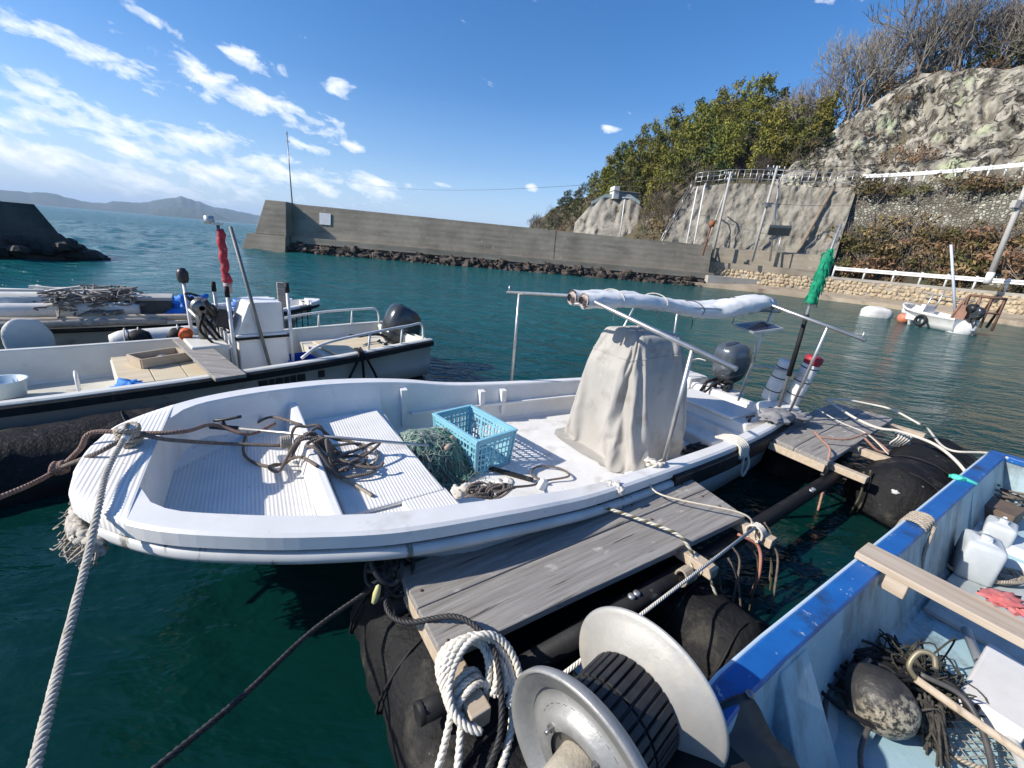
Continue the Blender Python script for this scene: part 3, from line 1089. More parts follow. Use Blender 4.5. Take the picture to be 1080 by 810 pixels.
def add_cracks(m, sc, depth, dark):
    """joints and crevices: dark warped seams that also dent the surface"""
    t = m.node_tree; q = NG(t); bs = t.nodes['Principled BSDF']
    o = q.node('ShaderNodeTexCoord').outputs['Object']
    wv = q.node('ShaderNodeTexNoise'); q.put(wv.inputs['Vector'], o); wv.inputs['Scale'].default_value = .5; wv.inputs['Detail'].default_value = 5
    va = q.node('ShaderNodeVectorMath', operation='MULTIPLY_ADD'); q.put(va.inputs[0], wv.outputs[1]); va.inputs[1].default_value = (5, 5, 5); q.put(va.inputs[2], o)
    mp = q.map(va.outputs[0], sc, (0.5, 0.3, 0.4))
    vo = q.node('ShaderNodeTexVoronoi', feature='DISTANCE_TO_EDGE'); q.put(vo.inputs['Vector'], mp); vo.inputs['Scale'].default_value = 1.0
    gate = q.ramp(q.noise(o, .22, 4), [(.42, 0.0), (.58, 1.0)])
    e = q.ramp(vo.outputs['Distance'], [(0.0, 1.0), (0.05, 0.0)])
    f = q.math('MULTIPLY', e, gate)
    old = bs.inputs['Base Color'].links[0].from_socket
    q.put(bs.inputs['Base Color'], q.mix(f, old, dark))
    on = bs.inputs['Normal'].links[0].from_socket
    b = q.node('ShaderNodeBump'); b.inputs['Distance'].default_value = depth; b.invert = True
    q.put(b.inputs['Height'], e); t.links.new(on, b.inputs['Normal']); t.links.new(b.outputs[0], bs.inputs['Normal'])


add_cracks(cliff_m, (.36, .36, .20), .5, (.055, .047, .036))


def cliff_pt(a, f):
    top = lerp1(a, [27.5, 30, 32.5, 34, 36.5, 39, 46, 58, 75], [11.0, 15.8, 18.6, 20.4, 23.6, 23.4, 22.0, 21.0, 20.0])
    r0 = lerp1(a, [28, 36, 46, 60, 75], [58.5, 58.5, 56, 50, 46])
    r1 = lerp1(a, [27.5, 36, 46, 60, 75], [61, 69, 66, 61, 57])
    z = 10.4 + (top - 10.4) * f
    r = r0 + (r1 - r0) * (f ** 1.25)
    p = Vector((a * 1.05, z * .9, 0))
    n1 = noise.fractal(p * .33, 1, 2.1, 6)
    pf = Vector((a * 1.5 + z * .55, z * .34 - a * .2, 3))
    rg_ = 1 - abs(noise.fractal(pf * .8, 1, 2.2, 6)) * 2.0
    fl_ = abs(noise.fractal(Vector((a * 2.6 + z * .8, z * .45, 7)), 1, 2.1, 4))
    n3 = noise.fractal(p * 2.6, .7, 2.1, 5)
    cav = -3.4 * math.exp(-(((a - 37.6) / 1.5) ** 2) - (((z - 16.5) / 3.2) ** 2))
    r += (-1.4 * n1 - .50 * rg_ + .45 * fl_ - .10 * n3) * min(1, f * 4 + .2) * min(1, (1 - f) * 6 + .35) - cav * .8
    return AE(a, r, z + .5 * noise.noise(p * .8) * f)


mb = sheet(27.5, 75, 330, 80, cliff_pt, Vector((0, 0, 0)))
tag(mb.build('cliff', cliff_m), kind='structure')

# upper road edge + block wall right of the slope
mb = MB()
ra = [AE(a, r) for a, r in ((34.6, 54.2), (38, 53.6), (42, 52.6), (46, 51.2), (50, 49.4), (56, 46.6), (64, 43.5), (74, 40.5))]
ras = spline(ra, 4)
mb = strip(ras, [0, 6.5], [10.3, 10.5])
tag(mb.build('upper_road', M('upper_road_asphalt', (0.1, 0.1, 0.098), (0.14, 0.14, 0.135), 1, 0.9)), kind='structure')
bwall = empty('block_wall', ras[4])
tag(bwall, 'high grey stone block wall between the two white guard rails, half hidden by brown creeper', 'retaining wall')
mb = MB()
o1 = off(ras, -3.6); o2 = off(ras, -.05); o3 = off(ras, .5)
mb.loft([[Vector((p.x, p.y, 1.5)), Vector((p.x * .5 + q.x * .5, p.y * .5 + q.y * .5, 5.9)), Vector((q.x, q.y, 10.45)), Vector((r.x, r.y, 10.45))] for p, q, r in zip(o1, o2, o3)], closed=False, smooth=False)
shift(mb, bwall.location)
def block_mat():
    m = bpy.data.materials.new('mottled_stone_blocks'); m.use_nodes = True
    t = m.node_tree; q = NG(t); bs = t.nodes['Principled BSDF']
    o = q.node('ShaderNodeTexCoord').outputs['Object']
    vo = q.node('ShaderNodeTexVoronoi'); q.put(vo.inputs['Vector'], o); vo.inputs['Scale'].default_value = 4.6
    sp = q.node('ShaderNodeSeparateColor'); q.put(sp.inputs[0], vo.outputs['Color'])
    c = q.ramp(sp.outputs[0], [(0.0, (0.12, 0.115, 0.085)), (0.5, (0.25, 0.24, 0.19)), (1.0, (0.45, 0.44, 0.36))])
    v2 = q.node('ShaderNodeTexVoronoi', feature='DISTANCE_TO_EDGE'); q.put(v2.inputs['Vector'], o); v2.inputs['Scale'].default_value = 4.6
    e = q.ramp(v2.outputs['Distance'], [(0.0, 0.0), (0.16, 1.0)])
    c = q.mix(e, (0.11, 0.10, 0.08), c)
    c = q.mix(q.ramp(q.noise(o, .5, 6, .7), [(.42, 0.0), (.62, .85)]), c, (.105, .085, .06))
    q.put(bs.inputs['Base Color'], c); bs.inputs['Roughness'].default_value = .9
    b = q.node('ShaderNodeBump'); b.inputs['Distance'].default_value = .08; q.put(b.inputs['Height'], e); t.links.new(b.outputs[0], bs.inputs['Normal'])
    return m
mb.build('block_face', block_mat(), bwall)

# guard rails
rail_w = M('white_guard_rail', (0.74, 0.74, 0.73), (0.64, 0.64, 0.62), 2, 0.45, spots=((0.4, 0.33, 0.26), 2, 0.66, 0.08))


def guard_rail(path, z, label, n_post):
    o = Vector((path[0].x, path[0].y, z))
    root = empty('guard_rail', o)
    tag(root, label, 'guard rail')
    mb = MB()
    for h in (.62, .78):
        P = [Vector((p.x, p.y, z + h)) - o for p in path]
        for a_, b_ in zip(P, P[1:]):
            mb.bar(a_, b_, .05, .13)
    mb.build('beam', rail_w, root)
    L = len(path)
    for i in range(n_post):
        p = path[int(i * (L - 1) / (n_post - 1))]
        pm = MB(); pm.tube([Vector((p.x, p.y, z - .1)) - o + Vector((0.05, .12, 0)), Vector((p.x, p.y, z + .92)) - o + Vector((0.05, .12, 0))], .07, 8)
        pm.build('post', rail_w, root)


lo_path = off(SHs, 3.3)
guard_rail(lo_path[17:33], 1.92, 'lower white guard rail on top of the tan stone sea wall', 8)
guard_rail(off(ras, .25)[1:16], 10.45, 'upper white guard rail at the foot of the pale cliff', 14)

# ---- sea haze: real air round the whole scene (sky outside it)
def haze_box():
    mb = MB(); mb.box((0, 0, 131.5), (18400, 18400, 269))
    m = bpy.data.materials.new('sea_haze'); m.use_nodes = True
    t = m.node_tree
    for n in list(t.nodes): t.nodes.remove(n)
    o = t.nodes.new('ShaderNodeOutputMaterial'); v = t.nodes.new('ShaderNodeVolumePrincipled')
    v.inputs['Color'].default_value = (.56, .76, 1, 1); v.inputs['Density'].default_value = 0.00013; v.inputs['Anisotropy'].default_value = 0.0
    t.links.new(v.outputs[0], o.inputs['Volume'])
    return tag(mb.build('haze', m), kind='stuff')
haze_box()
# ================================================================== VEGETATION
def leaf_mat(name, c1, c2, rnd=0.3):
    m = M(name, c1, c2, 0.9, 0.75, rnd=rnd, lo=.3, hi=.7)
    bs = m.node_tree.nodes['Principled BSDF']
    bs.inputs['Specular IOR Level'].default_value = 0.25
    return m


bark = M('bark', (0.09, 0.075, 0.06), (0.15, 0.13, 0.11), 3, 0.95)
bark_pale = M('pale_bare_bark', (0.17, 0.145, 0.12), (0.30, 0.265, 0.23), 2, 0.95, rnd=.2)
lf_bamboo = leaf_mat('bamboo_leaf', (0.12, 0.124, 0.022), (0.215, 0.20, 0.038), 0.26)
lf_dark = leaf_mat('evergreen_leaf', (0.035, 0.048, 0.016), (0.075, 0.088, 0.026), 0.35)
lf_brown = leaf_mat('dry_brown_leaf', (0.15, 0.098, 0.05), (0.25, 0.165, 0.085), 0.3)
lf_olive = leaf_mat('olive_scrub_leaf', (0.065, 0.066, 0.022), (0.13, 0.105, 0.035), 0.35)
lf_grey = leaf_mat('grey_brown_twig', (0.10, 0.078, 0.06), (0.17, 0.135, 0.105), 0.25)


def leaves(mb, c, rad, n, size, rng, droop=0.0, ragged=0.25):
    for _ in range(n):
        d = Vector((rng.gauss(0, 1), rng.gauss(0, 1), rng.gauss(0, 1))).normalized()
        rr = (rng.random() ** 0.45) * (1 + rng.uniform(-ragged, ragged))
        p = c + Vector((d.x * rad[0], d.y * rad[1], d.z * rad[2])) * rr
        nrm = (d * .7 + Vector((rng.uniform(-1, 1), rng.uniform(-1, 1), rng.uniform(-.4, 1)))).normalized()
        u = nrm.orthogonal().normalized()
        u.rotate(Matrix.Rotation(rng.uniform(0, 6.28), 3, nrm))
        w = nrm.cross(u)
        s = size * rng.uniform(.6, 1.4)
        a = p - u * s; b = p + u * s - Vector((0, 0, droop * s)); q1 = p + w * s * .42; q2 = p - w * s * .42
        mb.add([a, q1, b, q2], [(0, 1, 2, 3)])


def leafy_proto(name, seed, h, w, leafm, plumes, size, n_per, trunk_h=.5, droop=.4):
    rng = random.Random(seed)
    root = empty(name)
    cr = MB()
    for i in range(plumes):
        f = rng.random()
        z = h * (.28 + .66 * f)
        wr = w * (1.0 - .62 * f ** 1.6) * .62
        a = rng.uniform(0, 6.28)
        rr = wr * rng.uniform(.15, 1.0)
        c = Vector((math.cos(a) * rr, math.sin(a) * rr, z + rng.uniform(-.1, .1) * h))
        e = rng.uniform(.5, 1.1)
        leaves(cr, c, (w * .24 * e, w * .24 * e, h * .12 * e), n_per, size, rng, droop)
    for i in range(3):
        c = Vector((rng.uniform(-.2, .2) * w, rng.uniform(-.2, .2) * w, h * rng.uniform(.92, 1.02)))
        leaves(cr, c, (w * .10, w * .10, h * .10), n_per // 2, size, rng, droop)
    cr.build('crown', leafm, root)
    tr = MB()
    tr.tube([(0, 0, -.6), (.05 * w, 0, h * .4), (0, .04 * w, h * .85)], [h * .018, h * .013, h * .004], 6)
    for i in range(5):
        a = rng.uniform(0, 6.28); z = h * rng.uniform(.3, .65)
        tr.tube([(0, 0, z), (math.cos(a) * w * .3, math.sin(a) * w * .3, z + h * .14)], [h * .006, h * .002], 5)
    tr.build('trunk', bark, root)
    return root


def bare_proto(name, seed, h, spread, depth=5, twig=.02, mat=None):
    rng = random.Random(seed)
    root = empty(name)
    tr = MB(); cr = MB()

    def grow(p, d, L, r, lev):
        n = 3
        pts = [p]
        q = p.copy(); dd = d.copy()
        for i in range(n):
            dd = (dd + Vector((rng.uniform(-.3, .3), rng.uniform(-.3, .3), rng.uniform(-.05, .16)))).normalized()
            q = q + dd * (L / n)
            pts.append(q.copy())
        (tr if lev < 2 else cr).tube(pts, [r, r * .87, r * .74, r * .6], 5 if lev < 2 else 3, cap=False)
        if lev >= depth:
            return
        k = rng.choice((2, 2, 3)) if lev else 3
        for i in range(k):
            ax = dd.orthogonal().normalized(); ax.rotate(Matrix.Rotation(rng.uniform(0, 6.28), 3, dd))
            nd = (dd + ax * rng.uniform(.4, .8) * spread + Vector((0, 0, .16))).normalized()
            start = pts[-1] if i < 2 else pts[rng.choice((1, 2))]
            grow(start, nd, L * rng.uniform(.66, .88), max(twig, r * .60), lev + 1)

    for b in range(rng.choice((1, 2, 3))):
        grow(Vector((rng.uniform(-.3, .3) * (b > 0), rng.uniform(-.3, .3) * (b > 0), -.5)), Vector((rng.uniform(-.25, .25), rng.uniform(-.25, .25), 1)).normalized(), h * .27, h * .022, 0)
    tr.build('trunk', bark_pale, root)
    cr.build('crown', mat or bark_pale, root)
    return root


def shrub_proto(name, seed, h, w, leafm, n, size, twigs=14):
    rng = random.Random(seed)
    root = empty(name)
    cr = MB()
    for i in range(7):
        c = Vector((rng.uniform(-.5, .5) * w, rng.uniform(-.5, .5) * w, h * rng.uniform(.2, .75)))
        leaves(cr, c, (w * .3, w * .3, h * .28), n // 7, size, rng, .2)
    cr.build('foliage', leafm, root)
    st = MB()
    for i in range(twigs):
        a = rng.uniform(0, 6.28); r = w * rng.uniform(.2, .65)
        st.tube([(0, 0, -.1), (math.cos(a) * r * .5, math.sin(a) * r * .5, h * .5), (math.cos(a) * r, math.sin(a) * r, h * rng.uniform(.7, 1.1))], [.03, .02, .012], 3, cap=False)
    st.build('twigs', bark_pale, root)
    return root


PROTO_USED = set()


def place(proto, az, r, z, sc, label, cat, group, rng):
    o = copy_tree(proto) if proto.name in PROTO_USED else proto
    PROTO_USED.add(proto.name)
    o.location = AE(az, r, z)
    o.rotation_euler = (0, 0, rng.uniform(0, 6.28))
    o.scale = (sc * rng.uniform(.9, 1.1), sc * rng.uniform(.9, 1.1), sc * rng.uniform(.9, 1.12))
    return tag(o, label, cat, group)


rng = random.Random(21)
bam = [leafy_proto('bamboo_clump', 40 + i, 6.4, 3.2, lf_bamboo, 26, .19, 30) for i in range(3)]
evg = [leafy_proto('evergreen_tree', 60 + i, 5.6, 4.0, lf_dark, 24, .21, 28) for i in range(3)]
olv = [leafy_proto('scrub_tree', 80 + i, 3.6, 3.4, lf_olive, 13, .2, 24) for i in range(2)]
n_tree = 0
az = 1.5
rows = [.05, .22, .40, .58, .76, .94, 1.08]
for ri, f in enumerate(rows):
    a = 3.0 + ri * .35
    while a < 31.5:
        p = prof(a)
        r = p[1][0] + (p[2][0] - p[1][0]) * f + rng.uniform(-1.4, 1.4)
        if a > 26.5 and f < .35: a += 1.2; continue
        z = ground(a, r) - .25
        k = rng.random()
        if 7.5 < a < 14.2 and f < .2: a += 1.3; continue
        edge = a < 9 or (f < .15)
        sc = (.62 if edge else 1.0) * rng.uniform(.7, 1.15)
        if edge and k < .5:
            place(rng.choice(olv), a, r, z, sc, 'low olive scrub tree on the lower edge of the wooded hill', 'tree', 'scrub trees on the hill', rng)
        elif k < .74 and a > 8:
            place(rng.choice(bam), a, r, z, sc, 'yellow green feathery bamboo clump on the wooded hill', 'bamboo', 'bamboo clumps on the hill', rng)
        else:
            place(rng.choice(evg), a, r, z, sc, 'dark green evergreen tree among the bamboo on the hill', 'tree', 'evergreen trees on the hill', rng)
        n_tree += 1
        a += rng.uniform(.95, 1.4) * (1.25 if edge else 1.0)

bare = [bare_proto('bare_tree', 100 + i, 9.0, .95, 6, .022) for i in range(4)]
thin = [bare_proto('leafless_bush', 120 + i, 4.6, 1.1, 5, .014, lf_grey) for i in range(3)]
tall_lab = 'tall leafless tree with spreading pale branches on top of the pale cliff'
for i in range(24):
    a = 29.4 + i * 1.12 + rng.uniform(-.4, .4) if i < 18 else 50 + (i - 18) * 4
    top = lerp1(a, [27.5, 30, 32.5, 34, 36.5, 39, 46, 58, 75], [14.0, 17.5, 19.5, 21.2, 23.9, 23.6, 22.2, 21.2, 20.2])
    rr = lerp1(a, [27.5, 36, 46, 60, 75], [67, 71.5, 68.5, 63, 59]) + rng.uniform(-.5, 4.5)
    place(rng.choice(bare), a, rr, min(ground(a, rr), top + 1) - .4, rng.uniform(.95, 1.6) * (1.0 if a > 31 else .75), tall_lab, 'tree', 'bare trees above the cliff', rng)
for i in range(16):
    a = rng.uniform(23.5, 30.5)
    p = prof(a); f = rng.uniform(.1, .85) * min(1, (a - 21) / 8)
    r = p[1][0] + 2 + (p[2][0] - p[1][0]) * f
    place(rng.choice(thin), a, r, ground(a, r) - .2, rng.uniform(.8, 1.3), 'greyish brown leafless bush between the bamboo and the pale cliff', 'bush', 'leafless bushes beside the cliff', rng)
for i in range(22):
    a = rng.uniform(14.6, 21)
    p = prof(a)
    r = p[1][0] + rng.uniform(-3, 3.5)
    place(rng.choice(thin), a, r, ground(a, r) - .2, rng.uniform(.55, .95), 'greyish leafless bush at the foot of the wooded hill', 'bush', 'leafless bushes at the hill foot', rng)
shr = [shrub_proto('dry_shrub', 140 + i, 1.5, 2.2, lf_brown, 260, .13) for i in range(2)]
shg = [shrub_proto('green_shrub', 150 + i, 1.5, 2.2, lf_olive, 260, .13) for i in range(2)]
for i in range(40):
    a = rng.uniform(-.2, 17.5)
    p = prof(a)
    r = p[0][0] + (p[1][0] - p[0][0]) * rng.uniform(.15, 1.15)
    if 7 < a < 14.5 and r > 68: continue
    if rng.random() < .5:
        place(rng.choice(shr), a, r, ground(a, r) - .1, rng.uniform(.7, 1.5), 'dry brown shrub on the low bank behind the breakwater', 'shrub', 'dry shrubs on the bank', rng)
    else:
        place(rng.choice(shg), a, r, ground(a, r) - .1, rng.uniform(.7, 1.5), 'olive green shrub on the low bank behind the breakwater', 'shrub', 'green shrubs on the bank', rng)
# seaward tip of the cape: bare little trees
for i in range(14):
    a = rng.uniform(-1.4, 4.0)
    p = prof(a); r = p[1][0] + rng.uniform(-2, 8)
    place(rng.choice(thin), a, r, ground(a, r) - .2, rng.uniform(.7, 1.15), 'thin leafless bush on the seaward tip of the headland', 'bush', 'bushes on the headland tip', rng)
# top of the cliff: dark evergreen and brown edge
for i in range(14):
    a = 33.5 + i * .95
    rr = lerp1(a, [27.5, 36, 46, 60, 75], [66, 70.5, 67.5, 62, 58]) + rng.uniform(0, 2.5)
    zz = lerp1(a, [27.5, 30, 32.5, 34, 36.5, 39, 46, 58, 75], [11.5, 16, 18.6, 20.4, 23.6, 23.4, 22.0, 21.0, 20.0]) - .2
    if rng.random() < .45:
        place(rng.choice(evg), a, rr + 1, zz, rng.uniform(.5, .8), 'dark evergreen tree between the bare trunks on the cliff top', 'tree', 'evergreens on the cliff top', rng)
    else:
        place(rng.choice(shr), a, rr, zz, rng.uniform(.9, 1.4), 'rust brown shrub overhanging the top edge of the cliff', 'shrub', 'shrubs on the cliff edge', rng)
for a, f, sc in ((30.3, .85, 1.2), (36.6, .72, .8), (35.2, .55, .5), (33.2, .5, .4), (38.6, .25, 1.1), (37.7, .18, 1.2), (39.4, .2, .9)):
    p = cliff_pt(a, f)
    o = copy_tree(shr[0]) if a not in (30.3,) else copy_tree(shg[0])
    o.location = p; o.scale = (sc, sc, sc); o.rotation_euler = (0, 0, a)
    tag(o, 'tuft of dry brush growing on the face of the pale cliff' if a != 30.3 else 'yellow green tuft at the upper left edge of the cliff', 'shrub', 'brush on the cliff face' if a != 30.3 else None)
# creeper and scrub over the block wall
for i in range(95):
    a = rng.uniform(35.3, 51)
    k = int((a - 34.6) / 39.4 * (len(ras) - 1))
    f = rng.choice((rng.uniform(0, .42), rng.uniform(0, .42), rng.uniform(.80, .92), rng.uniform(0, .40), rng.uniform(0, .5)))
    if 37.5 < a < 44.5 and .52 < f < .82: f = rng.uniform(0, .45)
    base = AE(a, lerp1(a, [34.6, 38, 42, 46, 50, 56], [54.2, 53.6, 52.6, 51.2, 49.4, 46.6]) - 3.9 + 3.6 * f)
    z = 1.6 + 8.6 * f
    hang = f > .6
    pr = rng.choice(shr if (rng.random() < .62) else shg)
    o = copy_tree(pr)
    o.location = (base.x, base.y, z)
    o.rotation_euler = (0, 0, rng.uniform(0, 6.28))
    sc = rng.uniform(.7, 1.35); o.scale = (sc, sc, sc * (.9 if hang else 1.1))
    if pr in shr:
        tag(o, 'brown creeper clump hanging on the block wall between the guard rails', 'creeper', 'brown creeper on the wall')
    else:
        tag(o, 'olive creeper clump hanging on the block wall between the guard rails', 'creeper', 'olive creeper on the wall')

# ================================================================== THINGS ALONG THE SHORE
grey_pole = M('concrete_pole', (0.36, 0.345, 0.32), (0.45, 0.43, 0.40), 2, 0.8)
insul = M('white_insulator', (0.7, 0.7, 0.68), None, 3, 0.3)


def pole_base(px, py, r):
    p = EL(px, py, r); return p


def utility_pole(px0, py0, px1, py1, r, label, arms, rad=.13):
    b = pole_base(px0, py0, r); t = EL(px1, py1, r + .2)
    b.z -= .4
    root = empty('utility_pole', b)
    tag(root, label, 'utility pole')
    top = t - b
    mb = MB(); mb.tube([(0, 0, 0), top], [rad, rad * .7], 10); mb.build('shaft', grey_pole, root)
    for dz, L in arms:
        f = 1 - dz / top.z
        c = top * f
        am = MB(); am.bar(c + Vector((-L, .12, 0)), c + Vector((L, .12, 0)), .09, .09); am.build('crossarm', steel, root)
        for k in (-.9, -.3, .35, .9):
            im = MB(); im.lathe([(.02, 0), (.055, .04), (.035, .08), (.06, .12), (.03, .19)], 8, Matrix.Translation(c + Vector((L * k, .12, .045))))
            im.build('insulator', insul, root)
    return b, top


u1b, u1t = utility_pole(752, 267, 771, 181, 45.6, 'left utility pole standing on the quay in front of the sprayed slope', [(.25, .55), (.7, .4)])
u2b, u2t = utility_pole(794, 271, 820, 175, 45.4, 'taller utility pole with two crossarms and a switch box in front of the slope', [(.2, .8), (.75, .6)])
mb = MB(); c = u2b + u2t * .60
mb.box(c + Vector((0, -.25, 0)), (.42, .34, .3)); mb.tube([c + Vector((-.5, -.1, .2)), c + Vector((.5, -.1, .2))], .04, 6)
ob = mb.build('switch_box', steel); ob.parent = bpy.data.objects.get('utility_pole.001'); ob.location = ob.location - u2b
# stay pole
b3 = EL(744, 262, 46.5); t3 = EL(764, 205, 46.8)
mb = MB(); mb.tube([b3, t3], .07, 8)
tag(mb.build('stay_pole', grey_pole), 'short grey stay pole leaning beside the left utility pole', 'pole')
# mast carrying a dark panel
b4 = EL(813, 272, 46.2); t4 = EL(822, 188, 46.4); b4.z -= .3
r4 = empty('camera_mast', b4)
tag(r4, 'thin mast with a dark boxy panel halfway up, right of the tall utility pole', 'mast')
mb = MB(); mb.tube([(0, 0, 0), t4 - b4], [.09, .06], 8); mb.build('shaft', galv, r4)
p4 = EL(822, 243, 45.9) - b4
mb = MB(); mb.box(p4, (1.7, .5, .75), (0.5, 0, -.4)); mb.build('panel', M('dark_panel', (0.03, 0.04, 0.045), (0.05, 0.06, 0.065), 2, 0.4), r4, bev=.03)
mb = MB(); mb.tube([p4 + Vector((.3, 0, -.3)), EL(818, 272, 46.0) - b4], .05, 6); mb.build('brace', galv, r4)
# white conduits
for i, (x0, y0, x1, y1, lab) in enumerate(((723, 263, 735, 200, 'left one of two white vertical conduits at the end of the breakwater'), (731, 263, 743, 197, 'right one of two white vertical conduits at the end of the breakwater'))):
    a_, b_ = EL(x0, y0, 44.6), EL(x1, y1, 47.5)
    mb = MB(); mb.tube([a_, b_, b_ + Vector((.25, .5, .35)), b_ + Vector((.6, 1.6, .2))], .075, 8)
    tag(mb.build('conduit', white_pipe), lab, 'conduit')
# rusty davit
b5 = EL(742, 266, 44.0); b5.z -= .3
r5 = empty('davit', b5)
tag(r5, 'small rusty orange davit on the quay beside the breakwater end', 'davit')
rust = M('orange_rust', (0.33, 0.12, 0.045), (0.22, 0.09, 0.04), 6, 0.8)
t5 = EL(751, 234, 44.2) - b5
mb = MB(); mb.tube([(0, 0, 0), t5 * .9, t5, t5 + Vector((.35, 0, .15))], .07, 8); mb.build('post', rust, r5)
mb = MB(); mb.lathe([(.02, -.25), (.24, -.22), (.26, .2), (.05, .3)], 12, Matrix.Translation(t5 * .93 + Vector((0, -.1, 0)))); mb.tube([t5 * .95, t5 * .95 + Vector((.5, 0, .1))], .03, 6); mb.build('winch_head', rust, r5)
# leaning pole at the right edge
b6 = EL(1043, 294, 42.5); t6 = EL(1098, 160, 42.7); b6.z -= .3
r6 = empty('street_lamp', b6)
tag(r6, 'thick pale pole standing at the end of the lower guard rail, at the right edge', 'pole')
mb = MB(); mb.tube([(0, 0, 0), t6 - b6], [.17, .13], 12); mb.build('shaft', grey_pole, r6)
mb = MB(); mb.tube([(t6 - b6) * .0, (t6 - b6) * .09], .20, 12); mb.build('sleeve', rail_w, r6)
mb = MB(); k6 = (t6 - b6) * .62
mb.tube([k6 + Vector((-.25, -.05, .05)), k6 + Vector((.25, -.05, .05))], .05, 6); mb.box(k6 + Vector((-.3, -.05, 0)), (.3, .3, .45)); mb.build('junction_box', grey_pole, r6)
# lamp post behind the breakwater, terrace and shed
b7 = EL(654, 250, 62); t7 = EL(659, 209, 62)
r7 = empty('lamp_post', b7)
tag(r7, 'slim white lamp post behind the breakwater below the stone terrace', 'lamp post')
mb = MB(); mb.tube([(0, 0, -1.5), t7 - b7], .08, 8); mb.build('post', white_pipe, r7)
mb = MB(); mb.box((t7 - b7) + Vector((.35, 0, .05)), (1.3, .3, .14)); mb.build('lamp', white_pipe, r7, bev=.03)
tw = empty('terrace_wall', AE(10.5, 74, 7))
tag(tw, 'stepped stone terrace wall cut into the foot of the wooded hill', 'terrace wall')
st_grey = M('terrace_stone', (0.24, 0.22, 0.18), (0.36, 0.33, 0.28), 0.8, 0.9, bump=.8, bscale=3, bdist=.12, spots=((.1, .085, .06), .6, .54, .15))
def terr_pt(a, f):
    r = 72.5 + f * 3.4 + (1.1 if f > .45 else 0) + .5 * noise.fractal(Vector((a * 2, f * 4, 4)), 1, 2, 4)
    zt = lerp1(a, [6, 8, 9, 13, 15], [6.5, 10.0, 11.2, 11.4, 9.0]); zb = lerp1(a, [6, 9, 15], [0.5, 2.5, 3.0])
    return AE(a, r, zb + (zt - zb) * f)
sheet(6.2, 14.8, 40, 14, terr_pt, tw.location).build('stone_face', st_grey, tw)
mb = MB(); 
P = [terr_pt(a, 1.0) + Vector((0, 0, .0)) for a in (8.0, 9.5, 11, 12.5, 13.8)]
mb.loft([[p - tw.location + Vector((0, -.25, -.1)), p - tw.location + Vector((0, -.25, .45)), p - tw.location + Vector((0, .35, .45)), p - tw.location + Vector((0, .35, -.1))] for p in P], caps=(True, True), smooth=False)
mb.build('parapet', M('blue_grey_coping', (.2, .26, .27), (.27, .32, .32), 1, .8), tw)
sh0 = AE(10.6, 77.2, 11.2)
shd = empty('shed', sh0, R(8))
tag(shd, 'small white shed with a blue panel wall on the stone terrace', 'shed')
mb = MB(); mb.box((0, 0, .75), (.9, 2.2, 1.9)); mb.build('wall', M('shed_white', (.66, .66, .64), (.55, .55, .53), 2, .7), shd)
mb = MB(); mb.box((2.2, 0, .35), (3.4, 2.0, 1.2)); mb.build('panel_wall', M('shed_blue', (.13, .17, .21), (.2, .24, .28), 1.5, .6), shd)
mb = MB(); mb.box((1.7, 0, 1.02), (4.5, 2.4, .1)); mb.build('roof', conc_lt, shd)
# overhead wires
def wire(a, b, drop, label, r=.012):
    mb = MB(); mb.tube(sag(a, b, drop, 24), r, 4, cap=False)
    return tag(mb.build('overhead_wire', black_plastic), label, 'wire')
tA, tB = u1b + u1t * .97, u2b + u2t * .98
wire(tA + Vector((0, .12, .1)), tB + Vector((-.5, .12, .15)), .25, 'overhead wire joining the tops of the two utility poles')
wire(tB + Vector((.6, .12, .15)), AE(49, 56, 14.5), .9, 'overhead wire running right from the taller utility pole across the cliff', .018)
wire(u2b + u2t * .62, AE(49, 54, 9.5), .5, 'lower overhead cable running right from the switch box', .018)
wire(tA + Vector((-.4, .12, .1)), AE(-22, 150, 17), 2.0, 'long thin wire crossing the sky left from the utility pole', .022)
# ================================================================== WHITE OPEN BOAT (the nearest, middle of the picture)
def smooth_tab(xs, ys):
    """Catmull-Rom through a table"""
    def f(x):
        if x <= xs[0]: return ys[0]
        if x >= xs[-1]: return ys[-1]
        for i in range(1, len(xs)):
            if x <= xs[i]:
                u = (x - xs[i - 1]) / (xs[i] - xs[i - 1])
                p1, p2 = ys[i - 1], ys[i]
                h = xs[i] - xs[i - 1]
                m1 = (p2 - (ys[i - 2] if i > 1 else p1)) / (xs[i] - (xs[i - 2] if i > 1 else xs[i - 1] - h)) * h
                m2 = ((ys[i + 1] if i + 1 < len(ys) else p2) - p1) / ((xs[i + 1] if i + 1 < len(xs) else xs[i] + h) - xs[i - 1]) * h
                return p1 + m1 * u + (3 * (p2 - p1) - 2 * m1 - m2) * u * u + (2 * (p1 - p2) + m1 + m2) * u ** 3
    return f


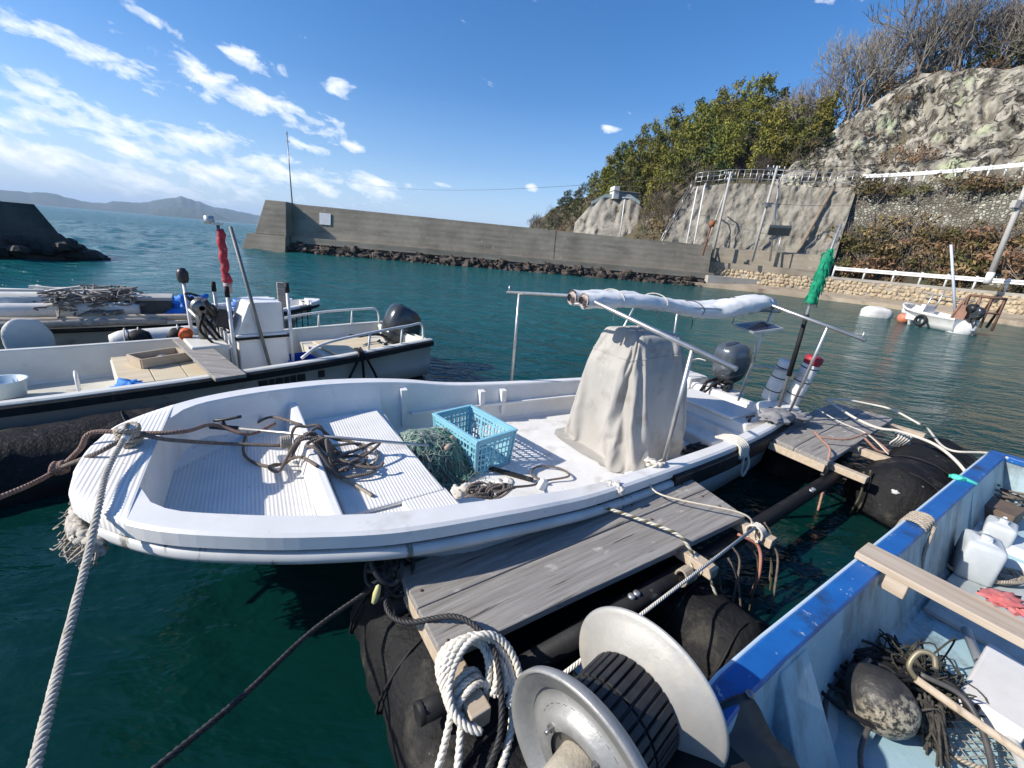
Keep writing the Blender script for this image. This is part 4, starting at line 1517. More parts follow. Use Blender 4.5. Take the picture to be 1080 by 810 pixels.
def boat_shell(root, Ls, b, zs, chine_k, chine_z, keel_z, rake, width_cap, floor_steps, mats, cap_z=0.0, front=0.28, aft=None, wall_in=0.05, names=('hull', 'gunwale', 'interior', 'deck'), floor_wall=None):
    """open boat: outer hull, gunwale cap, inner liner. Local x runs from bow to stern."""
    L = Ls[-1]
    # outer hull
    mb = MB()
    rings = []
    for s in Ls:
        B, Z = b(s), zs(s)
        k = chine_k(s); cz = chine_z(s); kz = keel_z(s)
        o1 = rake * max(0.0, 1 - s / 2.2)
        fl = max(0.0, min(1.0, (s - 1.15) / .5))          # flared bow turning into a full midbody
        ring = []
        for side in (1, -1):
            pts = [Vector((s, side * B, Z)), Vector((s + o1 * .10, side * B * .985, Z - .09)), Vector((s + o1 * .12, side * B * .955, Z - .10)), Vector((s + o1 * .30, side * B * (.80 + .13 * fl), Z * (.60 - .18 * fl) + cz * (.40 + .18 * fl) - .03)),
                   Vector((s + o1 * .7, side * B * k, cz)), Vector((s + o1 * .9, side * B * k * .5, kz * .7 + cz * .3))]
            if side == 1:
                ring += pts + [Vector((s + o1, 0, kz))]
            else:
                ring += pts[::-1]
        rings.append(ring)
    mb.loft(rings, closed=False, smooth=True)
    mb.add(rings[-1], [tuple(range(len(rings[-1])))])
    hull = mb.build(names[0], mats['hull'], root)
    # gunwale cap
    aft = aft if aft is not None else L
    mb = MB()
    ring = []
    for s in Ls:
        if s < front: continue
        B, Z, w = b(s), zs(s), width_cap(s)
        ring.append(s)
    for side in (1, -1):
        rr = []
        for s in ring:
            B, Z, w = b(s), zs(s), width_cap(s)
            rr.append([Vector((s, side * (B + .012), Z - .05)), Vector((s, side * (B + .012), Z + .012)), Vector((s, side * (B - .006), Z + .024)), Vector((s, side * (B - w + .008), Z + .024)), Vector((s, side * (B - w), Z + .012)), Vector((s, side * (B - w), Z - .06))])
        if side < 0: rr = [q[::-1] for q in rr]
        mb.loft(rr, closed=False, smooth=False)
        mb.add(rr[-1], [tuple(range(6))])
    # bow deck joins both sides
    bow = [s for s in Ls if s <= front + 1e-6]
    mid = []
    rr = []
    for s in bow:
        B, Z = b(s), zs(s) + .024
        n = 10
        rr.append([Vector((s, B + .012, Z - .07)), Vector((s, B + .010, Z - .012))] + [Vector((s, (B - .004) * (1 - 2 * j / n), Z + .012 * (1 - (1 - 2 * j / n) ** 2))) for j in range(n + 1)] + [Vector((s, -B - .010, Z - .012)), Vector((s, -B - .012, Z - .07))])
    deck = MB()
    deck.loft(rr[::-1], closed=False, smooth=True)
    last = rr[-1]
    zl = floor_steps[0][1] - .02
    deck.add(last[1:-1] + [Vector((p.x, p.y * .72, zl)) for p in last[1:-1]], [(i, i + 1, i + len(last) - 1, i + len(last) - 2) for i in range(len(last) - 3)])
    # front lip of the deck: close the stem
    deck.add(rr[0], [tuple(range(len(rr[0])))])
    if 'bow' in mats:
        deck.build('bow_deck', mats['bow'], root)
    gun = mb.build(names[1], mats['gunwale'], root)
    # liner
    mb = MB()
    rr = []
    fs = floor_steps           # [(s, z floor)]
    for s, zf in fs:
        B, Z, w = b(s), zs(s), width_cap(s)
        i1 = B - w; i0 = max(.05, i1 - wall_in)
        rr.append([Vector((s, i1, Z + .005)), Vector((s, (i1 + i0) / 2, (Z + zf) / 2)), Vector((s, i0, zf + .03)), Vector((s, i0 - .03, zf)), Vector((s, -i0 + .03, zf)), Vector((s, -i0, zf + .03)), Vector((s, -(i1 + i0) / 2, (Z + zf) / 2)), Vector((s, -i1, Z + .005))])
    k = len(rr[0])
    side_m = MB(); floor_m = MB()
    side_m.loft([q[:4] for q in rr], closed=False, smooth=False)
    side_m.loft([q[4:] for q in rr], closed=False, smooth=False)
    side_m.add(rr[0], [tuple(range(k))])
    side_m.add(rr[-1], [tuple(range(k))[::-1]])
    floor_m.loft([q[3:5] for q in rr], closed=False, smooth=False)
    side_m.build(names[2], mats['liner'], root)
    floor_m.build(names[3], mats['deck'], root)
    return hull


FA = Frame((-2.12, 1.80), R(32.5))
A = empty('white_boat', FA.wo(0, 0, 0), FA.ang)
tag(A, 'nearest white open fishing boat, with a rolled awning and a canvas covered console', 'boat')
bA = smooth_tab([0, .03, .08, .2, .4, .65, .9, 1.3, 1.9, 2.3, 3.2, 4.1, 5.0, 5.62], [.16, .34, .45, .60, .775, .91, 1.01, 1.115, 1.145, 1.12, 1.05, .98, .86, .75])
zA = smooth_tab([0, .5, 1, 1.6, 2.0, 2.4, 3, 4, 5.62], [.79, .78, .75, .705, .66, .60, .565, .54, .52])
_wA = smooth_tab([.2, .5, 1.5, 2.0, 2.4, 5.62], [.13, .14, .14, .12, .10, .09])
def wA(s):
    k = max(0.0, min(1.0, (.28 + .20 - s) / .20))
    return _wA(s) + .15 * (1 - math.sqrt(max(0, 1 - k * k)))
kA = smooth_tab([0, .6, 1.2, 1.72, 2.5, 4, 5.62], [.10, .22, .46, .88, .91, .92, .92])
zcA = smooth_tab([0, .6, 1.6, 3, 5.62], [.30, .16, .07, .04, .06])
LsA = [0, .008, .015, .03, .05, .08, .12, .16, .2, .24, .28] + [.28 + .06 * i for i in range(1, 34)] + [2.4 + .115 * i for i in range(28)] + [5.62]
hull_w = M('boat_hull_white', (0.68, 0.685, 0.68), (0.60, 0.61, 0.60), 2.2, 0.38, spots=((0.25, 0.24, 0.20), 2.4, 0.58, 0.18, (1, 1, 3)), spots2=((.10, .095, .085), 13, .64, .05, (1, 1, 5)), bump=.04, bscale=40)
mA = dict(hull=hull_w, gunwale=white, bow=white_deck, liner=white, deck=white_deck)
boat_shell(A, LsA, bA, zA, kA, zcA, lambda s: lerp1(s, [0, .5, 1.5], [.22, .08, -.12]), .50, wA,
           [(.274, .50), (.284, .50), (.30, .50), (.32, .50), (.34, .50), (.37, .50), (.41, .50), (.45, .50), (.5, .5), (.6, .495), (.8, .49), (1.0, .48), (1.3, .47), (1.5, .465), (1.72, .46), (1.721, .20), (2.0, .20), (2.4, .20), (3.0, .20), (3.8, .20), (4.7, .20), (4.82, .20), (4.821, .40), (5.5, .40)], mA, wall_in=.06)


def ab(name, mat, fn, parent=None, **kw):
    mb = MB(); fn(mb); return mb.build(name, mat, parent or A, **kw)


# dividing board across the fore well and the raised platform lip behind it
def _thw(mb):
    mb.loft([[Vector((.91, .89, .49)), Vector((.965, .91, .655)), Vector((1.02, .91, .66)), Vector((1.035, .89, .48))], [Vector((1.02, -.87, .49)), Vector((1.06, -.89, .61)), Vector((1.11, -.89, .61)), Vector((1.13, -.87, .48))]], caps=(True, True), smooth=False)
ab('thwart', white, _thw, bev=.01)
def _lip(mb):
    mb.box((1.40, .16, .485), (.60, 1.42, .03), (0, 0, R(3)))
    mb.box((1.62, -.72, .47), (.30, .42, .045), (0, 0, R(5)))
ab('hatch_lid', white_deck, _lip, bev=.012)
# stiffeners and shelf along the far side
for i, s in enumerate((1.93, 2.75, 3.0, 4.4)):
    for sd in (1, -1):
        ab('stiffener', white, lambda mb: mb.loft([[Vector((s - .03, sd * (bA(s) - wA(s) + .01), zA(s) - .02)), Vector((s + .03, sd * (bA(s) - wA(s) + .01), zA(s) - .02)), Vector((s + .03, sd * (bA(s) - wA(s) - .075), zA(s) - .03)), Vector((s - .03, sd * (bA(s) - wA(s) - .075), zA(s) - .03))],
                                               [Vector((s - .02, sd * (bA(s) - wA(s) - .02), .27)), Vector((s + .02, sd * (bA(s) - wA(s) - .02), .27)), Vector((s + .02, sd * (bA(s) - wA(s) - .075), .27)), Vector((s - .02, sd * (bA(s) - wA(s) - .075), .27))]], caps=(True, True), smooth=False))
for sd in (1, -1):
    ab('side_shelf', white, lambda mb: mb.loft([[Vector((s, sd * (bA(s) - wA(s) - .02), .40)), Vector((s, sd * (bA(s) - wA(s) - .08), .40)), Vector((s, sd * (bA(s) - wA(s) - .08), .375)), Vector((s, sd * (bA(s) - wA(s) - .02), .375))] for s in (2.0, 2.5, 3.0, 3.6, 4.2, 4.75)], caps=(True, True), smooth=False))
# rub strips: cracked white plastic forward, black rubber aft
for sd in (1, -1):
    ab('rub_strip', M('white_rub_strip', (.60, .60, .58), (.48, .48, .46), 4, .5, spots=((.16, .15, .13), 14, .60, .06, (1, .3, .3))), lambda mb: mb.tube([Vector((s + .05, sd * (bA(s) * .985 + .022), zA(s) - .105)) for s in LsA if .05 < s < 4.0], .032, 8))
    ab('rub_strip', black_rubber, lambda mb: mb.loft([[Vector((s, sd * (bA(s) + .015), zA(s) - .03)), Vector((s, sd * (bA(s) + .05), zA(s) - .045)), Vector((s, sd * (bA(s) + .045), zA(s) - .17)), Vector((s, sd * (bA(s) * .95), zA(s) - .19))] for s in (3.3, 3.6, 4.1, 4.6, 5.0, 5.3, 5.6)], caps=(True, True), smooth=False))
# transom, stern locker, corner boxes
ab('transom', white, lambda mb: mb.box((5.56, 0, .47), (.10, 1.42, .16)), bev=.015)
ab('stern_locker', white, lambda mb: mb.box((5.12, -.12, .37), (.42, 1.15, .26), taper=.94), bev=.025)
ab('stern_locker', white, lambda mb: mb.box((5.12, -.12, .515), (.46, .80, .035)), bev=.012)
ab('engine_well', white, lambda mb: mb.box((5.78, .22, .30), (.44, .50, .42)), bev=.03)
for sd in (1, -1):
    ab('quarter_box', white, lambda mb: mb.box((5.66, sd * .57, .50), (.42, .34, .20), taper=.9), bev=.03)
ab('step_box', white, lambda mb: mb.box((4.72, -.35, .25), (.26, .42, .13)), bev=.02)
ab('cleat', black_plastic, lambda mb: (mb.tube([(5.05, -.62, .50), (5.05, -.62, .55)], .014, 8), mb.tube([(4.98, -.62, .555), (5.12, -.62, .555)], .012, 8)))
# bow bitt
ab('bow_bitt', white_pipe, lambda mb: (mb.tube([(.17, .06, .80), (.17, .06, .93)], .035, 12), mb.tube([(.17, -.03, .89), (.17, .15, .89)], .018, 8)))
ab('bow_eye', steel, lambda mb: mb.tube([Vector((-.012, .04 + .03 * math.cos(t), .74 + .03 * math.sin(t))) for t in [i * PI / 6 for i in range(13)]], .007, 6))
# small screw holes / drain holes of the thwart
ab('drain_hole', black_plastic, lambda mb: [mb.lathe([(.0, .004), (.009, .004), (.009, 0)], 10, axis_m((1.08 - .012 * i + .005, -.62 + i * .07, .546 + .002 * i), (-.9, 0, .45))) for i in range(3)])

# awning frame
frame_m = galv
def pole(name, pts, r=.015, mat=frame_m, parent=None):
    return ab(name, mat, lambda mb: mb.tube(pts, r, 8), parent)
hf = 3.18
af = ab('awning_frame', frame_m, lambda mb: mb.tube([(hf, 1.30, 1.525), (hf, .05, 1.655), (hf + .02, -1.36, 1.43)], .017, 10))
def part(name, mat, pts, r): 
    mb = MB(); mb.tube(pts, r, 8); return mb.build(name, mat, af)
part('post', frame_m, [(3.20, 1.09, .56), (hf, 1.06, 1.55)], .016)
part('post', frame_m, [(3.28, -.97, .55), (hf + .02, -1.05, 1.48)], .016)
part('hook', frame_m, [(hf, 1.27, 1.53), (hf, 1.27, 1.60)], .008)
hr = 5.30
rf = ab('awning_frame', frame_m, lambda mb: mb.tube([(hr, 1.10, 1.50), (hr, -.40, 1.66), (hr + .02, -1.24, 1.49)], .016, 10))
def part2(name, mat, pts, r): 
    mb = MB(); mb.tube(pts, r, 8); return mb.build(name, mat, rf)
part2('post', frame_m, [(5.45, .74, .54), (hr, .70, 1.54)], .014)
part2('post', frame_m, [(5.58, -.74, .60), (hr + .02, -.93, 1.545)], .014)
part2('hook', frame_m, [(hr + .02, -1.21, 1.495), (hr + .02, -1.21, 1.56)], .008)
part2('post', frame_m, [(5.35, -.30, .58), (5.32, -.41, 1.64)], .013)
part2('stern_rail', frame_m, [(5.40, -.33, .98), (5.62, -.36, .98), (5.75, -.72, .97)], .012)
pole('awning_ridge', [(3.10, .06, 1.59), (5.45, -.42, 1.60)], .013)
part('post', frame_m, [(4.35, .93, .55), (4.45, .62, 1.50)], .012)
# solar panel clamped to the stern post
def _sol(mb):
    mb.box((5.2, -.37, 1.435), (.34, .30, .018), (R(4), R(-10), R(-20)))
sp_ = ab('solar_panel', M('panel_frame', (.6, .6, .6), (.52, .52, .52), 5, .35, .6), _sol)
pvm = M('solar_cells', (0.012, 0.018, 0.05), (0.02, 0.026, 0.065), 8, 0.15)
def _cells(mb):
    m = Euler((R(4), R(-10), R(-20))).to_matrix()
    for i in range(4):
        for j in range(3):
            mb.box(Vector((5.2, -.37, 1.435)) + m @ Vector(((i - 1.5) * .076, (j - 1) * .088, .0105)), (.070, .082, .003), m)
mb = MB(); _cells(mb); mb.build('cells', pvm, sp_)
pole('bracket', [(5.34, -.36, 1.05), (5.2, -.37, 1.42)], .010)

# outboard motor
def outboard(root, o, mcowl, mdark, tilt=0.0, sc=1.0, yaw=0.0):
    """outboard clamped to the transom: cowl, midsection, bracket, gearcase, propeller. o = swivel point, +x points aft"""
    m = Matrix.Translation(o) @ Matrix.Rotation(yaw, 4, 'Z') @ Matrix.Rotation(tilt, 4, 'Y') @ Matrix.Scale(sc, 4)
    def ring(z, hx, hy, cx, n=20, sq=.62):
        out = []
        for j in range(n):
            a = 2 * PI * j / n
            cxx, syy = math.cos(a), math.sin(a)
            out.append(m @ Vector((cx + hx * abs(cxx) ** sq * (1 if cxx > 0 else -1), hy * abs(syy) ** sq * (1 if syy > 0 else -1), z)))
        return out
    mb = MB()
    mb.loft([ring(.20, .17, .12, .10), ring(.24, .215, .155, .11), ring(.34, .245, .175, .11), ring(.46, .235, .172, .10), ring(.55, .205, .155, .085), ring(.60, .155, .125, .07), ring(.615, .08, .07, .06)], caps=(False, True))
    ob = mb.build('outboard_motor', mcowl, root)
    mb = MB()
    mb.loft([ring(.10, .10, .085, .09), ring(.14, .17, .125, .10), ring(.20, .205, .148, .105), ring(.243, .219, .158, .11), ring(.25, .21, .15, .11)], caps=(True, True))
    mb.build('lower_cowl', mdark, ob)
    mb = MB(); mb.loft([ring(.53, .215, .05, .09), ring(.585, .178, .045, .078), ring(.625, .09, .035, .06)], caps=(True, True)); mb.build('top_band', mdark, ob)
    mb = MB(); mb.loft([ring(.12, .085, .06, .10), ring(-.25, .075, .045, .12), ring(-.5, .085, .03, .13)], caps=(True, True)); mb.build('midsection', mdark, ob)
    mb = MB(); mb.loft([ring(-.42, .16, .09, .14), ring(-.435, .17, .095, .145)], caps=(True, True)); mb.build('cavitation_plate', mdark, ob)
    mb = MB(); mb.lathe([(.005, -.16), (.045, -.10), (.055, .0), (.05, .10), (.03, .15)], 14, m @ axis_m((.14, 0, -.60), (1, 0, 0))); mb.loft([ring(-.46, .08, .022, .13), ring(-.58, .07, .03, .13)]); mb.loft([ring(-.60, .06, .02, .12), ring(-.78, .03, .008, .16)]); mb.build('gearcase', mdark, ob)
    mb = MB()
    for k in range(3):
        a = k * 2 * PI / 3
        d = Vector((0, math.cos(a), math.sin(a))); w = Vector((0, -math.sin(a), math.cos(a)))
        c = Vector((.29, 0, -.60))
        pts = [c + d * .03, c + d * .09 + w * .05 + Vector((.02, 0, 0)), c + d * .15 + w * .03 + Vector((.02, 0, 0)), c + d * .14 - w * .035 - Vector((.02, 0, 0)), c + d * .07 - w * .05 - Vector((.02, 0, 0))]
        mb.add([m @ p for p in pts] + [m @ (p + Vector((.008, 0, 0))) for p in pts], [(0, 1, 2, 3, 4), (9, 8, 7, 6, 5)] + [(i, (i + 1) % 5, (i + 1) % 5 + 5, i + 5) for i in range(5)])
    mb.build('propeller', mdark, ob)
    mb = MB()
    for sd in (1, -1):
        mb.loft([[Vector(p) for p in [(-.13, sd * .10, .05), (-.02, sd * .10, .12), (.06, sd * .10, -.20), (-.13, sd * .10, -.16)]], [Vector(p) for p in [(-.13, sd * .075, .05), (-.02, sd * .075, .12), (.06, sd * .075, -.20), (-.13, sd * .075, -.16)]]], caps=(True, True), smooth=False)
    mb.tube([(-.03, -.12, .08), (-.03, .12, .08)], .022, 10)
    mb.v = [Matrix.Translation(o) @ Matrix.Rotation(yaw, 4, 'Z') @ Matrix.Scale(sc, 4) @ p for p in mb.v]
    mb.build('bracket', mdark, ob)
    mb = MB()
    mb.tube([m @ Vector(p) for p in [(-.08, .05, .16), (-.2, .09, .14), (-.34, .07, .05), (-.5, .02, .02)]], .02, 8)
    mb.tube([m @ Vector(p) for p in [(-.08, -.05, .16), (-.2, -.02, .15), (-.36, .0, .06), (-.55, -.04, .0)]], .014, 8)
    mb.build('control_cable', black_rubber, ob)
    return ob


outboard(A, Vector((5.78, .16, .50)), silver_engine, dark_engine, R(-8), .98)
# low wire rail at the stern beside the engine
ab('engine_guard', steel, lambda mb: mb.tube(spline([(5.45, .55, .55), (5.5, .5, .78), (5.52, .42, .86), (5.55, .30, .86)], 5), .012, 6))

# two white foam-wrapped tubes lashed at the near quarter, one with a red cap
ctop = []
for i, (s0, t0, lab, L, lean) in enumerate(((5.74, -.42, 'capless white foam tube lashed upright at the stern of the nearest boat', .46, .02), (5.86, -.60, 'white foam tube with a red cap lashed upright at the stern', .50, .05))):
    base = FA.wo(s0, t0, .60)
    root = empty('foam_tube', base)
    tag(root, lab, 'fender tube')
    d = Vector((FA.a.x * lean, FA.a.y * lean, 1)).normalized() + FA.n * (-.16)
    m = axis_m((0, 0, 0), d)
    mb = MB(); mb.lathe([(.0, 0), (.072, .0), (.08, .02), (.079, .16), (.082, .18), (.079, .3), (.08, L), (.07, L + .02), (0, L + .02)], 18, m)
    mb.build('tube', M('white_foam_wrap', (.74, .73, .70), (.63, .61, .57), 6, .6, bump=.2, bscale=30), root)
    for h in (.12, .28, L - .06):
        mb = MB(); mb.lathe([(.081, h - .006), (.086, h), (.081, h + .006)], 18, m); mb.build('lashing', black_rubber, root)
    if i:
        mb = MB(); mb.lathe([(.0, L + .075), (.075, L + .07), (.088, L + .05), (.086, L + .01), (.08, L - .02)], 18, m); mb.build('cap', M('red_cap', (.38, .025, .04), (.28, .02, .03), 6, .5), root)
# green net-wrapped pole standing at the stern
pr = empty('wrapped_pole', FA.wo(5.5, -.66, .62))
tag(pr, 'long thin pole wrapped in bright green net at the stern of the nearest boat', 'pole')
pb_, pm_, pt_ = Vector((0, 0, 0)), FA.wo(5.5, -.65, 1.72) - pr.location, FA.wo(5.5, -.70, 2.46) - pr.location
mb = MB(); mb.tube([pb_, pm_, pt_], [.017, .015, .010], 8); mb.build('shaft', galv, pr)
mb = MB(); mb.tube([pb_ + Vector((0, 0, .35)), pb_.lerp(pm_, .9)], [.024, .020], 8); mb.build('black_tape', black_rubber, pr)
mb = MB()
rng = random.Random(4)
gt = pm_.lerp(pt_, .70)
n = 22
mb.tube([pm_.lerp(gt, i / n) + Vector((rng.uniform(-.006, .006), rng.uniform(-.006, .006), 0)) for i in range(n + 1)], [(.020 + .03 * min(1, 5 * (1 - i / n)) * rng.uniform(.75, 1.15)) for i in range(n + 1)], 10)
for i in range(60):
    p = pm_.lerp(gt, rng.random()); a = rng.uniform(0, 6.28)
    mb.tube([p, p + Vector((math.cos(a) * .05, math.sin(a) * .05, rng.uniform(-.03, .02))), p + Vector((math.cos(a) * .065, math.sin(a) * .065, rng.uniform(-.09, -.02)))], .0035, 4)
mb.build('green_net', M('green_net_wrap', (.0, .19, .095), (.0, .28, .14), 40, .7, bump=.5, bscale=120), pr)

# ------------------------------------------------------------------ rolled awning
an = empty('rolled_awning', FA.wo(3.15, 0, 1.66))
tag(an, 'white awning sheet rolled up lengthwise over the nearest white boat', 'awning')
rngA = random.Random(9)
sheet_w = M('white_awning_sheet', (.76, .76, .75), (.66, .66, .65), 5, .42, bump=.35, bscale=22, bdist=.012, spots=((.5, .48, .45), 4, .6, .15))
def roll(mb, pts, r, seed, k=20, ra=.2):
    n = len(pts)
    rings = []
    for i, p in enumerate(pts):
        f = i / (n - 1)
        rg = []
        for j in range(k):
            a = 2 * PI * j / k
            rr = r(f) * (1 + ra * .6 * noise.noise(Vector((i * .9 + seed, math.cos(a) * 3, math.sin(a) * 3))) + ra * noise.fractal(Vector((i * .55 + seed, math.cos(a) * 1.4, math.sin(a) * 1.4)), 1, 2, 3))
            rg.append(p + FA.n * math.cos(a) * rr * 1.05 + Vector((0, 0, math.sin(a) * rr * .95)))
        rings.append(rg)
    mb.loft(rings, caps=(False, True))
rp = []
for i in range(49):
    f = i / 48
    s = 3.12 + f * 2.45
    t = .05 - .20 * f - .28 * max(0, f - .45)
    z = 1.635 + .014 * math.sin(f * 9) - .05 * math.exp(-((f - .58) / .16) ** 2) + .03 * math.exp(-((f - .9) / .1) ** 2)
    rp.append(FA.wo(s, t, z) - an.location)
mb = MB()
roll(mb, [p + FA.n * .075 for p in rp], lambda f: .064 + .010 * math.sin(f * 14) * (f > .3), 1)
mb.build('roll', sheet_w, an)
mb = MB()
roll(mb, [p - FA.n * .08 + Vector((0, 0, -.008)) for p in rp[:44]], lambda f: .066 + .035 * (f > .68) * math.sin((f - .68) / .32 * PI), 5)
mb.build('roll', sheet_w, an)
mb = MB()
for off_ in (.075, -.08):
    c = rp[0] + FA.n * off_
    mb.lathe([(.058, .004), (.055, -.002), (.034, -.003), (.03, .03)], 16, axis_m(c, -FA.a))
    mb.lathe([(.012, .01), (.02, -.005), (.0, -.006)], 10, axis_m(c, -FA.a))
mb.build('roll_end', M('awning_core', (.30, .20, .17), (.42, .40, .37), 30, .7), an)
for i in (7, 17, 26, 36):
    mb = MB()
    c = rp[i]
    mb.tube([c + FA.n * .155 * math.cos(a) + Vector((0, 0, .078 * math.sin(a))) for a in [j * PI / 10 for j in range(20)]], .0045, 6, closed=True)
    mb.tube(spline([c + FA.n * -.05 + Vector((0, 0, -.095)), c + FA.n * -.06 + Vector((0, 0, -.15)), c + FA.n * -.04 + FA.a * .02 + Vector((0, 0, -.19))], 4), .004, 5)
    mb.build('tie', rope_white if i % 2 else black_plastic, an)

# ------------------------------------------------------------------ console under a canvas cover
canvas = M('beige_canvas', (0.33, 0.312, 0.28), (0.42, 0.40, 0.365), 3, .9, stretch=(1, 1, .35), bump=.3, bscale=7, bdist=.010, brough=.42, spots=((.22, .20, .17), 3.2, .55, .2), spots2=((.52, .50, .46), 5, .64, .1), sheen=.1)
cvo = empty('console_cover', FA.wo(3.84, 0, .2))
tag(cvo, 'beige canvas cover draped over the steering console of the nearest white boat', 'canvas cover')
_pts = [FA.wo(3.90 + p[0], -.03 + p[1] * .97, .203 + p[2] * .985) - cvo.location for p in DRAPE_PTS]
_fs = DRAPE_FACES
mb = MB(); mb.add(_pts, _fs, True)
mb.build('canvas', canvas, cvo, sub=1)
mb = MB()
mb.tube([_pts[34 * NC - 4 * NC + j] * 1.0 for j in range(NC)], .005, 5, closed=True)
mb.build('seam', canvas, cvo)
# ================================================================== FLOATING GANGWAYS AND REEL
FG = Frame((-.33, 1.415), R(35.5))
G0 = FG.wo(0, 0, 0)


def wrapped_float(name, label, u0, v0, u1, v1, z, r, seed, group=None, parent_frame=FG, nk=28, nl=44, amp=.10, mat=black_cloth):
    a_, b_ = parent_frame.wo(u0, v0, z), parent_frame.wo(u1, v1, z)
    root = empty(name, a_.lerp(b_, .5) - Vector((0, 0, r)))
    tag(root, label, 'float', group)
    d = (b_ - a_); L = d.length; d.normalize()
    w = Vector((-d.y, d.x, 0))
    mb = MB(); rings = []
    for i in range(nl + 1):
        f = i / nl
        e = min(f, 1 - f) * L
        rr = r * (min(1, e / (r * .55)) ** .45 if e < r * .55 else 1)
        c = a_.lerp(b_, f) - root.location
        rg = []
        for j in range(nk):
            t = 2 * PI * j / nk
            n_ = noise.fractal(Vector((f * L * 3.2 + seed, math.cos(t) * 1.6, math.sin(t) * 1.6)), 1, 2, 4)
            wr = abs(noise.noise(Vector((f * L * 5 + seed * 3, t * 1.6, 2))))
            k = rr * (1 + amp * n_ - amp * .8 * wr)
            rg.append(c + w * math.cos(t) * k + Vector((0, 0, math.sin(t) * k)))
        rings.append(rg)
    mb.loft(rings, caps=(True, True))
    mb.build('cover', mat, root)
    # lashings round the cover
    for f in (.12, .38, .66, .88):
        mb = MB()
        c = a_.lerp(b_, f) - root.location
        mb.tube([c + (w * math.cos(t) + Vector((0, 0, math.sin(t)))) * (r * 1.01) + d * .02 * math.sin(3 * t) for t in [2 * PI * j / 24 for j in range(24)]], .007, 6, closed=True)
        mb.build('lashing', black_rubber, root)
    return root


wrapped_float('wrapped_float', 'dusty black cloth covered float under the near end of the long plank gangway', .10, .62, .10, -1.15, .02, .30, 1, 'floats of the gangways')
wrapped_float('wrapped_float', 'black cloth covered float behind the aluminium reel, under the far end of the long gangway', 1.62, .45, 1.50, -.92, -.02, .25, 2, 'floats of the gangways')
wrapped_float('wrapped_float', 'black cloth covered float on the outer side of the short gangway, beside the blue boat', 3.92, -.72, 5.75, -.72, .10, .36, 3, 'floats of the gangways', amp=.13)
wrapped_float('wrapped_float', 'black cloth covered float under the short gangway, against the stern of the white boat', 3.95, .22, 5.7, .25, .02, .28, 4, 'floats of the gangways')


def gangway(label, quad, z0, z1, seam, name='plank_gangway'):
    """two broad planks side by side on crossing timbers; quad = four plan corners (u, v)"""
    c0 = FG.wo(*quad[0], z0)
    root = empty(name, (c0.x, c0.y, z0), FG.ang)
    tag(root, label, 'gangway')
    q = [Vector((p[0] - quad[0][0], p[1] - quad[0][1], 0)) for p in quad]      # A far-near corner, B, C, D round
    A_, B_, C_, D_ = q
    th = .042
    for i, (k0, k1, lift) in enumerate(((0, seam, 0.0), (seam + .006, 1, -.004))):
        P = [A_.lerp(D_, k0), B_.lerp(C_, k0), B_.lerp(C_, k1), A_.lerp(D_, k1)]
        n = 16
        mb = MB(); rings = []
        for j in range(n + 1):
            f = j / n
            e0, e1 = P[0].lerp(P[1], f), P[3].lerp(P[2], f)
            z = (z1 - z0) * f + lift + .004 * math.sin(f * 5 + i)
            rings.append([e0 + Vector((0, 0, z)), e1 + Vector((0, 0, z)), e1 + Vector((0, 0, z - th)), e0 + Vector((0, 0, z - th))])
        mb.loft(rings, caps=(True, True), smooth=False)
        mb.build('plank', grey_wood, root, bev=.006)
    return root


g1 = gangway('long two plank grey gangway floating alongside the nearest white boat', [(0.0, .265), (2.27, .29), (2.14, -.36), (0.0, -.27)], .45, .45, .50)
u0, v0 = 0.0, .265
def gp(u, v, z): return Vector((u - u0, v - v0, z - .45))
def gpart(root, name, mat, fn, **kw):
    mb = MB(); fn(mb); return mb.build(name, mat, root, **kw)
gpart(g1, 'sleeper', pale_wood, lambda mb: mb.bar(gp(.045, .30, .362), gp(.045, -.50, .362), .085, .085), bev=.006)
for u, v1 in ((1.50, -.52), (2.10, -.56)):
    gpart(g1, 'crossbeam', pale_wood, lambda mb: mb.bar(gp(u, .24, .374), gp(u + .03, v1, .374), .075, .06), bev=.005)
for v, nm in ((-.37, 0), (.20, 1)):
    gpart(g1, 'side_bar', black_rubber, lambda mb: mb.tube([gp(.2 - .25 * nm, v - .0, .285), gp(1.6, v, .285), gp(4.1 if not nm else 2.2, v + (.03 if not nm else 0), .30)], .052, 14))
for u in (1.02, 1.06, 3.2, 3.24):
    gpart(g1, 'bolt_head', galv, lambda mb: mb.lathe([(.02, -.004), (.02, .006), (.012, .012), (0, .012)], 10, axis_m(gp(u, -.372, .337), (0, 0, 1))))
gpart(g1, 'bolt_head', galv, lambda mb: mb.lathe([(.016, -.01), (.016, .02), (.0, .024)], 8, axis_m(gp(1.42, .1, .452), (0, 0, 1))))
for u in (.05, 1.52, 2.08):
    for v in (.20, .08, -.08, -.21):
        gpart(g1, 'nail_head', M('rusty_nail', (.09, .05, .035), (.15, .09, .06), 20, .8), lambda mb: mb.lathe([(.0, .003), (.007, .003), (.008, -.004)], 8, Matrix.Translation(gp(u + .01 * v, v, .4525 if v > 0 else .4485))))
g2 = gangway('short grey plank gangway between two black floats, behind the stern of the white boat', [(3.72, .30), (5.78, .40), (5.93, -.19), (3.66, -.30)], .45, .45, .52)
u0, v0 = 3.72, .30
gpart(g2, 'crossbeam', pale_wood, lambda mb: mb.bar(gp(3.82, .30, .374), gp(3.80, -.56, .374), .07, .06), bev=.005)
gpart(g2, 'crossbeam', pale_wood, lambda mb: mb.bar(gp(4.50, .28, .374), gp(4.50, -.60, .374), .075, .065), bev=.005)
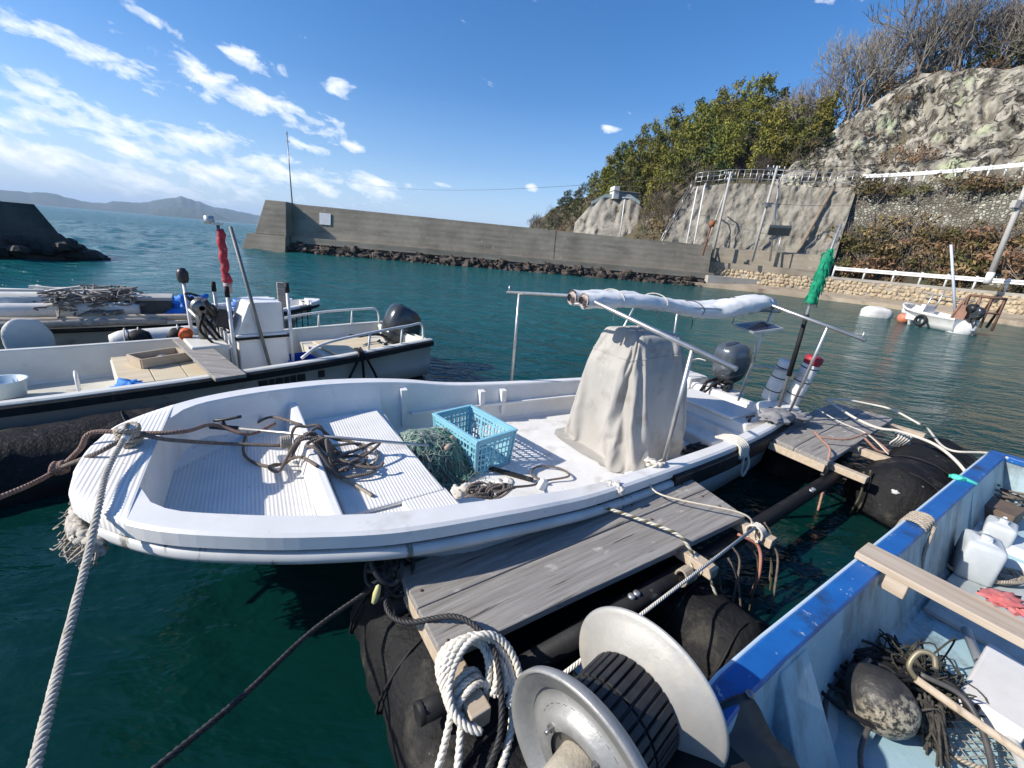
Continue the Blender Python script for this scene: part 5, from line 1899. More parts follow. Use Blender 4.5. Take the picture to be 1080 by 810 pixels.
gpart(g2, 'crossbeam', pale_wood, lambda mb: mb.bar(gp(5.74, .30, .374), gp(5.78, -.52, .374), .10, .06), bev=.005)
gpart(g2, 'edge_board', pale_wood, lambda mb: mb.bar(gp(3.66, .33, .395), gp(3.62, -.30, .395), .02, .07), bev=.003)
gpart(g2, 'brace', grey_wood, lambda mb: mb.bar(gp(3.95, -.22, .33), gp(4.05, -.25, -.1), .06, .03), bev=.003)
# stub of pipe sticking out of the near float
mb = MB(); o_ = FG.wo(-.04, -.36, .36)
mb.tube([o_ + FG.a * .10 + Vector((0, 0, -.03)), o_ - FG.a * .10], .040, 14)
mb.lathe([(.030, -.0), (.041, .0), (.041, .02)], 14, axis_m(o_ - FG.a * .102, FG.a))
tag(mb.build('pipe_stub', black_rubber), 'short black pipe stub beside the white rope coil on the near float', 'pipe')
mb = MB(); mb.tube([FG.wo(-.10, .34, .33), FG.wo(-.02, .27, .42)], .018, 10)
tag(mb.build('pipe_stub', galv), 'short bright metal tube tied to the outer corner of the near float', 'pipe')

# ---- hauling reel
rc0 = W(606, 814, .63); rc1 = W(673, 733, .63)
dR = (rc1 - rc0).normalized()
reel = empty('hauling_reel', (rc0 + rc1) / 2 - Vector((0, 0, .3)))
tag(reel, 'big line reel with two dull aluminium flanges and a ribbed black drum', 'reel')
Lr = (rc1 - rc0).length
o = rc0 - reel.location
RF = .272
fl_prof = [(.098, .022), (.105, .024), (.150, .022), (.158, .006), (.205, .002), (.214, .014), (.258, .018), (.268, .026), (.274, .020), (.270, .008), (.258, .000), (.214, -.004), (.205, -.016), (.158, -.012), (.150, .006), (.105, .010), (.098, .012)]
mb = MB(); mb.lathe([(r * .98, -z * 1.7 + .045) for r, z in fl_prof], 72, axis_m(o, dR)); f1 = mb.build('flange', M('grey_galvanised_flange', (0.27, 0.27, 0.26), (0.36, 0.355, 0.34), 7, 0.5, 0.45, bump=0.15, bscale=70, spots=((0.17, 0.165, 0.155), 5, 0.55, 0.2), spots2=((.46, .44, .38), 9, .62, .1)), reel)
fl2 = [(.13, -.035), (.165, -.030), (.235, .012), (.258, .022), (.270, .026), (.276, .034), (.270, .040), (.256, .032), (.233, .022), (.160, -.018), (.13, -.02)]
mb = MB(); mb.lathe([(r * .99, z) for r, z in fl2], 72, axis_m(o + dR * Lr, dR)); f2 = mb.build('flange', alu, reel)
# drum of ribbed black rubber bars in two rows
drum_m = M('ribbed_black_drum', (.016, .016, .017), (.03, .03, .03), 14, .5, bump=.2, bscale=60)
mb = MB(); mm = axis_m(o, dR)
mb.lathe([(.150, .02), (.150, .05), (.150, Lr - .05), (.155, Lr - .02)], 40, mm)
mb.build('drum', drum_m, reel)
mb = MB()
nb = 32
for row in range(2):
    z0, z1 = (.035, Lr * .5 - .004) if row == 0 else (Lr * .5 + .004, Lr - .035)
    for i in range(nb):
        a = 2 * PI * i / nb
        c = math.cos(a); s = math.sin(a)
        p = [mm @ Vector((c * .152, s * .152, z)) for z in (z0, z1)]
        mb.bar(p[0], p[1], .0225, .016, up=mm.to_3x3() @ Vector((c, s, 0)))
tag(mb.build('ribs', drum_m, reel, bev=.003), kind='stuff')
# hub: dark plate, bolts, worn rope-wrapped shaft end
mb = MB(); mb.lathe([(.0, .022), (.094, .022), (.100, .010), (.100, .034)], 32, axis_m(o, dR)); hub = mb.build('hub_plate', M('hub_steel', (.12, .12, .11), (.2, .19, .18), 9, .5, .6), reel)
for k in range(4):
    a = k * PI / 2 + .5
    p = axis_m(o, dR) @ Vector((.112 * math.cos(a), .112 * math.sin(a), .008))
    mb = MB(); mb.lathe([(.0, -.012), (.012, -.012), (.013, .006)], 6, axis_m(p, dR), smooth=False); mb.tube([p, p - dR * .03], .006, 8); mb.build('bolt', steel, hub)
mb = MB()
mb.lathe([(.0, -.115), (.045, -.112), (.058, -.10), (.062, -.04), (.066, .03)], 24, axis_m(o, dR)); mb.build('shaft', M('worn_shaft_end', (.33, .29, .22), (.42, .38, .30), 18, .85, bump=.5, bscale=50), reel)
mb = MB(); mb.lathe([(.04, Lr + .0), (.04, Lr + .18), (.03, Lr + .2), (0, Lr + .2)], 16, axis_m(o, dR)); mb.build('shaft', steel, reel)
# stand that carries the shaft
mb = MB()
mid = o + dR * (Lr + .12)
mb.bar(mid, Vector((mid.x + .02, mid.y, -.12 - .0)) , .06, .05); mb.bar(mid + Vector((0, 0, -.38)) - FG.n * .25, mid + Vector((0, 0, -.38)) + FG.n * .35, .05, .05)
mb.build('stand', steel, reel)
mb = MB(); mb.bar(o + dR * -.02 + Vector((0, 0, -.32)) , o + dR * (Lr + .3) + Vector((0, 0, -.34)), .06, .05); mb.build('stand', steel, reel)
# ================================================================== BLACK AND WHITE CONSOLE BOAT (left)
FB = Frame((-4.6 - 2.72 * math.cos(R(47.0)) - .82 * math.sin(R(47.0)), 2.2 - 2.72 * math.sin(R(47.0)) + .82 * math.cos(R(47.0))), R(47.0))
B = empty('console_boat', FB.wo(0, 0, 0), FB.ang)
tag(B, 'white console boat with a black rub strip and grey outboard, behind the nearest boat', 'boat')
LB = [0, .03, .08, .2, .4, .7, 1.1, 1.6, 2.2, 2.8, 3.4, 4.0, 4.6, 5.2, 5.8, 6.3, 6.8, 7.3, 7.75]
bB = smooth_tab([0, .1, .4, 1, 2, 3, 4.5, 6, 7, 7.75], [.10, .28, .50, .72, .90, .94, .94, .90, .82, .74])
zB = smooth_tab([0, 1, 2.5, 4, 6, 7.75], [.80, .68, .56, .52, .54, .60])
cream = M('cream_gelcoat', (.68, .665, .60), (.58, .565, .50), 2.5, .4, spots=((.36, .33, .26), 3, .62, .15))
mB = dict(hull=M('cream_hull', (.62, .61, .56), (.54, .53, .48), 2, .4, spots=((.2, .18, .14), 2.5, .62, .14, (1, 1, 3))), gunwale=cream, bow=cream, liner=cream, deck=M('cream_deck', (.60, .58, .50), (.52, .50, .43), 3, .6, spots=((.3, .28, .22), 4, .6, .15)))
boat_shell(B, LB, bB, zB, smooth_tab([0, 1, 2.5, 5, 7.75], [.12, .3, .6, .8, .86]), smooth_tab([0, 1.5, 4, 7.75], [.35, .12, .05, .05]), lambda s: -.12, .8, lambda s: .08,
           [(.394, .5), (1.0, .45), (1.6, .42), (1.601, .20), (2.5, .18), (3.5, .18), (4.5, .18), (5.5, .18), (6.4, .18), (6.401, .40), (7.65, .42)], mB, front=.4)
def bb(name, mat, fn, parent=None, **kw):
    mb = MB(); fn(mb); return mb.build(name, mat, parent or B, **kw)
for sd in (1, -1):
    bb('rub_strip', black_rubber, lambda mb: mb.loft([[Vector((s, sd * (bB(s) + .014), zB(s) + .005)), Vector((s, sd * (bB(s) + .045), zB(s) - .01)), Vector((s, sd * (bB(s) + .045), zB(s) - .075)), Vector((s, sd * (bB(s) + .0), zB(s) - .09))] for s in LB[2:]], caps=(True, True), smooth=False))
def Bp(px, py, z): return FB.pt(px, py, z)
# deck box with plywood lids
ply = M('cream_plywood', (.62, .53, .37), (.53, .44, .30), 2, .7, stretch=(1, 5, 5), spots=((.36, .28, .18), 3, .62, .15))
bb('deck_box', cream, lambda mb: mb.box((4.75, .08, .295), (.80, 1.15, .23)), bev=.015)
for i in range(3):
    bb('lid', ply, lambda mb: mb.box((4.49 + i * .265, .08, .423), (.258, 1.13, .024)), bev=.004)
# console
c0 = Bp(268, 392, .2)
cs, ct = c0.x + .12, c0.y + .12
bb('console', white, lambda mb: mb.loft([[Vector((cs + x * k, ct + y * k2, z)) for x, y in ((-.30, -.28), (.28, -.28), (.28, .28), (-.30, .28))] for z, k, k2 in ((.18, 1, 1), (.62, .92, .96), (.66, .98, 1.0), (.72, .98, 1.0))], caps=(False, True), smooth=False), bev=.015)
bb('console_top', white, lambda mb: mb.loft([[Vector((cs + x, ct + y, z)) for x, y in ((-.28 + d, -.25), (.24, -.25), (.24, .25), (-.28 + d, .25))] for z, d in ((.722, .0), (1.10, .16))], caps=(False, True), smooth=False), bev=.012)
bb('windscreen', M('grey_windscreen', (.20, .21, .21), (.28, .28, .27), 4, .2), lambda mb: mb.loft([[Vector((cs + x, ct + y, z)) for x, y in ((.245, -.22), (.262, -.22), (.262, .22), (.245, .22))] for z in (.76, 1.08)], caps=(True, True), smooth=False), bev=.004)
bb('console_trim', black_rubber, lambda mb: mb.loft([[Vector((cs + x, ct + y, z)) for x, y in ((-.315, -.295), (.295, -.295), (.295, .295), (-.315, .295))] for z in (.66, .69)], caps=(True, True), smooth=False))
# locker frames forward of the console
for i, y in enumerate((-.24, -.05, .14, .30)):
    bb('locker_strut', white_pipe, lambda mb: mb.bar((cs - .36, ct + y, .18), (cs - .36, ct + y, .74), .05, .03))
bb('locker', cream, lambda mb: mb.box((cs - .56, ct + .05, .40), (.36, .62, .44)), bev=.015)
# stanchions with black tops and a black lamp
for (x, y, h, nm) in ((-.34, -.30, 1.20, 0), (.30, -.30, 1.24, 0), (-.34, .34, 1.18, 0), (-.62, .42, 1.26, 1)):
    st = bb('stanchion', white_pipe, lambda mb: mb.tube([(cs + x, ct + y, .18), (cs + x, ct + y, h)], .020, 10))
    if nm == 0:
        bb('cap', black_rubber, lambda mb: mb.tube([(cs + x, ct + y, h - .02), (cs + x, ct + y, h + .10)], .026, 10), st)
    else:
        bb('lamp', black_plastic, lambda mb: mb.lathe([(.0, 0), (.045, 0), (.06, .05), (.06, .12), (.03, .17), (0, .17)], 14, Matrix.Translation((cs + x, ct + y, h))), st)
bb('diagonal_brace', white_pipe, lambda mb: (mb.tube([(cs - .62, ct + .42, .95), (cs - .36, ct + .1, .55)], .018, 8), mb.tube([(cs - .34, ct - .30, .60), (cs - .55, ct - .05, .45)], .018, 8)))
# winch head and clutter of dark machinery in front of the console
mach = bb('line_hauler', steel, lambda mb: (mb.tube([(cs - .55, ct + .15, .6), (cs - .55, ct + .15, 1.12)], .05, 12), mb.lathe([(.03, -.05), (.10, -.045), (.06, 0), (.10, .045), (.03, .05)], 20, axis_m((cs - .55, ct + .02, 1.02), (0, 1, .1)))))
bb('hydraulic_hose', black_rubber, lambda mb: [mb.tube(spline([(cs - .5 + .06 * i, ct + .1 * i - .1, .6), (cs - .62 + .05 * i, ct + .18 * i - .15, .82 + .05 * i), (cs - .42 - .06 * i, ct + .12, 1.02 + .03 * i), (cs - .3, ct + .05 * i - .1, .74)], 6), .016, 6) for i in range(5)])
bb('instrument_box', black_plastic, lambda mb: (mb.box((cs - .36, ct + .02, .90), (.16, .3, .22), (0, .2, 0))), bev=.01)
bb('instrument_arm', black_plastic, lambda mb: (mb.tube([(cs - .45, ct - .12, .95), (cs - .55, ct - .2, 1.14)], .03, 10)))
bb('spool', M('orange_plastic', (.6, .12, .03), (.45, .09, .03), 9, .5), lambda mb: mb.lathe([(.0, -.04), (.07, -.04), (.05, 0), (.07, .04), (0, .04)], 14, axis_m((cs - .70, ct + .28, .66), (.3, 1, .2))))
# mast wrapped in red cloth with a lamp at the top
mt = Vector((cs - .22, ct + .20, 0))
ms = bb('lamp_mast', steel, lambda mb: mb.tube([mt + Vector((0, 0, .6)), mt + Vector((-.02, 0, 1.98))], .018, 8))
def _red(mb):
    n = 26; rr = []
    rg = random.Random(3)
    for i in range(n):
        rr.append(.036 + .010 * abs(math.sin(i * 1.3)) + rg.uniform(-.004, .006) + (.012 if i < 3 else 0))
    mb.tube([mt + Vector((-.004 + .008 * math.sin(i * .9), .006 * math.cos(i * 1.2), 1.28 + .62 * i / (n - 1))) for i in range(n)], rr, 12)
bb('red_wrap', M('faded_red_wrap', (.45, .035, .05), (.33, .03, .04), 30, .7, bump=.5, bscale=60, spots=((.58, .3, .3), 14, .62, .1)), _red, ms)
bb('mast_lamp', M('lamp_silver', (.62, .62, .6), (.5, .5, .48), 5, .3, .6), lambda mb: (mb.lathe([(.0, 0), (.05, 0), (.055, .03), (.05, .085), (0, .09)], 14, Matrix.Translation(mt + Vector((-.09, .05, 1.96)))), mb.box(mt + Vector((-.03, .01, 1.965)), (.12, .06, .03))), ms)
bb('tape', M('pinkish_tape', (.5, .36, .33), (.4, .28, .26), 8, .7), lambda mb: mb.tube([mt + Vector((0, 0, 1.16)), mt + Vector((0, 0, 1.30))], .045, 12), ms)
# long boat pole leaning on the console
lp0, lp1 = FB.wo(cs + .05, ct - .32, .25), None
bb('boat_pole', M('dark_pole', (.13, .13, .12), (.2, .2, .19), 8, .5), lambda mb: mb.tube([Vector((cs + .02, ct - .37, .20)), Vector((cs - .20, ct - .18, 1.95))], .020, 8))
# stern rails
for sd in (1, -1):
    def _rail(mb):
        P = [(5.9, sd * .80, .58), (6.15, sd * .80, .72), (6.7, sd * .80, .80), (7.35, sd * .72, .84), (7.62, sd * .66, .83), (7.66, sd * .64, .60)]
        mb.tube(spline(P, 6), .018, 8)
        mb.tube([(6.75, sd * .80, .80), (6.72, sd * .80, .56)], .015, 8); mb.tube([(7.25, sd * .75, .83), (7.22, sd * .75, .56)], .015, 8)
    bb('stern_rail', white_pipe, _rail)
bb('stern_deck', ply, lambda mb: mb.box((6.9, -.1, .435), (.80, 1.15, .03)), bev=.006)
bb('transom', cream, lambda mb: mb.box((7.68, 0, .46), (.10, 1.35, .24)), bev=.015)
outboard(B, Vector((7.42, .04, .32)), M('grey_engine_cowl', (.055, .062, .066), (.07, .078, .082), 3, .22, .4), dark_engine, R(24), 1.2)
for k_, (s0, s1) in enumerate(((6.55, 6.40), (6.58, 6.62), (6.62, 6.80))):
    mb = MB(); mb.tube(spline([FB.wo(s0, -.78, .62), FB.wo(s0, -.90, .55), FB.wo(s1, -.86, .2), FB.wo(s1, -.84, -.05)], 5), .016, 6)
    tag(mb.build('hanging_strap', black_rubber), 'black strap hanging over the near stern side of the white console boat', 'strap', 'straps over the console boat side')
# plank lying across the boat, with a smaller wooden tray
pk = MB(); a_, b_ = Bp(196, 357, .58), Bp(244, 398, .58)
a_ = FB.wo(a_.x, a_.y, .575); b_ = FB.wo(b_.x, b_.y, .575)
pk.bar(a_, b_, .26, .035)
tag(pk.build('plank', grey_wood, bev=.004), 'short grey plank lying across the white console boat in front of its console', 'plank')
tr = empty('wooden_tray', FB.wo(4.75, .22, .44), FB.ang + .3)
tag(tr, 'small open wooden tray on the cream deck box of the white console boat', 'tray')
for (c, s_) in (((0, .15, .05), (.46, .018, .10)), ((0, -.15, .05), (.46, .018, .10)), ((.23, 0, .05), (.018, .282, .10)), ((-.23, 0, .05), (.018, .282, .10))):
    mb = MB(); mb.box(c, s_); mb.build('side', pale_wood, tr)
mb = MB(); mb.box((0, 0, .008), (.46, .28, .014)); mb.build('bottom', pale_wood, tr)
mb = MB(); mb.blob(FB.wo(4.78, .22, .485), (.07, .05, .03), 5, .3)
tag(mb.build('dark_stone_weight', steel), 'small dark weight lying in the wooden tray', 'weight')
# blue plastic tray at the stern, blue cloth bundle, buckets, hand rail loop
blue_pl = M('blue_plastic', (.012, .085, .50), (.012, .07, .40), 4, .4)
bt = empty('blue_tray', FB.wo(6.18, .05, .19), FB.ang)
tag(bt, 'bright blue plastic tray on the deck at the stern of the white console boat', 'tray')
mb = MB(); mb.box((0, 0, .01), (.34, .52, .02)); mb.build('bottom', blue_pl, bt)
for c, s_ in (((.17, 0, .08), (.012, .52, .15)), ((-.17, 0, .08), (.012, .52, .15)), ((0, .26, .08), (.35, .012, .15)), ((0, -.26, .08), (.35, .012, .15))):
    mb = MB(); mb.box(c, s_); mb.build('wall', blue_pl, bt, bev=.003)
mb = MB(); p = FB.wo(*Bp(165, 402, .3).xy, .42); p = FB.wo(4.42, -.62, .44)
mb.blob(p + Vector((0, 0, .0)), (.15, .10, .06), 9, .7, 2.4, 26, 14)
tag(mb.build('blue_cloth', M('blue_cloth', (.02, .15, .48), (.03, .24, .62), 9, .7), bev=0), 'small crumpled blue cloth by the near side of the white console boat', 'cloth')
mb = MB(); p = FB.wo(4.15, -.66, .44)
mb.tube([p, p + FB.a * .16], .03, 10); mb.tube([p + FB.a * -.3, p], .008, 6)
for i in range(8): mb.lathe([(.03, 0), (.036, .005), (.03, .010)], 10, axis_m(p + FB.a * (.02 * i), FB.a))
tag(mb.build('hand_pump', black_plastic), 'black ribbed hand tool lying next to the crumpled blue cloth', 'tool')
bk = empty('bucket', FB.wo(*Bp(8, 418, .2).xy, .2)); 
tag(bk, 'pale blue plastic basin on the deck at the left edge of the photo', 'basin')
mb = MB(); mb.lathe([(.0, .01), (.13, .01), (.155, .16), (.172, .165), (.172, .175), (.150, .172), (.122, .025), (0, .02)], 28); mb.build('bowl', M('pale_blue_plastic', (.42, .55, .66), (.5, .6, .68), 4, .4), bk)
mb = MB(); mb.tube(spline([(.0, -.17, .17), (.1, -.3, .12), (.2, -.26, .04), (.26, -.1, .02)], 6), .008, 6); mb.build('handle', rope_white, bk)
mb = MB(); p = FB.wo(*Bp(84, 412, .22).xy, .20)
mb.tube(spline([p + FB.n * .1, p + FB.n * .1 + Vector((0, 0, .16)), p + FB.n * .02 + Vector((0, 0, .22)), p - FB.n * .14 + Vector((0, 0, .20)), p - FB.n * .2 + Vector((0, 0, .0))], 6), .013, 8)
tag(mb.build('white_hose_loop', white_pipe), 'white bent hose loop standing on the deck of the white console boat', 'hose')
# black covered float between the two boats, white foam showing through a hole
ff = wrapped_float('wrapped_float', 'long black covered float between two boats, white foam showing through a torn hole', 1.3, -1.22, 4.75, -1.25, .06, .36, 6, parent_frame=FB, nl=70, amp=.06)
hp = W(85, 434, .30)
mb = MB(); mb.blob(hp - ff.location + Vector((.03, -.02, .0)), (.055, .04, .075), 3, .3, 2.0, 14, 9, rot=(0, 0, -.6)); mb.build('exposed_foam', M('foam_white', (.74, .72, .66), (.66, .64, .58), 20, .8, bump=.4, bscale=60), ff)
mb = MB(); mb.blob(W(222, 404, .40) - ff.location, (.09, .045, .03), 4, .3, 2.0, 14, 9, rot=(0, 0, .6)); mb.build('exposed_foam', MATS['foam_white'], ff)
# hull lettering (worn, unreadable registration marks built as dark blocks)
mb = MB()
rgx = random.Random(8)
x = 5.35
for i in range(9):
    wdt = rgx.uniform(.05, .09)
    s = x + wdt / 2
    tn = Vector((0, -(bB(s) * .962 + .004), zB(s) - .165))
    if i not in (0, 7): mb.box((s, tn.y + .012, tn.z), (wdt, .006, .085))
    x += wdt + (.012 if i != 6 else .08)
mb.build('registration_marks', black_plastic, B)

# ================================================================== GEAR BOAT BEHIND (bow to the right) 
FC = Frame((-3.75, 7.75), R(180 + 37))
Cb = empty('gear_boat', FC.wo(0, 0, 0), FC.ang)
tag(Cb, 'low white boat loaded with rolls, poles and gear beyond the console boat', 'boat')
LC = [0, .03, .08, .2, .4, .7, 1.1, 1.6, 2.2, 2.8, 3.6, 4.4, 5.2, 6]
bC = smooth_tab([0, .1, .4, 1, 2, 3, 6], [.08, .24, .42, .60, .74, .78, .76])
zC = smooth_tab([0, 1, 2, 6], [.74, .62, .55, .52])
mC = dict(hull=M('dull_hull', (.50, .50, .46), (.42, .42, .38), 2, .5, spots=((.14, .12, .1), 2.5, .58, .15)), gunwale=white, bow=white, liner=white, deck=white_deck)
boat_shell(Cb, LC, bC, zC, smooth_tab([0, 1, 2.5, 6], [.1, .3, .7, .85]), smooth_tab([0, 1.5, 6], [.35, .1, .05]), lambda s: -.12, .6, lambda s: .07,
           [(.294, .45), (1.0, .40), (1.5, .38), (1.501, .20), (3, .2), (4.5, .2), (5.9, .2)], mC, front=.3)
def cb(name, mat, fn, parent=None, **kw):
    mb = MB(); fn(mb); return mb.build(name, mat, parent or Cb, **kw)
cb('rub_strip', black_rubber, lambda mb: [mb.tube([Vector((s + .02, sd * (bC(s) + .02), zC(s) - .06)) for s in LC[1:]], .03, 8) for sd in (1, -1)])
cb('bow_post', grey_wood, lambda mb: mb.loft([[Vector((.62 + x, y, z)) for x, y in ((-.06, -.05), (.06, -.05), (.06, .05), (-.06, .05))] for z in (.6, 1.06)], caps=(True, True), smooth=False), bev=.01)
cb('bow_block', white, lambda mb: mb.box((.80, .14, .70), (.12, .12, .22)), bev=.01)
def fcp(s, t, z): return FC.wo(s, t, z)
long_white = M('dirty_white_float', (.66, .65, .61), (.54, .53, .49), 3, .6, spots=((.3, .28, .24), 4, .6, .12))
for i, (t, z, s0, s1, r, m_, lab, nm) in enumerate(((.30, .78, 2.75, 6.0, .085, long_white, 'upper long white roll of sheeting lying along the gear boat at the far left', 'white_roll'), (.55, .70, 2.5, 6.2, .10, long_white, 'thicker long white roll lying along the near side of the gear boat', 'white_roll'),
                        (.80, .62, 1.7, 6.0, .045, pale_wood, 'long pale wooden pole lying along the near gunwale of the gear boat', 'long_pole'), (.89, .585, 2.2, 6.2, .05, grey_wood, 'long grey weathered pole lying outermost along the near gunwale of the gear boat', 'long_pole'), (.05, .62, 2.8, 5.9, .04, galv, 'thin grey pipe lying between the white rolls on the gear boat', 'long_pole'))):
    mb = MB(); n = 24
    mb.tube([fcp(s0 + (s1 - s0) * k / n, t + .012 * math.sin(k * .7 + i), z + .008 * math.sin(k * .5)) for k in range(n + 1)], [r * (.75 if k in (0, n) else 1) * (1 + .05 * math.sin(k * 1.7)) for k in range(n + 1)], 14)
    tag(mb.build(nm, m_), lab, 'roll' if i < 2 else 'pole')
wt_ = M('white_sheeting', (.7, .7, .67), (.6, .6, .57), 5, .5)
mb = MB(); mb.blob(fcp(4.2, .10, .80), (1.6, .42, .12), 12, .35, 1.4, 30, 12, rot=(0, 0, FC.ang))
tag(mb.build('white_sheet_heap', wt_), 'flat heap of white sheeting on the gear boat at the left edge', 'sheet')
gb = empty('fish_box', fcp(2.45, .25, .55), FC.ang)
tag(gb, 'dark grey lidded box on the gear boat, left of the blue tarpaulin', 'box')
mb = MB(); mb.box((0, 0, .13), (.62, .42, .26), taper=1.03); mb.build('tub', M('dark_grey_box', (.045, .045, .043), (.07, .068, .063), 4, .6), gb, bev=.015)
mb = MB(); mb.box((0, 0, .285), (.66, .46, .05)); mb.build('lid', M('grey_lid', (.33, .32, .29), (.42, .41, .38), 4, .7), gb, bev=.012)
mb = MB(); mb.blob(fcp(1.92, .40, .68), (.28, .22, .20), 15, .8, 2.1, 34, 20); mb.blob(fcp(1.72, .52, .60), (.26, .18, .13), 25, .8, 2.3, 30, 16)
tag(mb.build('blue_tarpaulin', M('blue_tarp', (.015, .13, .50), (.02, .19, .62), 6, .5, bump=.4, bscale=18, bdist=.02)), 'crumpled bright blue tarpaulin on the gear boat beside the dark grey box', 'tarpaulin')
mb = MB(); mb.blob(fcp(1.05, -.1, .62), (.30, .3, .13), 31, .8, 2.3, 30, 16)
tag(mb.build('blue_tarpaulin', MATS['blue_tarp']), 'second blue tarpaulin lying in the bow of the gear boat', 'tarpaulin')
rgn = random.Random(31)
mb = MB()
for i in range(110):
    c = fcp(3.05 + rgn.uniform(-.45, .3), .3 + rgn.uniform(-.4, .4), .80 + rgn.uniform(-.12, .14))
    mb.tube(spline([c + Vector((rgn.uniform(-.2, .2), rgn.uniform(-.2, .2), rgn.uniform(-.06, .06))) for _ in range(5)], 5), .012, 5)
tag(mb.build('net_heap', M('grey_net', (.12, .11, .10), (.24, .22, .2), 20, .9)), 'tangled grey net and line heaped beside the white rolls on the gear boat', 'net')
mb = MB()
for i in range(7):
    c = fcp(3.2 + rgn.uniform(-.3, .4), .2 + rgn.uniform(-.1, .2), .93)
    mb.bar(c, c + FC.a * rgn.uniform(-.5, .5) + FC.n * rgn.uniform(-.15, .15) + Vector((0, 0, rgn.uniform(-.02, .05))), .05, .03)
tag(mb.build('wood_scraps', M('white_wood_scrap', (.62, .6, .55), (.5, .48, .43), 6, .8)), 'pile of whitish wood scraps on top of the white rolls', 'wood scraps')
mb = MB()
for i in range(6):
    c = fcp(1.0 + rgn.uniform(-.3, .2), rgn.uniform(-.2, .2), .68)
    mb.blob(c, (.08, .06, .05), i, .4, 2, 10, 6)
tag(mb.build('rope_heap', M('tan_cloth', (.5, .38, .27), (.42, .3, .2), 9, .9)), 'small tan heap of rope in the bow of the gear boat', 'rope')
for i in range(3):
    p = fcp(.28 + .1 * i, .36 + .06 * i, .66)
    mb = MB(); mb.tube([p, p + Vector((0, 0, -.62))], .009, 6)
    tag(mb.build('bow_line', rope_dark), 'thin dark line hanging from the bow of the gear boat into the water', 'line', 'dark lines at the gear boat bow')
# fenders between gear boat and console boat
mb = MB(); p = W(32, 366, .42)
mb.blob(p + Vector((0, 0, .06)), (.20, .07, .27), 2, .10, 1.5, 24, 14, rot=(0, 0, .8), squash=.75)
tag(mb.build('foam_fender', M('foam_grey', (.60, .60, .56), (.52, .52, .49), 6, .8, bump=.3, bscale=50)), 'upright grey white foam slab wedged behind the console boat at the left edge', 'fender')
fd = empty('long_fender', W(165, 358, .42) - Vector((0, 0, .14)))
tag(fd, 'long white fender half wrapped in black rubber between the console boat and the gear boat', 'fender')
a_, b_ = W(116, 360, .42) - fd.location, W(214, 352, .46) - fd.location
mb = MB(); n = 20
mb.tube([a_.lerp(b_, k / n) for k in range(n + 1)], [.13 * min(1, .62 + .38 * math.sin(min(1, min(k, n - k) / 3) * PI / 2)) for k in range(n + 1)], 18); mb.build('body', M('fender_white', (.70, .69, .64), (.6, .59, .55), 12, .6, bump=.3, bscale=60), fd)
mb = MB(); n = 14
ab_ = (b_ - a_).normalized(); dn = Vector((ab_.y, -ab_.x, 0))
mb.tube([a_.lerp(b_, .2 + .8 * k / n) + dn * .05 + Vector((0, 0, -.03 + .05 * math.sin(k * .8))) for k in range(n + 1)], [.10 + .025 * math.sin(k * .9) for k in range(n + 1)], 14); mb.build('rubber_wrap', black_rubber, fd)
mb = MB()
for k in (.16, .3, .72):
    c = a_.lerp(b_, k)
    mb.tube([c + (dn * math.cos(t) + Vector((0, 0, math.sin(t)))) * .15 for t in [j * PI / 9 for j in range(18)]], .008, 6, closed=True)
mb.build('lashing', rope_white, fd)
# ================================================================== BLUE GUNWALE BOAT (right foreground)
a34 = R(33.8)
_n = Vector((-math.sin(a34), math.cos(a34), 0)); _a = Vector((math.cos(a34), math.sin(a34), 0))
_o = Vector((.81, 1.08, 0)) - _a * .95 - _n * .76
FD = Frame(_o, a34)                     # local x: bow (by the camera) to stern, y towards the gangway
Db = empty('blue_boat', FD.wo(0, 0, 0), FD.ang)
tag(Db, 'open boat with worn blue gunwales and a pale blue inside full of ropes', 'boat')
LD = [0, .05, .12, .25, .4, .6, .8, 1.0, 1.3, 1.7, 2.2, 2.8, 3.4, 4.0, 4.6, 5.0, 5.36]
bD = smooth_tab([0, .1, .3, .6, .95, 1.5, 3, 5.36], [.08, .3, .52, .69, .76, .77, .77, .77])
zD = smooth_tab([0, 1, 3, 5.36], [.60, .575, .575, .58])
blue = M('worn_blue_paint', (.008, .085, .30), (.012, .12, .38), 5, .45, bump=.4, bscale=30, bdist=.004, spots=((.40, .43, .44), 16, .64, .04), spots2=((.02, .04, .09), 3.5, .56, .14))
pale = M('pale_blue_inside', (.29, .42, .47), (.39, .50, .53), 2.5, .55, bump=.25, bscale=30, spots=((.085, .095, .095), 3.0, .47, .22, (1, 1, .35)), spots2=((.52, .60, .60), 6, .62, .1))
pale_fl = M('pale_blue_floor', (.30, .46, .52), (.38, .52, .57), 2.5, .5, bump=.2, bscale=40, spots=((.12, .14, .14), 3.4, .54, .16), spots2=((.5, .6, .62), 7, .63, .1))
mD = dict(hull=M('blue_boat_hull', (.40, .50, .54), (.3, .4, .44), 3, .5), gunwale=blue, bow=black_rubber, liner=pale, deck=pale_fl)
boat_shell(Db, LD, bD, zD, smooth_tab([0, 1, 3, 5.36], [.15, .5, .8, .86]), smooth_tab([0, 1, 5.36], [.3, .1, .04]), lambda s: -.14, .4, lambda s: .095,
           [(.794, .12), (1.0, .115), (1.2, .11), (2, .11), (3, .11), (4.15, .11), (4.151, .20), (5.27, .20)], mD, front=.8, wall_in=.10)
def db(name, mat, fn, parent=None, **kw):
    mb = MB(); fn(mb); return mb.build(name, mat, parent or Db, **kw)
db('transom_cap', blue, lambda mb: mb.box((5.31, 0, .585), (.10, 1.36, .05)), bev=.008)
db('transom', pale, lambda mb: mb.box((5.33, 0, .35), (.05, 1.40, .46)))
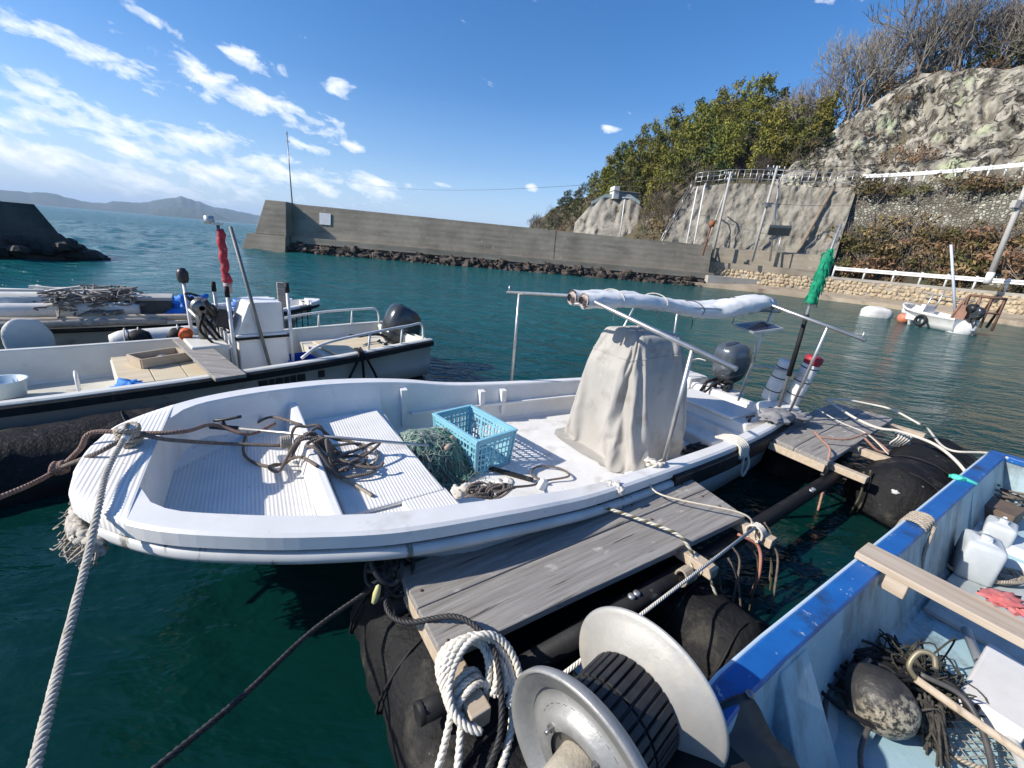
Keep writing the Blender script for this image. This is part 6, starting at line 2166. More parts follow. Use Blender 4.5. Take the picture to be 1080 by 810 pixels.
db('gunwale_edge', M('pale_edge', (.5, .6, .68), (.4, .52, .62), 9, .5), lambda mb: mb.tube([Vector((s, bD(s) + .008, zD(s) + .012)) for s in LD[5:]], .010, 6))
# frames against the side
for s in (1.36,):
    db('frame_rib', pale, lambda mb: mb.loft([[Vector((s - .11, bD(s) - .09, .555)), Vector((s + .11, bD(s) - .09, .555)), Vector((s + .11, bD(s) - .105, .555)), Vector((s - .11, bD(s) - .105, .555))], [Vector((s - .15, bD(s) - .13, .11)), Vector((s + .15, bD(s) - .13, .11)), Vector((s + .15, bD(s) - .34, .11)), Vector((s - .15, bD(s) - .34, .11))]], caps=(True, True), smooth=False), bev=.006)
db('bulkhead', M('scuffed_white_sill', (.62, .66, .66), (.5, .55, .56), 4, .5, spots=((.25, .26, .25), 4, .6, .15)), lambda mb: mb.loft([[Vector((4.12, t, .112)), Vector((4.19, t, .26)), Vector((4.40, t, .265)), Vector((4.40, t, .112))] for t in (.64, -.66)], caps=(True, True), smooth=False), bev=.008)
grey_fl = M('grey_worn_floor', (.33, .36, .35), (.44, .47, .46), 3, .7, stretch=(1, 3, 1), spots=((.2, .2, .19), 3, .58, .15))
db('floor_board', grey_fl, lambda mb: mb.box((3.52, -.05, .126), (1.08, 1.18, .03)), bev=.004)
def Dp(px, py, z):
    return FD.pt(px, py, z)
def dw(s, t, z): return FD.wo(s, t, z)
# plank across the boat with its block
pl = empty('thwart_plank', dw(2.34, .05, .61), FD.ang)
tag(pl, 'pale raw plank laid across the blue boat from gunwale to gunwale', 'plank')
raw = M('raw_plank', (.40, .32, .235), (.50, .42, .33), 5, .8, stretch=(6, .4, 6), bump=.4, bscale=14, bdist=.003, spots=((.25, .2, .15), 4, .6, .12, (4, .6, 1)))
mb = MB(); mb.loft([[Vector((x0, y, z)) for x0, z in ((-.085, 0.03), (.085, .03), (.085, -.008), (-.085, -.008))] for y in (.74, .2, -.3, -.82)], caps=(True, True), smooth=False); mb.build('board', raw, pl, bev=.004)
mb = MB(); mb.box((-.04, .56, -.05), (.08, .09, .082)); mb.build('block', raw, pl, bev=.005)
# net-covered black ball float
bc = dw(1.86, .46, .285)
bl = empty('ball_float', bc - Vector((0, 0, .172)))
tag(bl, 'black ball float crusted with white barnacles, lying on the floor of the blue boat', 'float')
mb = MB(); mb.blob((0, 0, .135), (.128, .138, .130), 3, .03, 2.5, 32, 20, rot=(.2, .1, .5))
mb.build('ball', M('barnacled_black', (.022, .022, .022), (.04, .038, .036), 8, .45, bump=.5, bscale=40, spots=((.05, .048, .043), 9, .55, .1)), bl)
bm_ = MATS['barnacled_black']; q = NG(bm_.node_tree); _bs = bm_.node_tree.nodes['Principled BSDF']; _oc = q.node('ShaderNodeTexCoord').outputs['Object']
_dot = q.node('ShaderNodeVectorMath', operation='DOT_PRODUCT'); q.put(_dot.inputs[0], _oc); _dot.inputs[1].default_value = (.55, -5.6, -2.4)
_edge = q.math('ADD', _dot.outputs[1], q.math('MULTIPLY', q.noise(_oc, 14, 5, .7), 1.1))
_sp = q.ramp(q.noise(_oc, 42, 6, .7), [(.44, 0.0), (.56, 1.0)])
_old = _bs.inputs['Base Color'].links[0].from_socket
q.put(_bs.inputs['Base Color'], q.mix(q.math('MULTIPLY', _sp, q.ramp(_edge, [(.28, 0.0), (.62, 1.0)])), _old, (.36, .32, .24)))
mb = MB(); rgb = random.Random(12)
for i in range(26):
    a = rgb.uniform(0, 6.28); c = Vector((.11, -.06, .13))
    mb.tube(spline([c + Vector((.02 * math.cos(a), .02 * math.sin(a), rgb.uniform(-.1, .14))), c + Vector((.05, -.03, rgb.uniform(-.1, .1))), c + Vector((rgb.uniform(.02, .12), rgb.uniform(-.14, -.02), rgb.uniform(-.17, -.05)))], 5), .005, 5)
mb.build('net_tail', M('dark_net', (.02, .02, .02), (.08, .07, .055), 40, .8), bl)
# black hoses and lines heaped beside it
def heap(name, mat, label, cat, ctr, rad, n, r, seed, k=7, zmin=None, loops=False):
    rg = random.Random(seed); mb = MB()
    for i in range(n):
        P = []
        if loops:
            c = ctr + Vector((rg.uniform(-.5, .5) * rad[0], rg.uniform(-.5, .5) * rad[1], rg.uniform(0, rad[2])))
            R1 = rg.uniform(.35, .9) * rad[0]; R2 = rg.uniform(.35, .9) * rad[1]; ph = rg.uniform(0, 6.28); tx, ty = rg.uniform(-.3, .3), rg.uniform(-.3, .3)
            m = rg.randint(6, 12)
            for j in range(m):
                a = ph + j * .62
                P.append(c + Vector((R1 * math.cos(a), R2 * math.sin(a), R1 * math.cos(a) * tx + R2 * math.sin(a) * ty + rg.uniform(-.01, .01))))
        else:
            for j in range(5):
                P.append(ctr + Vector((rg.gauss(0, .45) * rad[0], rg.gauss(0, .45) * rad[1], abs(rg.gauss(0, .5)) * rad[2])))
        if zmin is not None:
            for p in P: p.z = max(zmin + r * rg.uniform(1, 2.5), p.z)
        mb.tube(spline(P, 5), r * rg.uniform(.8, 1.2), k)
    return tag(mb.build(name, mat), label, cat)


hose_c = dw(2.05, .46, .13)
heap('hose_bundle', black_rubber, 'tangle of black hoses heaped behind the ball float in the blue boat', 'hoses', hose_c, (.30, .16, .16), 18, .0095, 3, zmin=.12, loops=True)
mb = MB()
mb.tube(spline([dw(2.0, .55, .30), dw(1.75, .60, .22), dw(1.5, .50, .14), dw(1.25, .42, .128), dw(1.0, .38, .128), dw(.85, .30, .13)], 8), .012, 8)
mb.tube(spline([dw(2.2, .45, .25), dw(1.62, .42, .16), dw(1.4, .22, .13), dw(1.2, .12, .125), dw(1.0, .10, .125)], 8), .010, 8)
mb.tube(spline([dw(2.1, .40, .32), dw(2.15, .25, .30), dw(2.0, .12, .20), dw(1.8, .10, .14), dw(1.65, .22, .135), dw(1.6, .36, .14)], 8), .012, 8)
tag(mb.build('loose_hose', M('grey_black_hose', (.05, .05, .05), (.10, .095, .09), 8, .5)), 'loose grey black hoses snaking forward along the floor of the blue boat', 'hose')
heap('net_pile', M('dark_olive_net', (.028, .028, .022), (.07, .066, .05), 30, .9), 'dark olive net piled by the plank inside the blue boat', 'net', dw(2.3, .42, .12), (.17, .2, .15), 70, .004, 5, k=4, zmin=.115)
# wire basket rim of a hoop net lying flat
hb_ = empty('hoop_net', dw(2.22, .18, .13))
tag(hb_, 'flat hoop net with a pale rope rim lying beside the ball float', 'hoop net')
mb = MB(); mb.tube([Vector((.26 * math.cos(a), .17 * math.sin(a), .02 + .01 * math.sin(3 * a))) for a in [i * PI / 18 for i in range(36)]], .010, 7, closed=True); mb.build('rim', rope_tan, hb_)
mb = MB(); rg = random.Random(2)
for i in range(-6, 7):
    x = i * .04; y = .17 * math.sqrt(max(0, 1 - (x / .26) ** 2)); mb.tube(spline([(x, -y, .015), (x + .02, 0, .01), (x, y, .015)], 4), .0025, 4)
    y2 = i * .027; x2 = .26 * math.sqrt(max(0, 1 - (y2 / .17) ** 2)); mb.tube(spline([(-x2, y2, .016), (0, y2 + .02, .011), (x2, y2, .016)], 4), .0025, 4)
tag(mb.build('mesh', M('pale_net', (.35, .34, .28), (.25, .24, .2), 20, .9), hb_), kind='stuff')
# wooden pole with a bronze crook, grey pole, foam slab
pa = empty('wooden_pole', dw(2.02, .40, .34))
tag(pa, 'long pale wooden pole with a bent metal crook, slanting over the ball float', 'pole')
mb = MB(); mb.tube([(0, 0, 0), dw(2.20, -.75, .16) - pa.location], .017, 10); mb.build('shaft', raw, pa)
mb = MB(); mb.tube(spline([(0, 0, 0), (-.02, .03, .04), (.02, .05, .10), (.06, .03, .11), (.06, .0, .07)], 5), .011, 8); mb.build('crook', M('dull_bronze', (.22, .19, .12), (.3, .26, .18), 9, .5, .5), pa)
mb = MB(); mb.tube([dw(2.95, .36, .16), dw(2.35, .12, .16), dw(2.05, .0, .18)], .022, 10)
tag(mb.build('grey_pole', M('grey_pipe', (.36, .37, .37), (.46, .46, .45), 8, .5)), 'short grey pipe lying beneath the raw plank in the blue boat', 'pipe')
q0, q1, q2, q3 = [FD.pt(*p, .24) for p in ((1012, 728), (1043, 676), (1100, 712), (1085, 775))]
fs = empty('foam_slab', dw((q0.x + q2.x) / 2, (q0.y + q2.y) / 2, .14), FD.ang)
tag(fs, 'thick white ribbed foam slab lying on the blue boat floor at the right edge', 'slab')
cx_, cy_ = (q0.x + q2.x) / 2, (q0.y + q2.y) / 2
mb = MB(); mb.prism([(q.x - cx_, q.y - cy_) for q in (q0, q3, q2, q1)], 0, .10); mb.build('slab', M('ribbed_white_foam', (.72, .70, .68), (.64, .62, .59), 6, .6, ribs=('X', .012, .0015), spots=((.4, .38, .34), 5, .64, .1)), fs, bev=.015)
# jugs
jm = M('grey_white_jug', (.52, .55, .56), (.42, .45, .46), 5, .45, spots=((.2, .2, .19), 5, .62, .12))
def jug(px, py, sc, rz, label):
    p = Dp(px, py, .16)
    root = empty('plastic_jug', dw(p.x, p.y - .17, .142), FD.ang + rz)
    tag(root, label, 'jug')
    mb = MB()
    def rr(z, hx, hy, q=.26, n=28):
        return [Vector((sc * hx * abs(math.cos(a)) ** q * (1 if math.cos(a) > 0 else -1), sc * hy * abs(math.sin(a)) ** q * (1 if math.sin(a) > 0 else -1), sc * z)) for a in [2 * PI * j / n for j in range(n)]]
    mb.loft([rr(0, .11, .085), rr(.01, .12, .095), rr(.235, .12, .095), rr(.262, .113, .088), rr(.272, .09, .07), rr(.274, .026, .026), rr(.288, .026, .026)], caps=(True, True)); mb.build('body', jm, root)
    mb = MB(); mb.lathe([(.0, .302), (.028, .302), (.030, .280)], 14, Matrix.Translation((0, 0, 0)) @ Matrix.Scale(sc, 4)); mb.build('cap', jm, root)
    mb = MB(); mb.tube(spline([Vector((.118, 0, .20)) * sc, Vector((.135, 0, .25)) * sc, Vector((.06, 0, .295)) * sc], 5), .014 * sc, 8); mb.build('handle', jm, root)
jug(988, 585, 1.0, .3, 'larger grey white plastic jug standing against the inner side of the blue boat')
jug(1012, 562, .85, .1, 'smaller grey white plastic jug half hidden behind the larger one')
# clutter near the stern
def at(px, py, z): 
    p = Dp(px, py, z); return dw(p.x, p.y, z)
heap('rope_heap', rope_tan, 'tan rope heaped on the grey floor board in the middle of the blue boat', 'rope', at(1040, 605, .15), (.24, .12, .06), 8, .010, 7, zmin=.142, loops=True)
mb = MB(); mb.blob(at(1058, 632, .66), (.09, .05, .018), 4, .6, 2.6, 24, 12, rot=(0, 0, .1)); 
for i in range(4): 
    o = at(1058, 632, .652); mb.tube([o + Vector((.02 * i - .03, -.03, .0)), o + Vector((.03 * i - .04, -.09 - .01 * (i % 2), .004))], .011, 8)
tag(mb.build('work_glove', M('faded_red_glove', (.46, .10, .10), (.56, .2, .18), 18, .9, bump=.4, bscale=90)), 'faded red work glove lying on the raw plank', 'glove')
heap('rope_heap', rope_brown, 'dark brown ropes and sticks heaped in the stern of the blue boat', 'rope', at(1065, 530, .25), (.34, .22, .12), 14, .009, 9, zmin=.22, loops=True)
cr = MB(); p = at(1050, 545, .24); cr.box(p + Vector((0, 0, .05)), (.30, .22, .12), (0, 0, .5)); tag(cr.build('wooden_crate', M('dark_crate_wood', (.10, .07, .05), (.16, .12, .09), 6, .8), bev=.006), 'small dark wooden box in the stern corner of the blue boat', 'box')
cl = MB(); cl.blob(at(1062, 498, .34), (.20, .15, .10), 8, .7, 2.2, 30, 18)
tag(cl.build('plastic_bag', M('clear_grey_bag', (.5, .5, .5), (.38, .38, .38), 8, .35, bump=.5, bscale=30, bdist=.02)), 'crumpled grey white plastic bag in the stern corner of the blue boat', 'bag')
mb = MB(); p = at(1010, 505, .60); 
mb.tube([p + FD.a * .0 + FD.n * .05, p + FD.a * .02 - FD.n * .03 + Vector((0, 0, .012)), p + FD.a * .03 - FD.n * .10], .014, 8); mb.blob(p + Vector((0, 0, .01)), (.045, .04, .02), 2, .4, 3, 14, 8); mb.tube(spline([p + FD.n * -.08, p + FD.n * -.11 + Vector((0, 0, -.12)), p + FD.n * -.1 + FD.a * .02 + Vector((0, 0, -.22))], 5), .009, 6)
tag(mb.build('mint_rope', M('mint_rope', (.05, .48, .36), (.10, .58, .46), 30, .7)), 'mint green rope knotted round the blue gunwale near the stern', 'rope')
mb = MB()
for i in range(5):
    s = 3.02 + i * .035
    mb.tube(spline([dw(s, .68, .50), dw(s - .01, .69, .605 + .004 * i), dw(s, .775, .608), dw(s + .012, .80, .52)], 5), .012, 7)
mb.tube(spline([dw(3.1, .66, .6), dw(3.0, .64, .45), dw(3.05, .62, .3)], 5), .010, 6)
tag(mb.build('gunwale_rope', rope_tan), 'tan rope turns lashed over the blue gunwale beyond the raw plank', 'rope')
# dark mat hanging inside near the reel
mb = MB()
n = 8
g0, g1, g2, g3 = W(786, 730, .60), W(842, 812, .40), W(655, 850, .60), W(655, 800, .60)
grid = [[(g0.lerp(g1, i / n)).lerp(g3.lerp(g2, i / n), j / n) + Vector((0, 0, .015 * math.sin(i * 1.1 + j))) for j in range(n + 1)] for i in range(n + 1)]
mb.loft(grid, closed=False)
cm = mb.build('rubber_mat', M('dark_navy_sheet', (.012, .014, .02), (.02, .024, .032), 5, .5, bump=.3, bscale=12), solid=.012)
tag(cm, 'dark navy rubber sheet hung in the bow of the blue boat beside the reel', 'sheet')
mb = MB(); mb.lathe([(.014, 0), (.014, .006), (.006, .009)], 12, axis_m(g0.lerp(g1, .06) + Vector((0, 0, .012)), (0, -.4, 1))); ey = mb.build('eyelet', steel, cm); ey.parent = None
ey.parent = cm; ey.location = ey.location - cm.location if False else (0, 0, 0)
ey.data.transform(Matrix.Translation(-cm.location))
# ================================================================== GEAR ON THE NEAREST BOAT
def aw(s, t, z): return FA.wo(s, t, z)
def apx(px, py, z):
    return W(px, py, z)
# fish crate
c1, c2, c3, c4 = [FA.pt(*p, .53) for p in ((456, 434), (497, 428), (547, 455), (507, 468))]
cc = (c1 + c3) / 2
ang = math.atan2((c3 - c2).y, (c3 - c2).x)
crate = empty('fish_crate', aw(cc.x, cc.y, .205), FA.ang + ang)
tag(crate, 'pale blue perforated plastic fish crate standing on the deck of the nearest white boat', 'crate')
cpm = M('pale_blue_crate', (.20, .46, .56), (.26, .52, .61), 5, .45, spots=((.12, .26, .30), 7, .62, .12), spots2=((.55, .62, .62), 9, .66, .08))
LX, LY, HZ = .64, .41, .32
mb = MB(); mb.box((0, 0, .012), (LX * .90, LY * .88, .02)); mb.build('bottom', cpm, crate)
def lattice(name, p0, du, wdt, inward):
    """one slotted wall: bars with real gaps"""
    mb = MB(); th = .010
    def q(u, z):
        k = .90 + .10 * z / HZ
        return p0 + du * ((u - .5) * wdt * k) + inward * (-(1 - k) * -1) * 0 + inward * ((1 - z / HZ) * .022) + Vector((0, 0, z))
    def barq(u0, z0, u1, z1, w, up):
        mb.bar(q(u0, z0), q(u1, z1), w, th, up=inward)
    for z, w in ((.012, .03), (.075, .012), (.13, .012), (.185, .012), (.245, .02), (HZ - .03, .04)):
        barq(0, z, 1, z, w, None)
    nb = max(6, int(wdt / .043))
    for i in range(nb + 1):
        w = .028 if i % 4 == 0 else .010
        barq(i / nb, .0, i / nb, HZ - .02, w, None)
    mb.build(name, cpm, crate)
lattice('wall', Vector((0, -LY / 2, 0)), Vector((1, 0, 0)), LX, Vector((0, 1, 0)))
lattice('wall', Vector((0, LY / 2, 0)), Vector((1, 0, 0)), LX, Vector((0, -1, 0)))
lattice('wall', Vector((-LX / 2, 0, 0)), Vector((0, 1, 0)), LY, Vector((1, 0, 0)))
lattice('wall', Vector((LX / 2, 0, 0)), Vector((0, 1, 0)), LY, Vector((-1, 0, 0)))
mb = MB()
for a_, b_, w_dir in (((-LX / 2, -LY / 2), (LX / 2, -LY / 2), 0), ((-LX / 2, LY / 2), (LX / 2, LY / 2), 0), ((-LX / 2, -LY / 2), (-LX / 2, LY / 2), 1), ((LX / 2, -LY / 2), (LX / 2, LY / 2), 1)):
    e = Vector((.014, 0, 0)) if w_dir == 0 else Vector((0, -.014, 0))
    mb.bar(Vector((*a_, HZ - (.0 if w_dir else .002))) - e, Vector((*b_, HZ - (.0 if w_dir else .002))) + e, .032, .016)
mb.build('rim', cpm, crate, bev=.003)
mb = MB()
for sx in (-1, 1):
    for sy in (-1, 1):
        mb.bar((sx * LX * .448, sy * LY * .443, .0), (sx * (LX / 2 - .006), sy * (LY / 2 - .006), HZ - .01), .036, .036)
mb.build('corner_posts', cpm, crate, bev=.006)

# heap of green gill net with floats
nc = apx(446, 490, .22)
net = empty('net_heap', nc)
tag(net, 'heap of green and grey gill net between the fore platform and the blue crate', 'net')
rg = random.Random(77)
def mound(x, y):
    d = (x / .44) ** 2 + (y / .34) ** 2
    return .25 * max(0, 1 - d) ** .6 * (1 + .35 * noise.noise(Vector((x * 4, y * 4, 1))))
m33 = Matrix.Rotation(FA.ang + .5, 3, 'Z')
mb = MB(); rings = []
for i in range(15):
    f = i / 14
    rings.append([m33 @ Vector((.42 * f * math.cos(a), .32 * f * math.sin(a), max(.0, mound(.42 * f * math.cos(a), .32 * f * math.sin(a)) - .02))) for a in [2 * PI * j / 36 for j in range(36)]])
mb.loft(rings); mb.build('packed_net', M('packed_net', (.05, .11, .085), (.15, .155, .125), 11, .95, bump=1, bscale=60, bdist=.02), net)
def threads(name, mat, n, r, spread, lift, seg=7, step=.085):
    mb = MB()
    for i in range(n):
        x, y = rg.gauss(0, .34) * .48 * spread, rg.gauss(0, .34) * .38 * spread
        a = rg.uniform(0, 6.28); P = []
        for j in range(seg):
            z = mound(x, y) + rg.uniform(-.01, lift)
            P.append(m33 @ Vector((x, y, max(.004, z))))
            a += rg.uniform(-1.1, 1.1); x += math.cos(a) * step; y += math.sin(a) * step
            if (x / .5) ** 2 + (y / .4) ** 2 > 1: a += PI * .7
        mb.tube(spline(P, 4), r, 3, cap=False)
    tag(mb.build(name, mat, net), kind='stuff')
threads('green_twine', M('green_twine', (.09, .27, .20), (.20, .42, .34), 25, .8, lo=.3, hi=.7), 420, .0022, 1.0, .05)
threads('grey_twine', M('grey_twine', (.17, .16, .13), (.30, .28, .24), 25, .9), 260, .0022, 1.05, .04)
threads('pale_twine', M('pale_twine', (.34, .44, .38), (.50, .55, .49), 25, .9), 240, .002, .9, .06)
threads('dark_line', M('dark_line', (.03, .04, .035), (.08, .08, .07), 25, .9), 60, .0035, 1.05, .05)
corkm = M('net_cork', (.42, .30, .22), (.50, .38, .29), 12, .8); ycork = M('yellow_float', (.52, .42, .16), (.45, .36, .15), 12, .6)
for i, (x, y, m_) in enumerate(((.30, -.02, corkm), (.20, -.16, corkm), (.34, -.10, corkm), (.02, -.22, corkm), (.10, .24, ycork), (-.16, .12, ycork))):
    p = m33 @ Vector((x, y, mound(x, y) + .03))
    mb = MB(); mb.lathe([(.004, -.055), (.018, -.045), (.024, 0), (.018, .045), (.004, .055)] if m_ is corkm else [(.005, -.04), (.033, -.02), (.033, .02), (.005, .04)], 12, axis_m(p, (rg.uniform(-1, 1), rg.uniform(-1, 1), rg.uniform(-.2, .8))))
    mb.build('net_float', m_, net)

# boat hook lying over the fore well
bh = empty('boat_hook', apx(222, 452, .70))
tag(bh, 'boat hook with a black head lying over the fore well of the nearest white boat', 'boat hook')
h0, h1 = apx(238, 451, .66), apx(452, 470, .62)
mb = MB(); mb.tube([Vector((0, 0, 0)) + (h0 - bh.location), h1 - bh.location], .011, 8); mb.build('shaft', galv, bh)
d_ = (h1 - h0).normalized()
mb = MB(); c = h0 - bh.location
mb.tube([c + d_ * .08, c - d_ * .10], .019, 8); mb.tube([c, c - d_ * .02 + Vector((0, 0, .05))], .013, 8); mb.tube(spline([c - d_ * .07 + Vector((0, 0, .045)), c - d_ * .0 + Vector((0, 0, .06)), c + d_ * .10 + Vector((0, .02, .085))], 4), .011, 8); mb.build('head', black_plastic, bh)
# little black paddle standing by the far side
pd = empty('hand_paddle', apx(324, 428, .56))
tag(pd, 'small black paddle propped against the far inner side of the fore well', 'paddle')
p0, p1 = apx(321, 414, .66) - pd.location, apx(324, 436, .52) - pd.location
mb = MB(); mb.loft([[p0.lerp(p1, f) + FA.a * (w * x) + Vector((0, 0, 0)) + FA.n * y for x, y in ((-1, -.006), (1, -.006), (1, .006), (-1, .006))] for f, w in ((-.5, .012), (-.3, .030), (.3, .034), (.55, .02))], caps=(True, True), smooth=False); mb.build('blade', black_plastic, pd)
mb = MB(); mb.tube([p0.lerp(p1, .5), p0.lerp(p1, 1.3) + FA.a * .03], .009, 8); mb.build('handle', black_plastic, pd)

# ---- ropes ------------------------------------------------------------------------------------
def rope(name, mat, label, pts, r, cat='rope', laid=False, pitch=.05, n=8, group=None, smooth=True, k=8):
    mb = MB()
    P = spline(pts, n) if smooth else pts
    if laid: mb.rope3(P, r, pitch)
    else: mb.tube(P, r, k)
    return tag(mb.build(name, mat), label, cat, group)
strand_w = M('white_strand', (.60, .55, .45), (.72, .68, .60), 40, .9, bump=.5, bscale=220, bdist=.002, spots=((.34, .29, .22), 8, .62, .15))
strand_g = M('grey_tan_strand', (.36, .33, .28), (.48, .45, .39), 40, .9, bump=.5, bscale=220, bdist=.002, spots=((.18, .15, .12), 9, .60, .15))
strand_k = M('black_strand', (.016, .016, .018), (.035, .035, .036), 30, .6)
bt_ = aw(.17, .06, .90)
rope('mooring_rope', strand_g, 'grey white laid mooring rope running from the nearest bow to the lower left', [bt_, apx(113, 497, .865), apx(104, 535, .84), apx(92, 590, .76), apx(66, 690, .72), apx(30, 835, .80)], .0135, laid=True, pitch=.07)
# turns round the bow bitt
mb = MB()
for i in range(5):
    mb.tube([bt_ + Vector((.045 * math.cos(t + i), .045 * math.sin(t + i), -.055 + .019 * i + .006 * math.sin(t * 2))) for t in [j * PI / 10 for j in range(20)]], .0125, 7, closed=True)
mb.tube(spline([bt_ + FA.n * .07 + Vector((0, 0, -.02)), bt_ + Vector((0, 0, .04)), bt_ - FA.n * .07 + Vector((0, 0, -.01))], 5), .012, 7)
tag(mb.build('bitt_turns', rope_tan), 'knotted turns of tan rope round the bow bitt of the nearest boat', 'rope')
kn = apx(62, 494, .70)
rope('bow_line', rope_mat('reddish_brown_rope', (.20, .12, .09), (.30, .20, .16), .04), 'reddish brown rope running over the bow to a knot and off at the left edge', [apx(290, 447, .64), apx(262, 458, .66), apx(225, 448, .74), apx(195, 455, .84), apx(150, 457, .86), apx(98, 456, .88), apx(84, 474, .80), kn, apx(30, 512, .70), apx(-40, 540, .70)], .0125)
rope('bow_line', rope_brown, 'dark brown rope running straight from the rope tangle to the bow bitt', [apx(300, 470, .64), apx(240, 468, .68), apx(180, 464, .835), bt_ + Vector((.03, 0, -.02)), apx(102, 478, .85), kn, ], .0115)
mb = MB()
for i in range(4):
    ax = Vector((1, .6, .2 * i - .3)).normalized(); u = ax.orthogonal().normalized(); w = ax.cross(u)
    mb.tube([kn + ax * (.014 * i - .02) + (u * math.cos(t) + w * math.sin(t)) * .026 for t in [j * PI / 7 for j in range(14)]], .012, 7, closed=True)
tag(mb.build('rope_knot', MATS['reddish_brown_rope']), 'fist sized reddish rope knot hanging off the bow at left', 'knot')
# tangle of mooring line over the dividing board
rgk = random.Random(5)
mb = MB()
tc_ = apx(335, 478, .58)
for i in range(9):
    c = tc_ + FA.a * rgk.uniform(-.10, .28) + FA.n * rgk.uniform(-.20, .10) + Vector((0, 0, rgk.uniform(-.04, .05)))
    ph = rgk.uniform(0, 6.28); ra, rb_ = rgk.uniform(.10, .22), rgk.uniform(.05, .10); aa = rgk.uniform(-.7, .5)
    P = []
    for j in range(rgk.randint(7, 13)):
        t = ph + j * .6
        v = Vector((ra * math.cos(t), rb_ * math.sin(t), 0)); v.rotate(Euler((0, 0, FA.ang + aa)))
        P.append(c + v + Vector((0, 0, .018 * math.sin(t * 1.7 + i))))
    for p in P:
        l = FA.loc(p); zmin = .515 if l.x > 1.1 else .50
        if .93 < l.x < 1.13: zmin = .68
        p.z = max(zmin + .008 + .01 * (i % 4), p.z - .03)
    mb.tube(spline(P, 6), .0105, 7)
tag(mb.build('rope_tangle', rope_brown), 'tangle of brown weathered rope draped over the dividing board of the nearest boat', 'rope')
rope('loose_rope', rope_tan, 'pale rope loop hanging from the tangle onto the fore platform', [apx(352, 470, .62), apx(380, 468, .53), apx(398, 478, .52), apx(390, 492, .52), apx(362, 488, .53), apx(345, 495, .54), apx(372, 510, .515), apx(393, 523, .512)], .010)
rope('loose_rope', rope_brown, 'brown rope loop lying in the fore well left of the dividing board', [apx(318, 448, .66), apx(285, 440, .62), apx(262, 455, .52), apx(258, 480, .51), apx(285, 492, .51), apx(315, 482, .60), apx(335, 492, .66)], .010)
mb = MB()
for i in range(5):
    c = apx(302, 466, .68)
    mb.tube([c + FA.a * (.012 * i - .025) + (FA.n * math.cos(t) + Vector((0, 0, 1)) * math.sin(t)) * .035 for t in [j * PI / 7 for j in range(14)]], .010, 6, closed=True)
tag(mb.build('rope_hitch', rope_tan), 'tight hitch of tan rope on top of the dividing board', 'rope')
# rags and rope bundle on the near gunwale
rag = M('dirty_white_rag', (.55, .50, .43), (.66, .62, .55), 9, .9, bump=.6, bscale=30, bdist=.01, spots=((.33, .28, .22), 6, .6, .12))
rg = random.Random(14)
rb = empty('rope_bundle', apx(510, 516, .62))
tag(rb, 'bundle of white rag and dark cord lying on the near gunwale below the blue crate', 'rope')
mb = MB()
for i in range(7):
    c = apx(482 + i * 9, 519 - i * 1.2, .625) - rb.location
    mb.blob(c + Vector((0, 0, rg.uniform(0, .02))), (.055, .035, .026), i + 3, .6, 2.5, 12, 8, rot=(rg.uniform(-.3, .3), 0, rg.uniform(0, 3)))
mb.build('rag', rag, rb)
mb = MB()
for i in range(9):
    c = apx(515 + rg.uniform(-14, 16), 517 + rg.uniform(-5, 5), .65) - rb.location; ph = rg.uniform(0, 6.28)
    v = [Vector((.08 * math.cos(ph + j * .7), .03 * math.sin(ph + j * .7), .02 * math.sin(j))) for j in range(9)]
    for q in v: q.rotate(Euler((0, 0, FA.ang)))
    mb.tube(spline([c + q for q in v], 5), .008, 6)
mb.build('cord', rope_brown, rb)
mb = MB(); mb.tube(spline([apx(517, 522, .64) - rb.location, apx(519, 535, .60) - rb.location, apx(518, 556, .40) - rb.location, apx(515, 572, .2) - rb.location], 5), .009, 6); mb.build('cord_tail', rope_dark, rb)
mb = MB(); mb.tube(spline([apx(575, 508, .24), apx(560, 500, .23), apx(568, 492, .23), apx(590, 494, .225), apx(600, 502, .24), apx(575, 507, .23), apx(560, 512, .30), apx(520, 515, .63)], 7), .009, 7)
tag(mb.build('cord_loop', rope_brown), 'brown cord looped on the deck to the right of the blue crate', 'rope')
mb = MB(); mb.bar(apx(515, 493, .222), apx(562, 506, .222), .04, .018)
tag(mb.build('rubber_strip', black_rubber), 'thin black rubber strip lying on the deck at the crate corner', 'strip')
mb = MB(); a_ = apx(572, 511, .62); mb.box(a_, (.05, .035, .07), (0, .5, .5)); tag(mb.build('white_block', white, bev=.008), 'little white plastic block on the near gunwale', 'block')
mb = MB()
for i in range(9):
    mb.tube(spline([aw(4.45 + rg.uniform(-.2, .2), -.55 + rg.uniform(-.12, .12), .225 + rg.uniform(0, .04)) for _ in range(6)], 5), .010, 6)
tag(mb.build('rope_tangle', rope_dark), 'dark rope tangle on the deck at the stern behind the canvas cover', 'rope')
for (px, py, lab, m_) in ((647, 514, 'first pale rag knot tied to the near gunwale, where the flecked rope starts', rag), (691, 489, 'second pale rag knot on the near gunwale at the foot of the awning post', rag)):
    mb = MB(); c = apx(px, py, .585)
    for i in range(8):
        mb.blob(c + Vector((rg.uniform(-.05, .05), rg.uniform(-.04, .04), rg.uniform(-.015, .02))), (.035, .026, .020), i, .6, 2.5, 10, 7, rot=(rg.uniform(-.5, .5), rg.uniform(-.5, .5), rg.uniform(0, 3)))
    for i in range(4):
        mb.tube(spline([c, c + Vector((rg.uniform(-.08, .08), rg.uniform(-.06, .06), .02)), c + Vector((rg.uniform(-.10, .10), rg.uniform(-.10, .02), -.03))], 4), .008, 6)
    tag(mb.build('rag_knot', m_), lab, 'knot')
mb = MB()
